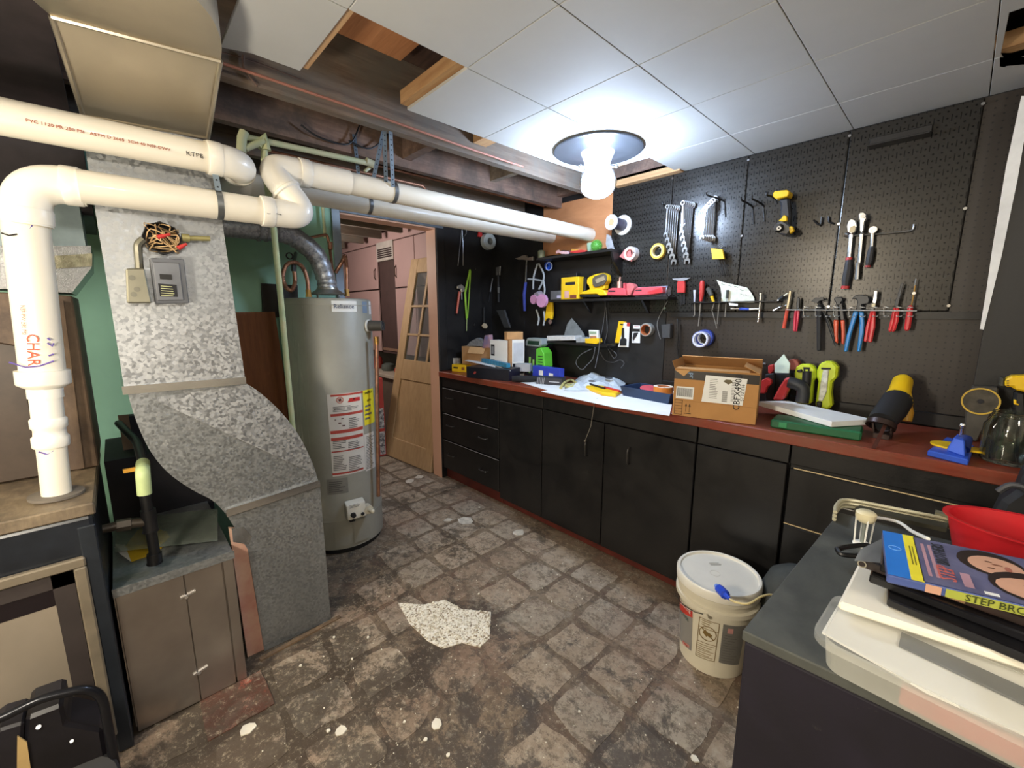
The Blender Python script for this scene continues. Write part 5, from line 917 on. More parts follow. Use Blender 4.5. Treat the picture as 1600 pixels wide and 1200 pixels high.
mb = MB(); mb.box((x0+.04, WALLY-.1262, zt-.055), (x1-.03, WALLY-.1254, zt-.035)); O('print', mb, INK, t); mb = MB(); mb.box((x0+.035, WALLY-.1262, SZ+.01), (x0+.075, WALLY-.1254, SZ+.06)); O('print', mb, mat('d8a8a0', .6), t); mb = MB(); mb.box((x0+.085, WALLY-.1262, SZ+.006), (x1-.015, WALLY-.1254, SZ+.03)); O('print', mb, mat('7a3a2a', .6), t)
shitem('dark_box', 'black box standing behind the bright yellow carton', 'box', 876, 901, 427, SZ, .015, .055, BLACKP)
shitem('dark_cylinder', 'narrow black case between yellow carton and torch', 'case', 908, 915, 434, SZ, .03, .07, BLACKP)
Z3 = lambda pts: [(850+x/8, 330+y/8) for x, y in pts]
t = T('area_light', 'yellow and black cordless torch on the long shelf', 'torch', P(925, 466, 'Y', WALLY-.1)); Q = lambda pts, w: [P(x, y, 'Y', WALLY-w) for x, y in Z3(pts)]
mb = MB(); q = Q([(430, 1040), (470, 1010), (560, 980), (640, 960), (750, 990), (780, 1050), (690, 1055), (660, 1035)], .115); mb.prism(q, (0, .07, 0)); O('foot', mb, YEL, t, .004)
mb = MB(); mb.prism(Q([(440, 1042), (660, 1038), (690, 1057), (690, 1075), (445, 1075)], .11), (0, .06, 0)); O('battery', mb, BLACKP, t, .003)
mb = MB(); mb.prism(Q([(530, 850), (560, 820), (640, 785), (740, 772), (785, 800), (790, 870), (755, 920), (750, 975), (570, 985), (555, 930), (530, 910)], .10), (0, .055, 0)); O('head', mb, YEL, t, .006)
mb = MB(); mb.prism(Q([(612, 850), (640, 815), (750, 778), (790, 800), (790, 870), (750, 925), (650, 955), (618, 920)], .103), (0, -.012, 0)); O('bezel', mb, mat('5a5348', .4), t, .003); mb = MB(); mb.prism(Q([(640, 855), (750, 810), (765, 860), (660, 905)], .117), (0, -.003, 0)); O('lens', mb, mat('B8A888', .15, .3), t)
PK = mat('D2545C', .4, 0, .06)
t = T('battery_charger', 'red battery charger with chrome socket adapter on top, left one', 'charger', P(963, 466, 'Y', WALLY-.1)); mb = MB(); mb.prism(Q([(782, 1050), (800, 975), (850, 958), (985, 960), (1020, 985), (1022, 1055)], .12), (0, .08, 0)); O('body', mb, PK, t, .004); mb = MB(); mb.prism(Q([(805, 990), (890, 990), (890, 1008), (808, 1008)], .1205), (0, -.001, 0)); O('print', mb, INK, t); mb = MB(); mb.cyl(Q([(945, 960)], .08)[0], Q([(945, 880)], .08)[0], .016); mb.cyl(Q([(945, 880)], .08)[0], Q([(955, 822)], .08)[0], .006); O('adapter', mb, mat('d0a8a0', .3, .7), t); mb = MB(); mb.prism(Q([(990, 960), (990, 900), (1005, 895), (1018, 960)], .09), (0, .03, 0)); O('peg', mb, PK, t)
t = T('battery_pack', 'small upright red ribbed battery between the two chargers', 'battery', P(984, 466, 'Y', WALLY-.1)); mb = MB(); mb.prism(Q([(1030, 1050), (1030, 905), (1060, 895), (1110, 910), (1130, 950), (1100, 1000), (1080, 1050)], .10), (0, .05, 0)); O('body', mb, mat('D06A6A', .4, 0, .15, 40), t, .003)
t = T('battery_charger', 'longer red battery charger lying in front of the spray can', 'charger', P(1012, 466, 'Y', WALLY-.1)); mb = MB(); mb.prism(Q([(1100, 1055), (1130, 985), (1160, 955), (1300, 945), (1475, 940), (1482, 1020), (1350, 1045)], .12), (0, .06, 0)); O('body', mb, PK, t, .004); mb = MB(); mb.prism(Q([(1290, 1010), (1460, 955), (1475, 1015), (1330, 1035)], .1205), (0, -.001, 0)); O('panel', mb, REDH, t); mb = MB(); mb.prism(Q([(1145, 982), (1220, 980), (1220, 996), (1145, 998)], .1205), (0, -.001, 0)); O('print', mb, INK, t)
t = T('paper_roll', 'white printed tube lying at the right end of the shelf', 'tube', P(1035, 462, 'Y', WALLY-.06)); mb = MB(); a_, b_ = Q([(1160, 960)], .045)[0], Q([(1560, 985)], .045)[0]; a_.z = b_.z = SZ+.034; mb.cyl(a_, b_, .032); O('tube', mb, mat('C9CDD8', .5, 0, .2, 25, h2='4a5080'), t); mb = MB(); mb.ring(b_, (1, 0, 0), .0335, .028, .004); O('rim', mb, CHROME, t)
# upper shelf
t = T('glass_jar', 'small jar of green liquid on the upper corner shelf', 'jar', P(846, 395, 'Y', WALLY-.1)); c_ = P(846, 390, 'Y', WALLY-.1); c_.z = TZ+.0005; mb = MB(); mb.lathe(c_, (0, 0, 1), [(.026, 0), (.028, .03), (.028, .055), (.024, .06)], 20); O('jar', mb, mat('A9B79C', .1, 0, .1, trans=.6), t); mb = MB(); mb.lathe(c_, (0, 0, 1), [(.0255, .001), (.0255, .02)], 20); O('liquid', mb, mat('A8AE3C', .3), t)
t = T('spiky_ball', 'green spiky rubber ball on the upper corner shelf', 'ball', P(932, 384, 'Y', WALLY-.09)); c_ = P(932, 384, 'Y', WALLY-.1); c_.z = TZ+.040; mb = MB(); mb.ball(c_, .036, 9); O('ball', mb, mat('4A8A32', .5), t); mb = MB(); R3 = random.Random(4)
for k in range(150):
    z_ = 1-2*(k+.5)/150; a_ = k*2.39996; r_ = math.sqrt(1-z_*z_); d_ = V((r_*math.cos(a_), r_*math.sin(a_), z_)); mb.lathe(c_+d_*.035, d_, [(.0028, 0), (0, .008)], 4, False)
o = O('spike', mb, mat('63A544', .5), t); o['kind'] = 'stuff'
for name, label, cat, pts, m, w_, th_ in [('green_cup', 'pale translucent cup behind the green spiky ball', 'cup', [(535, 350), (600, 340), (605, 480), (545, 490)], mat('BFE3C8', .2, 0, 0, trans=.4), .05, .03), ('silver_packet', 'crumpled silver packet right of the green spiky ball', 'packet', [(780, 280), (830, 300), (875, 470), (790, 495), (770, 400)], mat('B9BBC2', .3, .5, .2, 20), .07, .01), ('orange_packet', 'yellow and orange paper packet on the upper corner shelf', 'packet', [(345, 430), (530, 458), (538, 485), (330, 485)], mat('E0A84A', .5), .09, .03), ('red_pliers', 'small red handled tool in front of the orange packet', 'tool', [(320, 500), (460, 480), (540, 490), (500, 515), (380, 520), (320, 515)], RED, .13, .015), ('dark_carton', 'small dark carton on the upper corner shelf', 'carton', [(215, 430), (325, 435), (325, 490), (215, 490)], mat('4a4b52', .5), .10, .05), ('red_white_clip', 'pink red and white clip at the front of upper shelf', 'clip', [(145, 500), (180, 480), (200, 500), (300, 505), (300, 540), (210, 535), (190, 520), (150, 535)], mat('d8848a', .5, h2='f0eef0'), .14, .012)]:
    q = Q(pts, w_); dz_ = min(p.z for p in q)-TZ-.0008
    for p in q: p.z -= dz_
    mb = MB(); mb.prism(q, (0, th_, 0)); tag(O(name, mb, m, None, .002), label, cat)
# low shelf
Q4 = lambda pts, w: [P(850+x/8, 480+y/8, 'Y', WALLY-w) for x, y in pts]
def flat4(name, label, cat, pts, m, w_, th_, z, bev=.002):
    q = Q4(pts, w_); dz_ = min(p.z for p in q)-z-.0008
    for p in q: p.z -= dz_
    mb = MB(); mb.prism(q, (0, th_, 0)); return tag(O(name, mb, m, None, bev), label, cat)
flat4('manual_stack', 'stack of white booklets on the low shelf', 'booklets', [(35, 370), (380, 370), (390, 425), (35, 430)], mat('D2D3D2', .7, 0, .1, 40), .15, .12, LZ)
flat4('clear_pouch', 'crumpled clear plastic pouch right of the white booklets', 'pouch', [(400, 380), (440, 360), (500, 372), (520, 400), (510, 430), (400, 430)], mat('C9CFD2', .2, 0, .2, 30, .004, trans=.4), .15, .1, LZ)
flat4('plastic_pouch', 'thin grey plastic sleeve leaning above the white booklets', 'sleeve', [(250, 345), (290, 200), (345, 125), (410, 200), (500, 325), (500, 370), (260, 360)], mat('8f9698', .3, 0, .2, 20, trans=.3), .07, .004, LZ+.031, 0)
t = T('multimeter', 'white multimeter with green display leaning on the low shelf', 'multimeter', Q4([(620, 380)], .12)[0]); mb = MB(); q = Q4([(556, 225), (668, 228), (680, 385), (575, 385)], .10); dz_ = min(p.z for p in q)-LZ-.002; q = [p-V((0, 0, dz_)) for p in q]; mb.prism(q, (0, .025, 0)); O('body', mb, WHITE, t, .003)
mb = MB(); mb.prism([p-V((0, .0006, dz_)) for p in Q4([(568, 243), (655, 246), (658, 278), (572, 278)], .10)], (0, -.001, 0)); O('display', mb, mat('9DB59A', .3), t); mb = MB(); mb.prism([p-V((0, .0006, dz_)) for p in Q4([(575, 300), (655, 300), (662, 350), (583, 352)], .10)], (0, -.001, 0)); O('dial_panel', mb, mat('c98a5a', .5, h2='8a6a5a'), t)
flat4('meter_box', 'small yellow box in front of the multimeter', 'box', [(510, 385), (680, 378), (692, 430), (660, 450), (515, 440)], YEL, .155, .04, LZ)
# cables along the corner
def cable(label, pts, r=.003, m=BLACKM, name='black_cable', par=None):
    mb = MB(); mb.tube(spline(pts, 6), r, 6); o = O(name, mb, m); tag(o, label, 'cable'); return o
K4 = lambda pts: [P(850+x/8, 480+y/8, 'Y', WALLY-w) for x, y, w in pts]
GC = mat('4a4a4c', .5)
cable('grey cable dropping from the long shelf past the multimeter', K4([(765, -110, .02), (762, 50, .02), (735, 250, .03), (700, 400, .17), (680, 560, .2), (640, 760, .25)]), .0028, GC)
cable('thin cable bundle under the low shelf, right hand strand', K4([(775, 0, .02), (790, 300, .03), (760, 450, .04), (830, 520, .05), (905, 590, .05), (870, 635, .05), (800, 520, .05)]), .0028, GC)
cable('black cable looping under the low shelf to the case', K4([(640, 500, .2), (610, 640, .22), (540, 720, .25), (470, 780, .28), (400, 700, .25), (450, 600, .25), (600, 520, .2)]), .003, GC)
cable('black cable curling against the lower wall', K4([(700, 560, .05), (760, 660, .05), (860, 690, .05), (950, 660, .06), (1000, 700, .07), (960, 760, .1)]), .003, GC)
cable('white lead dropping beside the duct tape roll', [B(x, y, w) for x, y, w in [(1043, 470, .03), (1030, 495, .02), (1027, 510, .02), (1032, 530, .02)]], .0018, mat('8d8d8a', .5))

# ================================================================ THINGS ON THE WORKTOP
def cbx(bl, br, ytop, depth, z0=TOPZ+.0008, zt=None):
    a, b = P(*bl, 'Z', z0), P(*br, 'Z', z0); u = b-a; d = V((-u.y, u.x, 0)).normalized()*depth; h = zt or ZAT(a.x, a.y, ytop)-z0; return a, u, d, V((0, 0, h))
def wbox(name, label, cat, bl, br, ytop, depth, m, z0=TOPZ+.0008, bev=.002, part='body', group=None):
    a, u, d, h = cbx(bl, br, ytop, depth, z0); t = T(name, label, cat, a+u/2+d/2, group); mb = MB(); mb.obox(a, u, d, h); O(part, mb, m, t, bev); return t, a, u, d, h
def face(par, name, m, a, u, h, pts, off=.0008, dd=None):   # patch on the front face, fractions
    n_ = u.cross(h).normalized(); mb = MB(); mb.add([a+u*x+h*y+n_*off for x, y in pts], [list(range(len(pts)))]); return O(name, mb, m, par)
t, a, u, d, h = wbox('screw_carton', 'small yellow carton at the left end of the worktop', 'carton', (706, 580), (728, 582), 569, .07, YEL); face(t, 'print', INK, a, u, h, [(.12, .45), (.45, .45), (.45, .65), (.12, .65)]); face(t, 'print', mat('8a5a2a', .6), a, u, h, [(.7, .3), (.9, .3), (.9, .7), (.7, .7)])
wbox('bulb_carton', 'tiny white and brown carton behind the yellow carton', 'carton', (704, 577), (716, 578), 559, .04, mat('d8d4cc', .6, h2='6a584a'))
t, a, u, d, h = wbox('open_carton', 'open brown carton of bagged parts in the corner', 'carton', (722, 579), (766, 583), 541, .13, CARD)
mb = MB(); mb.obox(a+h+u*.3-d*.02, u*.55, d*.02, V((0, 0, -.05))+d*-.25); O('flap', mb, mat('D8AE7C', .7), t)
for nm, lb, ct, pts, m in [('parts_bag', 'grey plastic bag poking out of the open brown carton', 'bag', [(728, 541), (734, 534), (745, 528), (754, 532), (756, 541)], mat('9ba0a6', .3, 0, .3, 40, .004)), ('glue_tube', 'orange and blue tube standing in the open carton', 'tube', [(753, 544), (757, 524), (764, 523), (765, 534), (763, 544)], mat('3A78C8', .4, h2='E89A3C', scale=4))]:
    q = [P(x, y, 'Y', a.y+d.y*.4) for x, y in pts]; mb = MB(); mb.prism(q, (0, .04, 0)); tag(O(nm, mb, m, None, .003), lb, ct)
t, a, u, d, h = wbox('black_tray_box', 'low black box with papers on top near the left end', 'box', (729, 590), (795, 596), 573, .17, mat('14151f', .4)); face(t, 'emblem', mat('a8403a', .5), a, u, h, [(.17, .4), (.22, .4), (.25, .6), (.2, .65)])
z_ = a.z+h.z+.001; mb = MB(); q = [P(726, 564, 'Z', z_+.01), P(740, 561, 'Z', z_+.004), P(775, 572, 'Z', z_+.003), P(798, 580, 'Z', z_-.01), P(796, 568, 'Z', z_), P(760, 556, 'Z', z_)]; c_ = sum(q, V())/6; mb.prism(q, (0, 0, .003)); tag(O('paper_sheets', mb, PAPER), 'white paper sheets curling over the low black box', 'paper')
t = T('bit_rack', 'teal blue ribbed plastic rack lying on the paper sheets', 'rack', P(770, 568, 'Z', z_)); a, u, d, h = cbx((752, 566), (792, 575), 558, .03, z_+.004); mb = MB(); mb.obox(a, u, d, h*.8); O('body', mb, mat('2F82A8', .4), t, .002); mb = MB()
for k in range(9): mb = MB(); mb.obox(a+u*(k+.3)/9-d*.08+h*.02, u*.05, d*.08, h*.8); O('rib', mb, mat('2a7498', .4), t)
t, a, u, d, h = wbox('tool_carton', 'white printed carton with black icons on the worktop', 'carton', (766, 584), (792, 588), 531, .09, WHITE)
for k in (.55, .12): face(t, 'icon', INK, a, u, h, [(.06, k), (.28, k), (.28, k+.32), (.06, k+.32)]); face(t, 'icon', GREYP, a, u, h, [(.1, k+.05), (.24, k+.05), (.24, k+.27), (.1, k+.27)], .0014)
hA = a+u+d*0; ztc = a.z+h.z
t, a2_, u2, d2, h2 = wbox('drill_carton', 'brown edged carton with black and white side panel', 'carton', (796, 589), (819, 588), 531, .08, CARD); face(t, 'panel', WHITE, a2_, u2, h2, [(.18, .02), (1, .02), (1, 1), (.18, 1)]); face(t, 'panel', INK, a2_, u2, h2, [(.22, .08), (.98, .08), (.98, .36), (.22, .36)], .0014); face(t, 'panel', mat('C8CCD2', .6), a2_, u2, h2, [(.26, .4), (.95, .4), (.95, .92), (.26, .92)], .0014)
txt(t, 'print', 'LXS', a2_+u2*.66+h2*.15-V((0, .003, 0)), u2, (0, 0, 1), .022, WHITE)
a, u, d, h = cbx((786, 529), (818, 529), 513, .1, ztc+.001); p_ = hA+V((-.10, .01, 0)); t = T('top_carton', 'plain tan carton resting on the white printed carton', 'carton', p_); L_ = u.length; mb = MB(); uu = (u2).normalized(); mb.obox(V((hA.x-.03, hA.y+.03, ztc+.001)), uu*.13, V((-uu.y, uu.x, 0))*.08, V((0, 0, .065))); O('body', mb, mat('C89B68', .7), t, .002)
# green charger
t = T('jump_starter', 'lime green and black charger unit standing beside the cartons', 'charger', C(838, 575)); a, u, d, h = cbx((820, 586), (848, 590), 527, .1); mb = MB(); q = [a, a+u*.62, a+u*.66+h*.76, a-u*.02+h*.76]; mb.prism(q, d); O('body', mb, mat('2a2d2f', .5), t, .004); mb = MB(); mb.prism([a+u*.6, a+u*1.0, a+u*1.08+h*.3, a+u*1.04+h*.62, a+u*.85+h*.76, a+u*.6+h*.72], d); O('side_grille', mb, mat('66C93C', .4), t, .005)
mb = MB()
for k in range(7): mb.obox(a+u*.74+h*(.08+k*.075)-d*.012, u*.24, d*.012, h*.02)
O('vent_slat', mb, INK, t); mb = MB(); mb.prism([a+h*.77+u*.02, a+u*.8+h*.77, a+u*.92+h*.84, a+u*.88+h*.99, a+u*.12+h*.99, a+u*.0+h*.88], d*.8); O('top_handle', mb, mat('8f9a9a', .4), t, .006); face(t, 'handle_gap', mat('1d3a2c', .4), a, u, h, [(.15, .82), (.78, .82), (.8, .92), (.18, .92)]); face(t, 'accent', mat('9DD46A', .4), a, u, h, [(.22, .08), (.32, .08), (.34, .5), (.24, .5)]); face(t, 'accent', mat('9DD46A', .4), a, u, h, [(.42, .1), (.52, .1), (.54, .44), (.44, .44)])
wbox('grey_carton', 'small flat grey carton on the dark cloth pouch', 'carton', (805, 580), (828, 581), 568, .06, mat('a9adb3', .5), z0=TOPZ+.05)
t = T('cloth_pouch', 'rolled dark cloth pouch near the worktop edge', 'pouch', C(815, 590)); a, b = C(800, 592, TOPZ+.026), C(840, 592, TOPZ+.024); mb = MB(); mb.tube([a, a.lerp(b, .3), a.lerp(b, .7), b], [.02, .025, .024, .018], 12); O('cloth', mb, mat('1b1b1d', .9, 0, .3), t)
t, a, u, d, h = wbox('blue_carton', 'blue carton with white labels in front of the black case', 'carton', (832, 590), (874, 597), 571, .05, mat('3548C0', .45)); 
for x, y in ((.25, .3), (.62, .18)): face(t, 'label', WHITE, a, u, h, [(x, y), (x+.16, y), (x+.16, y+.4), (x, y+.4)])
t, a, u, d, h = wbox('tool_case', 'black plastic tool case below the low shelf', 'case', (856, 582), (902, 588), 552, .2, mat('222226', .5), bev=.008)
mb = MB(); mb.obox(a+h+u*.25+d*.35+V((0, 0, .001)), u*.68, d*.5, (0, 0, .035)); tag(O('tan_carton', mb, mat('B08A50', .7), None, .002), 'narrow tan carton lying on the black tool case', 'carton')
t, a, u, d, h = wbox('striped_carton', 'small dark carton with striped end in front of blue carton', 'carton', (838, 600), (878, 603), 589, .08, mat('2b2b33', .5)); 
for k in range(5): face(t, 'stripe', mat('85858a', .5), a, u, h, [(.03+k*.06, .05), (.06+k*.06, .05), (.09+k*.06, .95), (.06+k*.06, .95)])
face(t, 'print', mat('b5b5bc', .5), a, u, h, [(.5, .4), (.9, .4), (.9, .52), (.5, .52)])
# sheets
def sheet(name, label, pts, z, m=PAPER, th=.0012): mb = MB(); q = [C(x, y, z) for x, y in pts]; mb.prism(q, (0, 0, th)); return tag(O(name, mb, m), label, 'paper')
sheet('paper_sheet', 'white paper sheet under the striped carton', [(812, 597), (838, 592), (885, 604), (882, 618)], TOPZ+.0006); sheet('paper_sheet', 'long white plan sheet along the worktop edge', [(845, 612), (905, 602), (1050, 632), (1046, 650), (960, 637)], TOPZ+.002)
mb = MB(); n_ = 12; gx = []
R8 = random.Random(8)
TL, TR_, BL, BR = C(905, 590), C(988, 577), C(880, 612), C(972, 612)
for j in range(n_):
    for i in range(n_):
        s_, t_ = i/(n_-1), j/(n_-1); p = TL.lerp(TR_, s_).lerp(BL.lerp(BR, s_), t_); e_ = min(s_, 1-s_, t_, 1-t_)*4; gx.append(p+V((0, 0, .006+min(1, e_)*(.018+.03*R8.random()))))
mb.add(gx, [(j*n_+i, j*n_+i+1, (j+1)*n_+i+1, (j+1)*n_+i) for j in range(n_-1) for i in range(n_-1)]); tag(O('plastic_bag', mb, mat('DDE6EC', .25, 0, .08, 30)), 'crumpled white and clear plastic bag on the worktop', 'bag')
def blob(name, label, cat, x, y, sx, sy, sz, m, rot=0, z=TOPZ, n=8): c_ = C(x, y, z+sz); mb = MB(); mb.ball(c_, 1, n, (sx, sy, sz)); return tag(O(name, mb, m), label, cat)
blob('computer_mouse', 'grey computer mouse near the plastic bag', 'mouse', 925, 597, .035, .022, .014, mat('55565a', .5), z=TOPZ+.01)
blob('black_remote', 'small black fob lying on the plastic bag', 'fob', 951, 590, .03, .018, .008, mat('2e2f33', .5), z=TOPZ+.05)
mb = MB(); mb.tube(spline([C(x, y, TOPZ+.012+.01*(k % 2)) for k, (x, y) in enumerate([(876, 606), (882, 598), (892, 594), (900, 599), (892, 605), (884, 602), (894, 600)])], 5), .009, 8); tag(O('webbing_strap', mb, mat('B8B070', .8, 0, .3, 40)), 'bunched khaki webbing strap at the worktop edge', 'strap')
t = T('glasses', 'black framed glasses lying near the khaki strap', 'glasses', C(900, 603)); mb = MB(); mb.tube([C(x, y, TOPZ+.012) for x, y in [(895, 604), (912, 600), (925, 602), (935, 608)]], .003, 6); O('frame', mb, BLACKM, t)
t = T('chisel_set', 'yellow handled multi tool lying at the worktop edge', 'tool', C(938, 612)); a, b, c_ = C(916, 609, TOPZ+.006), C(962, 620, TOPZ+.006), C(966, 611, TOPZ+.006); mb = MB(); mb.prism([C(x, y, TOPZ+.004) for x, y in [(915, 608), (920, 604), (945, 608), (970, 615), (962, 621), (940, 618)]], (0, 0, .02)); O('case', mb, YEL, t, .004)
mb = MB(); mb.cyl(C(922, 600, TOPZ+.03), C(945, 607, TOPZ+.028), .006); O('pick', mb, BLACKP, t); mb = MB(); mb.cyl(C(945, 605, TOPZ+.03), C(968, 611, TOPZ+.028), .007); O('grip', mat('x') if 0 else mb, RED, t) if 0 else O('grip', mb, RED, t)
# navy tray + contents
t = T('paint_tray', 'navy blue plastic tray holding tape and plates', 'tray', C(1012, 625)); zt = .055
TLf, TRf = C(969, 618), C(1052, 634); u = TRf-TLf; a = TLf+u*.06; d = V((-u.y, u.x, 0)).normalized()*.17
NAVY = mat('23385A', .4, 0, .1)
def wall4(o_, u_, d_, h_, fl, th, m, par, name='tub'):
    b4 = [o_, o_+u_, o_+u_+d_, o_+d_]; c_ = sum(b4, V())/4; t4 = [p+(p-c_)*fl+V((0, 0, h_)) for p in b4]; bi = [c_+(p-c_)*(1-th)+V((0, 0, .004)) for p in b4]; ti = [c_+V((0, 0, h_))+(p-V((0, 0, h_))-c_)*(1-th) for p in t4]
    mb = MB(); vs = b4+t4+ti+bi; f_ = [(3, 2, 1, 0)]
    for i in range(4):
        j = (i+1) % 4; f_ += [(i, j, 4+j, 4+i), (4+i, 4+j, 8+j, 8+i), (8+i, 8+j, 12+j, 12+i)]
    f_.append((12, 13, 14, 15)); mb.add(vs, f_); return O(name, mb, m, par, .002)
wall4(a, u*.85, d, .06, .12, .06, NAVY, t)
t = T('orange_tape', 'wide orange tape roll lying in the navy tray', 'tape', C(1033, 605)); c_ = a+u*.62+d*.42+V((0, 0, .045)); mb = MB(); mb.ring(c_, (0, 0, 1), .052, .034, .036, 32, .002); O('tape_band', mb, mat('E8903C', .5), t); mb = MB(); mb.ring(c_, (0, 0, 1), .0345, .030, .037, 32); O('core', mb, mat('C87A48', .6), t); mb = MB(); mb.ring(c_+V((0, 0, .0362)), (0, 0, 1), .052, .034, .001, 32); O('face', mb, mat('EFE3CE', .6), t)
c_ = a+u*.55+d*.5+V((0, 0, .03)); mb = MB(); mb.lathe(c_, (0, 0, 1), [(0, 0), (.06, 0), (.088, .012), (.088, .014), (.06, .003), (0, .003)], 32); tag(O('white_plate', mb, WHITE), 'white plastic plate under the orange tape roll', 'plate')
c_ = a+u*.3+d*.55+V((0, 0, .05)); mb = MB(); mb.lathe(c_, (.1, -.2, 1), [(0, .002), (.045, 0), (.047, .004), (0, .006)], 24); tag(O('sanding_disc', mb, mat('C9505A', .6)), 'red sanding disc leaning in the navy tray', 'disc')
t = T('cable_coil', 'coiled white and black cable behind the navy tray', 'cable', C(1010, 590)); 
for k in range(7):
    c_ = C(1008+k*1.5, 590, TOPZ+.05); ax_ = V((.5, -.8, .2+.1*k)).normalized(); _, u_, w_ = MB().frame(ax_); r1, r2 = .05-.003*k, .032; mb = MB(); mb.tube([c_+u_*math.cos(q_)*r1+w_*math.sin(q_)*r2+V((.008*k-.02, 0, 0)) for q_ in [j*math.pi/10 for j in range(20)]], .004, 6); O('cable_loop', mb, [WHITE, INK, mat('5a62a8', .5)][k % 3], t.__class__ and t)
# big cardboard box
t = T('cardboard_box', 'large open cardboard box with shipping label at the worktop edge', 'box', C(1120, 640))
bl_, br_ = C(1050, 648, TOPZ+.001), C(1180, 664, TOPZ+.001); u = br_-bl_; d = V((-u.y, u.x, 0)).normalized()*.24; zh = ZAT(bl_.x, bl_.y, 577)-TOPZ; h = V((0, 0, zh))
CB = mat('B5854F', .8, 0, .06, 8); th_ = .005; un = u.normalized()*th_; dn = d.normalized()*th_
for nm, q in (('front_wall', (bl_, u, dn, h)), ('back_wall', (bl_+d-dn, u, dn, h)), ('side_wall', (bl_+dn, un, d-dn*2, h)), ('side_wall', (br_-un+dn, un, d-dn*2, h)), ('bottom', (bl_+dn+un, u-un*2, d-dn*2, V((0, 0, .004))))): mb = MB(); mb.obox(*q); O(nm, mb, CB, t, .001)
mb = MB(); mb.obox(bl_+h+V((0, 0, .001)), u, d*.33, V((0, 0, .004))+dn*0); O('flap', mb, CB, t, .001); mb = MB(); mb.obox(bl_+d+h+V((0, 0, .0)), u, d*-.35+V((0, 0, .05)), dn+V((0, 0, .003))); O('flap', mb, mat('C4935D', .8), t, .001); mb = MB(); mb.obox(br_+h, d, u*-.18+V((0, 0, .03)), V((0, 0, .004))); O('flap', mb, CB, t, .001); mb = MB(); mb.obox(bl_+h, d, u*-.04+V((0, 0, .035)), V((0, 0, .004))); O('flap', mb, CB, t, .001)
fc = lambda nm, m, pts, off=.0008: face(t, nm, m, bl_, u, h, pts, off)
fc('packing_tape', mat('26201c', .4), [(.0, .80), (1.0, .80), (1.0, .985), (0, .985)]); fc('packing_tape', mat('C79A62', .7), [(.0, .985), (.12, .86), (.2, 1)], .0014)
fc('shipping_label', PAPER, [(.36, .36), (.84, .36), (.87, .90), (.39, .92)], .0018); fc('barcode_label', PAPER, [(.035, .38), (.255, .38), (.26, .64), (.035, .64)], .0016)
mb = MB(); nf = u.cross(h).normalized()
for k in range(22): x_ = .05+k*.0088; w_ = .0035 if k % 3 else .0055; p = bl_+nf*.0022; mb.add([p+u*x_+h*.43, p+u*(x_+w_)+h*.43, p+u*(x_+w_)+h*.61, p+u*x_+h*.61], [(0, 1, 2, 3)])
O('barcode', mb, INK, t)
mb = MB()
for k in range(16): y_ = .40+k*.014; w_ = .006 if k % 3 else .009; p = bl_+nf*.0024; mb.add([p+u*.60+h*y_, p+u*.66+h*y_, p+u*.66+h*(y_+w_), p+u*.60+h*(y_+w_)], [(0, 1, 2, 3)])
O('barcode', mb, mat('55524e', .7), t)
fine(t, bl_+u*.44+h*.86+nf*.002, u*.13, -h*.42, 12, mat('8a8784', .7), .0004); fine(t, bl_+u*.70+h*.86+nf*.002, u*.06, -h*.44, 14, mat('8a8784', .7), .0004)
txt(t, 'print', 'CBFX490B', bl_+u*.775+h*.62+nf*.0026, h, -u, .036, INK); txt(t, 'print', '57 1Z E16', bl_+u*.83+h*.62+nf*.0026, h, -u, .018, INK); fc('smudge', mat('6a6048', .7), [(.60, .82), (.63, .86), (.69, .86), (.71, .81), (.66, .76)], .0026)
mb = MB(); 
for x_ in (.17, .215):
    p = bl_+nf*.001; q = [(x_, .10), (x_+.006, .10), (x_+.006, .22), (x_+.018, .22), (x_+.003, .29), (x_-.012, .22), (x_, .22)]; mb.add([p+u*a_+h*b_ for a_, b_ in q], [list(range(7))])
mb.add([bl_+nf*.001+u*x+h*y for x, y in [(.15, .06), (.24, .06), (.24, .075), (.15, .075)]], [(0, 1, 2, 3)]); O('up_arrow_mark', mb, mat('3b2a18', .7), t)
mb = MB()
for k in range(6): y_ = .03+k*.062; mb.add([bl_+nf*.001+u*x+h*y for x, y in [(.025, y_), (.125, y_), (.125, y_+.008), (.025, y_+.008)]], [(0, 1, 2, 3)])
for x_ in (.025, .12): mb.add([bl_+nf*.001+u*x+h*y for x, y in [(x_, .03), (x_+.006, .03), (x_+.006, .345), (x_, .345)]], [(0, 1, 2, 3)])
O('symbol_panel', mb, mat('3b2a18', .7), t); fc('fold_line', mat('9A6E3F', .8), [(.0, .335), (1, .335), (1, .342), (0, .342)], .0009)
txt(t, 'print', 'pr', bl_+u*.22+h*.89+nf*.0014, h*-1, u, .03, mat('8aa8c8', .6))
# foam board & green case
t, a, u, d, h = wbox('green_case', 'green plastic level case beneath the white board', 'case', (1203, 668), (1345, 690), 655, .13, mat('185C38', .5, 0, .15), bev=.006)
mb = MB(); mb.obox(a+u*.10-d*.02+h*.2, u*.1, d*.02, h*.6); O('latch', mb, mat('2d8a57', .45), t, .002)
q = [P(x, y, 'Z', TOPZ+.085) for x, y in [(1186, 627), (1229, 626), (1364, 656), (1300, 657)]]; zb = a.z+h.z+.002
q = [P(x, y, 'Z', zb+.022) for x, y in [(1186, 627), (1231, 626), (1364, 655), (1300, 659)]]; mb = MB(); mb.prism([p-V((0, 0, .022)) for p in q], (0, 0, .022)); tag(O('white_board', mb, mat('F2F3F1', .5, 0, .02), None, .001), 'white laminated board lying across the green case', 'board')
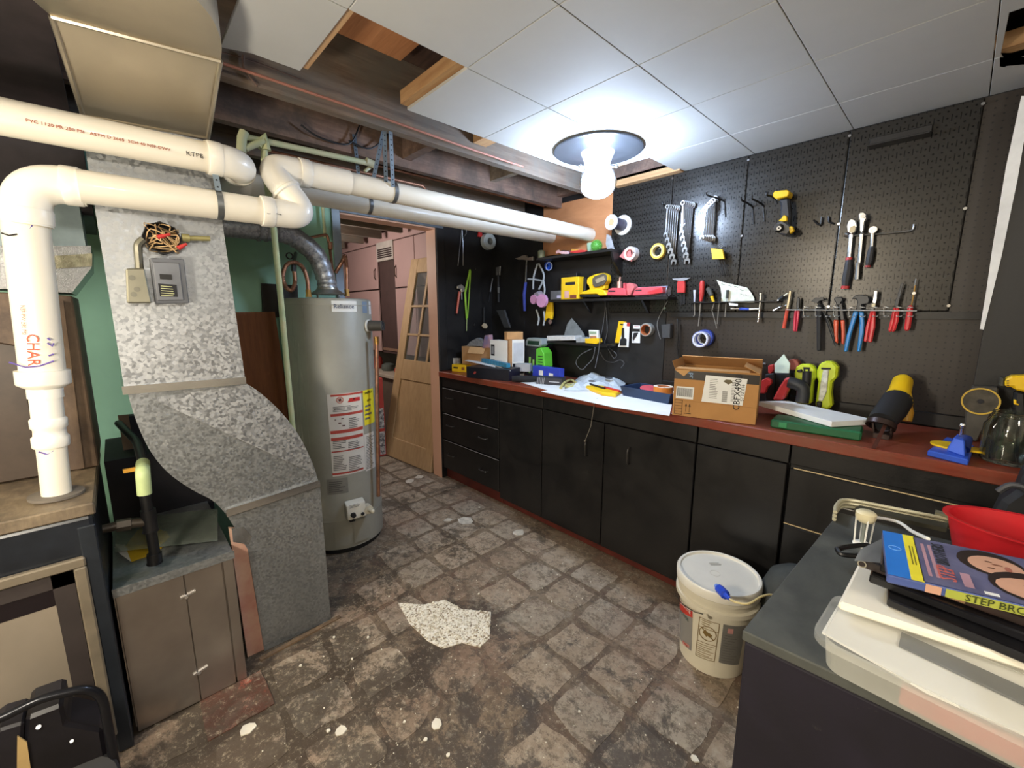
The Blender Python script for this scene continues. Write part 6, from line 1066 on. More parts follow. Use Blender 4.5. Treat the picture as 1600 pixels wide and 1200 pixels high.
# red cluster, lime tools
def wt_(pts, y_): return [P(x, y, 'Y', y_) for x, y in pts]
ZC = lambda pts: [(1030+x/5.333, 540+y/5.333) for x, y in pts]
def stand(par, name, m, pts, y_, th, bev=.004, low=None):
    q = wt_(ZC(pts), y_); mb = MB(); mb.prism(q, (0, th, 0)); return O(name, mb, m, par, bev)
t = T('clamp_tool', 'red and black bar clamp standing behind the cardboard box', 'clamp', (-.55, 2.42, TOPZ)); stand(t, 'jaw', RED, [(905, 165), (955, 155), (960, 200), (930, 240), (905, 230)], 2.42, .04); stand(t, 'handle', RED, [(840, 400), (850, 290), (890, 270), (930, 290), (930, 320), (895, 350), (880, 400)], 2.36, .035); stand(t, 'body', BLACKP, [(880, 240), (960, 230), (960, 470), (880, 470)], 2.40, .03); stand(t, 'screw', STEEL, [(790, 140), (890, 145), (890, 160), (790, 158)], 2.43, .02)
t = T('arrow_card', 'pale mint arrow shaped card standing on the clamp tools', 'card', (-.5, 2.38, TOPZ)); stand(t, 'card', mat('D8EFE4', .6, 0, .02), [(960, 152), (1038, 70), (1090, 150), (1082, 230), (962, 226)], 2.375, .006, .001)
t = T('heat_tool', 'black bodied red nosed tool behind the arrow card', 'power tool', (-.47, 2.44, TOPZ)); stand(t, 'housing', BLACKP, [(955, 230), (1090, 230), (1100, 300), (1060, 470), (960, 470)], 2.42, .05); 
c_ = wt_(ZC([(1110, 160)]), 2.44)[0]; mb = MB(); mb.cyl(c_, c_+V((0, .05, 0)), .028); O('nose', mb, mat('8a4438', .5), t, .003)
t = T('utility_saw', 'red handled tool with thick black hose elbow', 'power tool', (-.45, 2.33, TOPZ)); stand(t, 'handle', RED, [(940, 455), (1000, 340), (1045, 275), (1090, 262), (1120, 285), (1095, 330), (1040, 440), (1020, 458)], 2.32, .045, .008)
mb = MB(); mb.tube(spline(wt_(ZC([(1080, 305), (1140, 320), (1190, 350), (1200, 400), (1190, 470)]), 2.33), 6), .027, 14); O('hose_elbow', mb, mat('26282a', .5), t); mb = MB(); mb.tube(spline(wt_(ZC([(1232, 215), (1228, 300), (1215, 380), (1200, 470)]), 2.37), 5), .019, 12); O('hose', mb, BLACKP, t)
t = T('lime_work_light', 'lime cordless tool with black holder, left of the pair', 'work light', (-.40, 2.42, TOPZ)); stand(t, 'housing', LIME, [(1125, 230), (1140, 180), (1180, 155), (1260, 155), (1300, 190), (1305, 270), (1280, 300), (1265, 490), (1130, 480), (1140, 400)], 2.41, .05, .008); stand(t, 'socket', INK, [(1200, 180), (1252, 182), (1250, 235), (1205, 232)], 2.405, .006, 0); stand(t, 'contact', LIME, [(1218, 198), (1240, 200), (1238, 215), (1218, 214)], 2.402, .003, 0); stand(t, 'latch', BLACKP, [(1145, 205), (1190, 195), (1190, 225), (1150, 225)], 2.40, .012)
t = T('lime_work_light', 'lime cordless light with clear tube, right of the pair', 'work light', (-.33, 2.42, TOPZ)); stand(t, 'housing', LIME, [(1312, 210), (1335, 150), (1385, 130), (1450, 135), (1488, 180), (1480, 270), (1440, 300), (1430, 400), (1440, 500), (1410, 535), (1310, 520), (1300, 490), (1325, 300), (1310, 260)], 2.41, .055, .008); stand(t, 'light_tube', mat('D5D8CC', .2, 0, .2, 60), [(1365, 200), (1412, 200), (1395, 380), (1360, 465), (1325, 460), (1340, 330)], 2.40, .012, .003); stand(t, 'slot', INK, [(1350, 185), (1425, 188), (1422, 200), (1350, 198)], 2.398, .014, 0); stand(t, 'end_cap', BLACKP, [(1308, 465), (1355, 468), (1350, 520), (1310, 515)], 2.40, .02)
# yellow reciprocating saw
ZD = lambda pts: [(1300+x/5.333, 540+y/5.333) for x, y in pts]
t = T('reciprocating_saw', 'yellow and black reciprocating saw with blade standing on worktop', 'power tool', (-.2, 2.2, TOPZ))
A = lambda x, y, Y: P(1300+x/5.333, 540+y/5.333, 'Y', Y)
p0, p1, p2, p3 = A(588, 300, 2.40), A(560, 420, 2.34), A(480, 540, 2.26), A(410, 640, 2.20)
mb = MB(); mb.tube([A(590, 292, 2.44), p0, A(565, 380, 2.36), A(548, 440, 2.32), A(540, 470, 2.3)], [.028, .034, .036, .046, .050], 16); O('motor_body', mb, YEL, t); mb = MB(); mb.tube([A(545, 455, 2.31), A(490, 540, 2.24), A(430, 610, 2.18), A(410, 640, 2.155)], [.050, .050, .046, .043], 18); O('front_boot', mb, mat('26272a', .55), t)
mb = MB(); mb.tube([A(610, 470, 2.36), A(620, 560, 2.34), A(612, 630, 2.33)], [.02, .024, .02], 10); O('grip', mb, mat('C8952C', .5), t); mb = MB(); mb.ring(A(415, 640, 2.15), (A(330, 850, 2.1)-A(410, 640, 2.16)), .047, .036, .02); mb.box((A(345, 770, 2.15).x, 2.12, TOPZ+.001), (A(480, 770, 2.15).x, 2.2, TOPZ+.02)); mb.obox(A(330, 640, 2.15), A(345, 780, 2.15)-A(330, 640, 2.15), (.006, 0, 0), (0, .06, 0)); mb.obox(A(490, 640, 2.15), A(478, 780, 2.15)-A(490, 640, 2.15), (.006, 0, 0), (0, .06, 0)); O('shoe', mb, mat('3a2c28', .4, .5), t)
b0, b1 = A(435, 640, 2.15), C(1300+330/5.333, 540+850/5.333, TOPZ+.004); mb = MB(); dd_ = (b1-b0); sp_ = dd_.cross(V((0, 1, 0))).normalized(); mb.obox(b0, dd_, sp_*.012, (0, .0015, 0)); O('blade', mb, mat('6a4236', .4, .5), t)
# pocket hole jig
t = T('drilling_jig', 'blue and yellow drilling jig with chrome clamp at worktop edge', 'jig', C(1485, 710)); JB = mat('2F55C0', .4, 0, .08); q = [C(x, y, TOPZ+.001) for x, y in [(1448, 712), (1478, 690), (1521, 705), (1512, 728)]]; mb = MB(); mb.prism(q, (0, 0, .02)); O('base', mb, JB, t, .003)
q = [C(x, y, TOPZ+.0215) for x, y in [(1478, 704), (1490, 692), (1513, 700), (1508, 714)]]; mb = MB(); c_ = sum(q, V())/4; mb.hexa(q+[c_+(p-c_)*.55+V((0, 0, .045)) for p in q]); O('block', mb, JB, t, .003); mb = MB(); mb.cyl(c_+V((-.02, .03, 0)), c_+V((-.02, .03, .006)), .05); mb.cyl(c_+V((.035, .02, 0)), c_+V((.035, .02, .006)), .03); O('dial', mb, YEL, t); mb = MB(); mb.cyl(c_+V((0, .01, .045)), c_+V((.0, .0, .075)), .005); mb.ball(c_+V((0, 0, .085)), .009, 6); O('clamp_screw', mb, CHROME, t); mb = MB(); mb.cyl(c_+V((.01, -.03, .01)), c_+V((.012, .01, .04)), .018); O('bore', mb, mat('1c2c6a', .5), t)
# jar
t = T('mason_jar', 'large clear glass jar at the right end of the worktop', 'jar', C(1575, 725)); c_ = C(1572, 725, TOPZ+.001)+V((.0, .03, 0)); GL = mat('E6EDE6', .03, 0, 0, trans=1)
mb = MB(); mb.lathe(c_, (0, 0, 1), [(0, 0), (.055, 0), (.062, .008), (.064, .12), (.05, .145), (.048, .165), (.0465, .165), (.0485, .145), (.0615, .12), (.0595, .01), (0, .006)], 36); O('glass', mb, GL, t)
mb = MB(); 
for z_ in (.150, .157, .163): mb.ring(c_+V((0, 0, z_)), (0, 0, 1), .0505, .048, .003)
O('thread_rim', mb, GL, t)
# grey/black belt tool + drill at the right
t = T('rotary_tool', 'grey machine with round yellow rimmed wheel behind the jar', 'power tool', (.02, 2.3, TOPZ)); Ym = 2.32
stand2 = lambda nm, m, pts, y_, th, bev=.004: O(nm, (lambda b_: (b_.prism([P(x, y, 'Y', y_) for x, y in ZD(pts)], (0, th, 0)), b_)[1])(MB()), m, t, bev)
stand2('body', mat('4b4740', .5, .1, .2), [(1125, 440), (1170, 340), (1390, 350), (1385, 420), (1340, 500), (1330, 560), (1210, 800), (1095, 790), (1110, 600)], 2.33, .06); c_ = P(1532, 627, 'Y', 2.31); mb = MB(); mb.cyl(c_, c_+V((0, .03, 0)), .047); O('wheel', mb, mat('4a453c', .4, .3, .3, 30), t); mb = MB(); mb.ring(c_+V((0, -.004, 0)), (0, 1, 0), .05, .045, .008); O('wheel_rim', mb, mat('C9A63C', .4), t); mb = MB(); mb.cyl(c_+V((0, -.006, 0)), c_, .008); O('axle', mb, INK, t)
t = T('cordless_drill', 'yellow cordless drill at the right edge above the jar', 'power tool', (.15, 2.3, TOPZ)); stand2('motor_body', YEL, [(1440, 285), (1500, 255), (1640, 250), (1700, 300), (1700, 390), (1600, 385), (1520, 370), (1510, 345), (1440, 345)], 2.30, .06, .008); stand2('chuck', mat('4a4a42', .4, .3), [(1400, 265), (1440, 270), (1440, 350), (1390, 340)], 2.305, .045, .004); stand2('handle', BLACKP, [(1520, 375), (1620, 390), (1640, 800), (1560, 800), (1500, 520)], 2.31, .045, .008); stand2('trigger', YEL, [(1515, 450), (1540, 455), (1535, 480), (1560, 490), (1560, 500), (1515, 490)], 2.30, .02, .002)
for k in range(3): stand2('vent_slot', INK, [(1455, 290+k*18), (1475, 290+k*18), (1475, 298+k*18), (1455, 298+k*18)], 2.298, .004, 0)
# black bag at the right end of the worktop, hanging over the edge
t = T('tool_bag', 'dark canvas tool bag slumped over the right worktop edge', 'bag', (.3, 1.95, .9)); mb = MB(); q = [P(x, y, 'Y', 1.93) for x, y in [(1546, 800), (1562, 768), (1585, 752), (1596, 726), (1640, 700), (1760, 700), (1760, 860), (1600, 840)]]; mb.prism(q, (0, -.1, 0)); O('canvas', mb, mat('1b1b1e', .7, 0, .3), t, .015); mb = MB(); mb.tube(spline([P(x, y, 'Y', 1.82) for x, y in [(1560, 768), (1580, 758), (1605, 765), (1620, 790)]], 5), .009, 8); O('strap', mb, mat('3c3c40', .5), t)

# ================================================================ WHITE BUCKET
BC = V((-.56, 1.69, 0)); BR_ = .146; BH_ = .382
t = T('plastic_bucket', 'off white plastic adhesive bucket with lid on the floor', 'bucket', BC); BW = mat('D9D2BE', .45, 0, .04, 3)
mb = MB(); mb.lathe(BC, (0, 0, 1.0), [(.118, .001), (.126, .004), (.139, .278), (.143, .280), (.157, .283), (.157, .301), (.146, .305), (.147, .33), (.156, .332), (.156, .345), (.148, .347), (.149, .36), (0, .36)], 48); O('body', mb, BW, t)
mb = MB(); mb.lathe(BC, (0, 0, 1), [(.150, .345), (.158, .348), (.159, .380), (.154, .386), (.146, .385), (.143, .376), (0, .376)], 48); O('lid', mb, mat('E6E2D6', .4, 0, .03), t)
def bp(a_, z_, R): rr_ = .126+(.139-.126)*(z_/.27) if z_ < .27 else .147; return V((BC.x+math.cos(a_)*(rr_+R), BC.y+math.sin(a_)*(rr_+R), z_))
def bhit(x, y, R=.135):
    d = ray(x, y); o = CAM-BC; a = d.x**2+d.y**2; b = 2*(o.x*d.x+o.y*d.y); c_ = o.x**2+o.y**2-R*R; D_ = max(b*b-4*a*c_, 0); t_ = (-b-math.sqrt(D_))/2/a; p = CAM+d*t_; return math.atan2(p.y-BC.y, p.x-BC.x), p.z
def bpatch(name, m, corners, off=.001, n=6):
    (tl, tr, bl2, br2) = [bhit(*c_) for c_ in corners]; mb = MB(); patch(mb, tl, tr, bl2, br2, off, n, 0, bp); return O(name, mb, m, t)
bpatch('red_label', mat('C0392F', .5), [(1058, 932), (1083, 955), (1058, 947), (1083, 965)], .0016); bpatch('grey_label', mat('8C8A86', .5, 0, .05), [(1057, 940), (1083, 960), (1058, 990), (1079, 1018)]); bpatch('small_panel', mat('B9AFA6', .5), [(1057, 968), (1062, 974), (1057, 985), (1062, 992)], .002); bpatch('round_logo', mat('C88A80', .5), [(1065, 1000), (1076, 1008), (1065, 1006), (1076, 1013)], .002)
bpatch('grey_label', mat('75736E', .5, 0, .05), [(1130, 974), (1164, 976), (1123, 1036), (1156, 1040)]); 
ORF = mat('7a6232', .6)
def bline(x0, y0, x1, y1, w_=.8): 
    dx_, dy_ = x1-x0, y1-y0; l_ = math.hypot(dx_, dy_); nx, ny = -dy_/l_*w_/2, dx_/l_*w_/2; tl, tr, bl2, br2 = bhit(x0+nx, y0+ny), bhit(x1+nx, y1+ny), bhit(x0-nx, y0-ny), bhit(x1-nx, y1-ny); patch(MBX, tl, tr, bl2, br2, .0018, 3, 0, bp)
MBX = MB(); cr = [(1094, 963), (1124, 974), (1116, 1035), (1086, 1024)]
for i in range(4): bline(*cr[i], *cr[(i+1) % 4], .9)
bline(1092.5, 977, 1122.5, 988); bline(1090, 1000, 1120, 1010)
O('warning_frame', MBX, ORF, t)
MBX = MB()
for k in range(16): a_, b_ = k*math.pi/8, (k+1)*math.pi/8; bline(1106+13*math.cos(a_), 990+11.5*math.sin(a_)+13*math.cos(a_)*.25, 1106+13*math.cos(b_), 990+11.5*math.sin(b_)+13*math.cos(b_)*.25, 1.2)
bline(1097, 980, 1115, 1001, 1.4); O('prohibition_mark', MBX, ORF, t)
MBX = MB(); bline(1100, 985, 1106, 993, 6); bline(1106, 990, 1111, 995, 5); O('pictogram', MBX, ORF, t)
MBX = MB(); 
for k in range(3): bline(1097, 967.5+k*3.2, 1112-k*3, 973+k*3, 1)
for k in range(7): bline(1090.5-k*.45, 1004+k*3, 1116-k*.45-(k % 3)*3, 1013+k*3, .8)
O('print', MBX, ORF, t)
MBX = MB()
for k in range(11): bline(1131-k*.5, 992+k*4, 1155-(k % 4)*3-k*.5, 995+k*4, .7)
O('print', MBX, mat('5a5854', .6), t); MBX = MB(); bline(1136.5, 985, 1145, 986, 8); O('hazard_mark', MBX, mat('C9908A', .6), t)
a_, z_ = bhit(1073, 948); n_ = V((math.cos(a_), math.sin(a_), 0)); tr = V((-n_.y, n_.x, 0)); txt(t, 'print', 'LOCTITE', bp(a_, z_, .004), tr, (0, 0, 1), .022, WHITE, sx=.8)
a_, z_ = bhit(1071, 962); txt(t, 'print', 'POWER', bp(a_, z_, .005), tr, (0, 0, 1), .02, mat('4a5a58', .6), sx=.8); a_, z_ = bhit(1070, 1006); txt(t, 'print', 'Henkel', bp(a_, z_, .004), tr, (0, 0, 1), .010, mat('a84a40', .6))
mb = MB(); hs_ = [bp(bhit(1107, 944)[0]+q_, .285-.03*math.sin(abs(q_)*1.2)-.01*abs(q_), .014) for q_ in (0, -.25, -.5, -.8, -1.2)]; mb.tube(hs_, .0016, 6); O('bail_handle', mb, DARKSTEEL, t); mb = MB(); mb.cyl(bp(bhit(1107, 940)[0], .283, .01), bp(bhit(1107, 940)[0], .283, .022), .01, n=12); O('bail_ear', mb, BW, t)
lid = BC+V((0, 0, .3765)); fine(t, lid+V((-.06, .045, 0)), RT*.07, V((RT.y, -RT.x, 0))*.022, 3, mat('77736a', .6), .0004); mb = MB(); mb.ring(lid+V((-.01, -.01, 0)), (0, 0, 1), .02, .018, .0006); O('moulded_mark', mb, mat('DAD5C8', .5), t)
# cord with blue connector
t = T('extension_cord', 'cream cord with blue plug hanging over the bucket lid', 'cord', P(1130, 930, 'Z', .42))
g0 = P(1204, 930, 'Z', .92); pts_ = [V((-.30, 1.45, .005)), V((-.31, 1.47, .2)), P(1225, 945, 'Z', .42), P(1208, 930, 'Z', .45), P(1190, 932, 'Z', .46), P(1170, 943, 'Z', .45), P(1150, 941, 'Z', .435), P(1140, 936, 'Z', .43)]; mb = MB(); mb.tube(spline(pts_, 6), .0036, 8); O('cord', mb, mat('D9C68E', .5), t)
a, b = P(1140, 936, 'Z', .43), P(1124, 920, 'Z', .415); mb = MB(); mb.tube([a, a.lerp(b, .35), a.lerp(b, .4), b], [.006, .010, .017, .017], 8); O('plug', mb, mat('2A4FD0', .4), t, label='bright blue plug'); mb = MB(); mb.cyl(b, b+(b-a)*.3, .009, n=8); O('plug_tip', mb, mat('7a9ae8', .3), t)

# ================================================================ BLACK BENCH AT THE RIGHT, WITH ITS CLUTTER
BZ = .914
c0, c1, c2 = C(1160, 985, BZ), C(1311, 800, BZ), C(1600, 1190, BZ); u = (c2-c0).normalized(); d = (c1-c0)
t = T('black_chest', 'black painted chest in the right foreground', 'chest', c0+u*.5+d/2-V((0, 0, BZ))); mb = MB(); L_ = 1.1
b0_ = c0-V((0, 0, BZ-.002)); mb.obox(b0_+u*.004+d*.004, u*L_, d*.99, (0, 0, BZ-.022)); O('body', mb, m_black('purple_black_side', '0e0a15', '171022', .6), t, .003); mb = MB(); mb.obox(c0-V((0, 0, .018)), u*(L_+.01), d, (0, 0, .018)); O('top', mb, BLKTOP, t, .002)
ZB = BZ
def CZ(x, y, z=ZB): return P(x, y, 'Z', z)
# tub
t = T('storage_tub', 'long clear lidded plastic tub under the papers', 'tub', CZ(1400, 1050)); p0, p1, p2 = CZ(1271, 1040, ZB+.001), CZ(1640, 1212, ZB+.001), CZ(1300, 985, ZB+.001)
tb0, tb1, tb2 = P(1265, 990, 'Z', ZB+.055), P(1600, 1152, 'Z', ZB+.055), P(1308, 921, 'Z', ZB+.055)
uu = (tb1-tb0).normalized(); wd_ = tb2-tb0; wd_ -= uu*wd_.dot(uu); wl = max(wd_.length, .12); wn = wd_.normalized(); 
def rrect(o_, u_, w_, z_, r_, n_=5):
    q = []; cs = [(o_+u_*r_+w_.normalized()*r_, math.pi), (o_+u_*(U_-r_)+w_.normalized()*r_, 1.5*math.pi), (o_+u_*(U_-r_)+w_-w_.normalized()*r_, 0), (o_+u_*r_+w_-w_.normalized()*r_, .5*math.pi)]
    for c_, s_ in cs:
        for k in range(n_+1): a_ = s_+k*math.pi/2/n_; q.append(V((c_.x, c_.y, z_))+(u_*math.cos(a_)+w_.normalized()*math.sin(a_))*r_)
    return q
U_ = .55; ins = .012; CLR = mat('E2E3DA', .3, 0, .04, alpha=.42); w_ = wn*wl
def loft(mb, rings, cap=True):
    n_ = len(rings[0]); b_ = len(mb.v); vs = [p for r_ in rings for p in r_]; fs = [(j*n_+i, j*n_+(i+1) % n_, (j+1)*n_+(i+1) % n_, (j+1)*n_+i) for j in range(len(rings)-1) for i in range(n_)]
    if cap: fs += [list(range(n_))[::-1], [(len(rings)-1)*n_+i for i in range(n_)]]
    mb.add(vs, fs, False)
U_ = .55-2*ins-.01; r0 = rrect(tb0+uu*(ins+.005)+wn*(ins+.005), uu, wn*(wl-2*ins-.01), ZB+.001, .022); U_ = .55-2*ins; r1 = rrect(tb0+uu*ins+wn*ins, uu, wn*(wl-2*ins), ZB+.048, .024); mb = MB(); loft(mb, [r0, r1], False); O('tub_body', mb, CLR, t)
U_ = .55; r0 = rrect(tb0, uu, w_, ZB+.042, .03); r1 = rrect(tb0, uu, w_, ZB+.052, .03); U_ = .55-.024; r2 = rrect(tb0+uu*.012+wn*.012, uu, wn*(wl-.024), ZB+.056, .024); r3 = rrect(tb0+uu*.016+wn*.016, uu, wn*(wl-.032), ZB+.052, .02); mb = MB(); loft(mb, [r0, r1, r2], False); mb.add([p for p in r2], [list(range(len(r2)))]); O('lid', mb, mat('EDEEE8', .25, 0, .02, alpha=.22), t)
o_ = tb0+uu*.10+wn*.02; mb = MB(); q_ = V((o_.x, o_.y, ZB+.004)); mb.obox(q_-wn*.0, uu*.12, wn*.05, (0, 0, .03)); tag(O('red_case', mb, mat('B03A32', .5)), 'red item seen through the side of the clear tub', 'box'); mb = MB(); q_ = tb0+uu*.26+wn*.02; mb.obox(V((q_.x, q_.y, ZB+.004)), uu*.26, wn*.06, (0, 0, .028)); tag(O('yellow_pad', mb, mat('B89A2C', .6)), 'yellow item seen through the side of the clear tub', 'box')
# papers on tub
zt = ZB+.057
sh = MB(); sh.prism([P(x, y, 'Z', ZB+.044) for x, y in [(1284, 990), (1326, 918), (1480, 990), (1640, 1060), (1640, 1168), (1450, 1085)]], (0, 0, .003)); tag(O('cardboard_sheet', sh, mat('E6E4DC', .6, 0, .03)), 'large white sheet under the lid of the clear tub', 'paper')
z2 = zt+.001; mb = MB(); mb.prism([P(x, y, 'Z', z2) for x, y in [(1308, 953), (1345, 880), (1420, 900), (1740, 1030), (1740, 1110), (1600, 1050)]], (0, 0, .014)); tag(O('white_binder', mb, mat('F0EBDC', .45, 0, .03), None, .004), 'long cream white folder under the disc cases', 'folder')
mb = MB(); mb.prism([P(x, y, 'Z', ZB+.048) for x, y in [(1404, 1010), (1640, 1122), (1640, 1096), (1408, 990)]], (0, 0, .003)); tag(O('dark_strip', mb, mat('3a3c3c', .5)), 'dark strip seen through the clear tub lid beside the folder', 'strip')
z3 = z2+.0155
def case(label, tl, bl2, brr, z_, th, m, name='disc_case', far=None):
    q = [P(*bl2, 'Z', z_), P(*brr, 'Z', z_)]; q0 = P(*tl, 'Z', z_); u_ = q[1]-q[0]; w2 = q0-q[0]; t_ = T(name, label, 'disc case', q[0]); mb = MB(); mb.prism([q[0], q[1], q[1]+w2, q0], (0, 0, th)); O('case', mb, m, t_, .002); return t_, q[0]+V((0, 0, th)), u_, w2
DK = mat('16161a', .25, 0, .2); DK2 = mat('1d1b1c', .3, 0, .4, 12, h2='3a2c28')
case('lowest black disc case of the stack', (1385, 905), (1385, 947), (1640, 1055), z3, .013, DK); case('second lowest black disc case, showing small white mark', (1370, 870), (1357, 910), (1640, 1020), z3+.0135, .013, DK)
tt, a, u_, w2 = case('black disc case with dark red printed spine in middle of stack', (1372, 865), (1338, 884), (1640, 995), z3+.027, .014, DK2); nf = V((0, 0, 1)).cross(u_).normalized()*-1
mb = MB(); sp0 = a-V((0, 0, .014)); nf = u_.cross(V((0, 0, 1))).normalized(); mb.add([sp0+u_*.45+nf*.001+V((0, 0, .003)), sp0+u_*.62+nf*.001+V((0, 0, .003)), sp0+u_*.62+nf*.001+V((0, 0, .011)), sp0+u_*.45+nf*.001+V((0, 0, .011))], [(0, 1, 2, 3)]); O('spine_print', mb, mat('8a9a4a', .5, h2='9a4a5a'), tt)
mb = MB(); c_ = sp0+u_*.035+nf*.001+V((0, 0, .007)); mb.ring(c_, nf, .006, .0045, .0006, 16); O('spine_logo', mb, mat('A09A88', .5), tt)
case('black glossy disc case directly under the blue topped one', (1378, 852), (1374, 893), (1640, 975), z3+.042, .013, DK)
# top case
ZT = z3+.056; q0 = P(1379, 829, 'Z', ZT+.014); qb = P(1387, 897, 'Z', ZT+.014); qr = P(1600, 947, 'Z', ZT+.014); u_ = (qr-qb).normalized()*.205; w2 = q0-qb
t = T('disc_case', 'blue topped disc case with yellow band on top of the stack', 'disc case', qb); base = qb-V((0, 0, .014)); mb = MB(); mb.prism([base, base+u_, base+u_+w2, base+w2], (0, 0, .0135)); O('case', mb, mat('4f5f9a', .25), t, .002)
def tc(name, m, pts, off=.0003): mb = MB(); mb.add([qb+u_*x+w2*y+V((0, 0, off)) for x, y in pts], [list(range(len(pts)))]); return O(name, mb, m, t)
tc('cover_sheet', mat('6B6C8C', .3, 0, .2, 14, h2='4a4c70'), [(.19, .02), (.99, .02), (.99, .98), (.19, .98)]); tc('blue_header', mat('2F7AD8', .3, 0, .08), [(0, 0), (.125, 0), (.125, 1), (0, 1)]); tc('yellow_band', mat('E8DC3C', .4), [(.125, 0), (.195, 0), (.195, 1), (.125, 1)]); fine(t, qb+u_*.145+w2*.75, w2*-.5, u_*.035, 2, mat('5a5420', .5), .0006)
mb = MB(); mb.ring(qb+u_*.062+w2*.6+V((0, 0, .0004)), (0, 0, 1), .008, .0065, .0006, 20); O('disc_logo', mb, mat('6aa4e8', .4), t)
txt(t, 'title', 'STEP', qb+u_*.33+w2*.28+V((0, 0, .0006)), w2, -u_, .026, mat('B8605C', .5), sx=.8); txt(t, 'title', 'BROTHERS', qb+u_*.33+w2*.68+V((0, 0, .0006)), w2, -u_, .020, mat('2c2f3a', .5), sx=.75)
for k, x_ in enumerate((.225, .265)): tc('print', mat('B08A98', .5), [(x_, .15), (x_+.02, .15), (x_+.02, .85), (x_, .85)], .0006)
tc('print', mat('B08A98', .5), [(.40, .1), (.45, .1), (.45, .36), (.40, .36)], .0006); tc('print', PAPER, [(.49, .05), (.56, .05), (.56, .1), (.49, .1)], .0006)
# two generic figures printed on the cover
def blobp(cx, cy, rx, ry, m, off, rot=0, n_=18): tc('cover_figure', m, [(cx+rx*math.cos(k*2*math.pi/n_)*math.cos(rot)-ry*math.sin(k*2*math.pi/n_)*math.sin(rot), cy+rx*math.cos(k*2*math.pi/n_)*math.sin(rot)+ry*math.sin(k*2*math.pi/n_)*math.cos(rot)) for k in range(n_)], off)
SK, HR2 = mat('CFA088', .4, 0, .08), mat('2e2422', .4)
blobp(.60, .70, .18, .26, HR2, .0006); blobp(.62, .66, .145, .19, SK, .0009); blobp(.78, .34, .24, .28, HR2, .0010); blobp(.76, .30, .19, .19, SK, .0013)
for cx, cy in ((.63, .66), (.77, .30)): blobp(cx, cy+.02, .03, .012, mat('8a5a48', .5), .0016); blobp(cx+.05, cy-.03, .018, .05, mat('A86A5A', .5), .0016); blobp(cx-.04, cy+.06, .02, .01, mat('5a3a30', .5), .0016); blobp(cx-.04, cy-.07, .02, .01, mat('5a3a30', .5), .0016)
tc('price_sticker', mat('D87A3C', .5), [(.84, .68), (.97, .70), (.97, .93), (.84, .92)], .0011); tc('price_sticker', mat('E8C23C', .5), [(.86, .74), (.93, .75), (.93, .88), (.86, .87)], .0014)
nf = u_.cross(V((0, 0, 1))).normalized(); mb = MB(); mb.add([base+u_*.30+nf*.0006+V((0, 0, .001)), base+u_*.97+nf*.0006+V((0, 0, .001)), base+u_*.97+nf*.0006+V((0, 0, .013)), base+u_*.30+nf*.0006+V((0, 0, .013))], [(0, 1, 2, 3)]); O('spine_label', mb, mat('A9B04A', .4), t)
txt(t, 'title', 'STEP BROTHERS', base+u_*.63+nf*.0012+V((0, 0, .0068)), u_, (0, 0, 1), .0135, mat('3d4420', .4), .0002); mb = MB(); mb.add([base+u_*.2+nf*.0006+V((0, 0, .001)), base+u_*.28+nf*.0006+V((0, 0, .001)), base+u_*.28+nf*.0006+V((0, 0, .013)), base+u_*.2+nf*.0006+V((0, 0, .013))], [(0, 1, 2, 3)]); O('spine_label', mb, SK, t)
# plastic sleeve under cases
mb = MB(); mb.prism([P(x, y, 'Z', z3+.041) for x, y in [(1335, 876), (1345, 858), (1383, 840), (1380, 880)]], (0, 0, .0006)); tag(O('clear_sleeve', mb, mat('B9BDBE', .15, 0, .1, trans=.6)), 'clear plastic sleeve poking out left of the case stack', 'sleeve')
mb = MB(); mb.tube(spline([P(x, y, 'Z', ZB+.03) for x, y in [(1308, 858), (1315, 866), (1340, 868), (1360, 862), (1356, 852), (1325, 854), (1310, 858)]], 5), .005, 8); tag(O('black_loop', mb, BLACKM), 'glossy black plastic loop left of the disc cases', 'loop')
# white frame light fitting, cable, red bowl
t = T('light_fitting', 'old cream metal light fitting frame standing at the chest edge', 'light fitting', CZ(1400, 810)); E1 = mat('CFC9AC', .35, .3, .1)
f0, f1 = [P(x, y, 'Z', ZB+.02) for x, y in [(1306, 790), (1320, 783)]], 0
pth = [P(x, y, 'Z', ZB+.025) for x, y in [(1305, 800), (1308, 788), (1325, 781), (1400, 795), (1486, 812), (1600, 836)]]
for k_ in (0, .010, .020): mb = MB(); mb.tube(spline([p+V((0, 0, -k_)) for p in pth], 5), .0045, 8); O('frame_rail', mb, E1, t)
mb = MB(); mb.prism([P(x, y, 'Z', ZB+.012) for x, y in [(1334, 800), (1342, 795), (1480, 823), (1478, 832)]], (0, 0, .01)); O('inner_channel', mb, mat('3a382c', .5), t); mb = MB(); a_, b_ = P(1458, 818, 'Z', ZB+.005), P(1486, 826, 'Z', ZB+.005); mb.obox(a_, b_-a_, (0, .02, 0), (0, 0, .03)); O('bracket', mb, mat('8F8C74', .4, .4), t)
t = T('lamp_socket', 'upright cream socket cage on the chest beside the cases', 'socket', CZ(1352, 845)); k0_ = CZ(1346, 852, ZB+.001); hgt = ZAT(k0_.x, k0_.y, 802)-ZB; mb = MB(); mb.lathe(k0_, (0, 0, 1), [(.016, 0), (.017, .004), (.012, .008), (0, .008)], 20); O('base', mb, WHITE, t); mb = MB(); mb.lathe(k0_+V((0, 0, hgt-.022)), (0, 0, 1), [(.010, 0), (.016, .004), (.0185, .012), (.0185, .022), (.014, .026), (0, .026)], 24); O('cap', mb, mat('E2D8B4', .4), t)
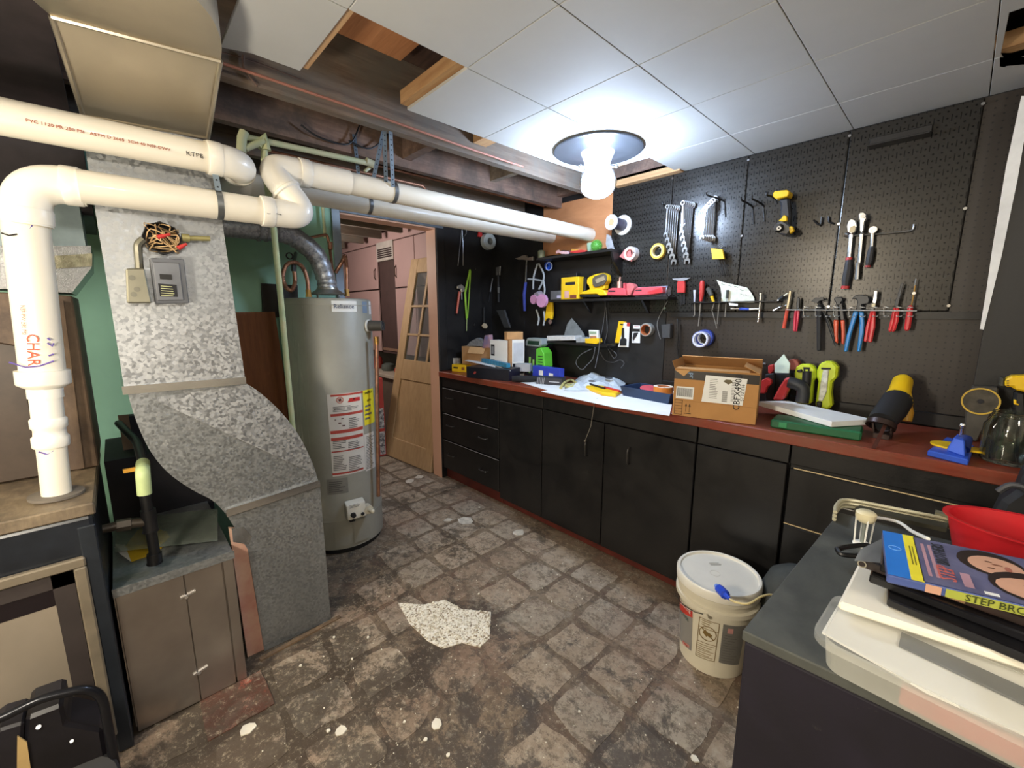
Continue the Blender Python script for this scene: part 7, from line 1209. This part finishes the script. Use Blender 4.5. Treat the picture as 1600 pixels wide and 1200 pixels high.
for k in range(4): a_ = k*math.pi/2+.4; mb = MB(); mb.cyl(k0_+V((math.cos(a_)*.014, math.sin(a_)*.014, .006)), k0_+V((math.cos(a_)*.0165, math.sin(a_)*.0165, hgt-.01)), .0017, n=6); O('cage_wire', mb, WHITE, t)
mb = MB(); mb.cyl(k0_+V((0, 0, .005)), k0_+V((0, 0, hgt-.01)), .004, n=10); O('stem', mb, mat('9aa09a', .3, .5), t)
mb = MB(); mb.tube(spline([P(x, y, 'Z', z_) for x, y, z_ in [(1366, 808, ZB+hgt-.01), (1390, 812, ZB+.05), (1408, 818, ZB+.05), (1425, 830, ZB+.07), (1450, 842, ZB+.10)]], 6), .0035, 8); O('cord', mb, WHITE, t)
t = T('red_bowl', 'oval red plastic bowl with a price sticker', 'bowl', CZ(1560, 850)); RB = mat('C01F28', .32, 0, .06)
el_ = lambda cx, cy, a_, b_, z_, n_=40: [V((cx+math.cos(k*2*math.pi/n_)*a_, cy+math.sin(k*2*math.pi/n_)*b_, z_)) for k in range(n_)]
zc = ZB+.10; pL = P(1476, 792, 'Z', zc); cx_, cy_ = pL.x+.13, pL.y-.015; mb = MB(); rr_ = [el_(cx_, cy_, .10, .06, ZB+.002), el_(cx_, cy_, .105, .064, ZB+.006), el_(cx_, cy_, .126, .082, zc-.004), el_(cx_, cy_, .133, .088, zc-.003), el_(cx_, cy_, .133, .088, zc), el_(cx_, cy_, .124, .080, zc-.001), el_(cx_, cy_, .102, .060, ZB+.010)]; loft(mb, rr_); 
for i_ in range(len(mb.sm)): mb.sm[i_] = True
O('bowl', mb, RB, t); mb = MB(); q_ = V((cx_+.06, cy_+.066, ZB+.07)); mb.obox(q_, V((.07, -.022, 0)), V((0, .001, 0)), V((.0, .006, .028))); O('sticker', mb, mat('D8C8B0', .5), t); fine(t, q_+V((0, -.001, .026)), V((.07, -.022, 0)), V((0, -.004, -.012)), 4, INK, .001)
mb = MB(); a_ = P(1487, 850, 'Z', ZB+.02); mb.box((a_.x, a_.y, ZB+.001), (a_.x+.2, a_.y+.05, ZB+.035)); o = O('dark_carton', mb, INK); tag(o, 'black carton with white letters below the red bowl', 'carton')
txt(o, 'print', 'ACE', V((a_.x+.03, a_.y-.0012, ZB+.018)), (1, 0, 0), (0, 0, 1), .028, WHITE)
mb = MB(); q_ = P(1247, 888, 'Z', .46); mb.lathe((q_.x, q_.y, .001), (0, 0, 1), [(.09, 0), (.12, .03), (.128, .2), (.12, .34), (.09, .42), (.05, .45), (0, .462)], 20); o = O('cloth_bundle', mb, mat('3a3d3b', .8, 0, .2)); 
tag(o, 'dark grey cloth sack standing between the bucket and the chest', 'cloth')
mb = MB(); q_ = P(1345, 1205, 'Z', 0)

# shared group phrases for repeated kinds
GR = {'pliers': 'pliers and cutters on the wire rack', 'screwdriver': 'screwdrivers on the black ledge', 'ratchet': 'ratchets on the twisted rod', 'hook': 'black peg hooks on the metal pegboard', 'tape': 'tape rolls on the walls and worktop', 'disc case': 'disc cases stacked on the chest', 'carton': 'small cartons in the room', 'charger': 'chargers on shelf and worktop', 'blister pack': 'packs hanging on the lower wall', 'shelf': 'black wall shelves in the corner', 'work light': 'lime cordless lights on the worktop', 'paper': 'loose paper sheets', 'hanger': 'perforated steel pipe hangers', 'cabinet': 'black base cabinets under the worktop', 'cable': 'loose cables and leads', 'nail': 'nails in the dark wall'}
cnt = {}
for o in sc.objects: cnt[o.get('category')] = cnt.get(o.get('category'), 0)+1
for o in sc.objects:
    c_ = o.get('category')
    if c_ in GR and cnt[c_] > 1 and not o.get('group'): o['group'] = GR[c_]
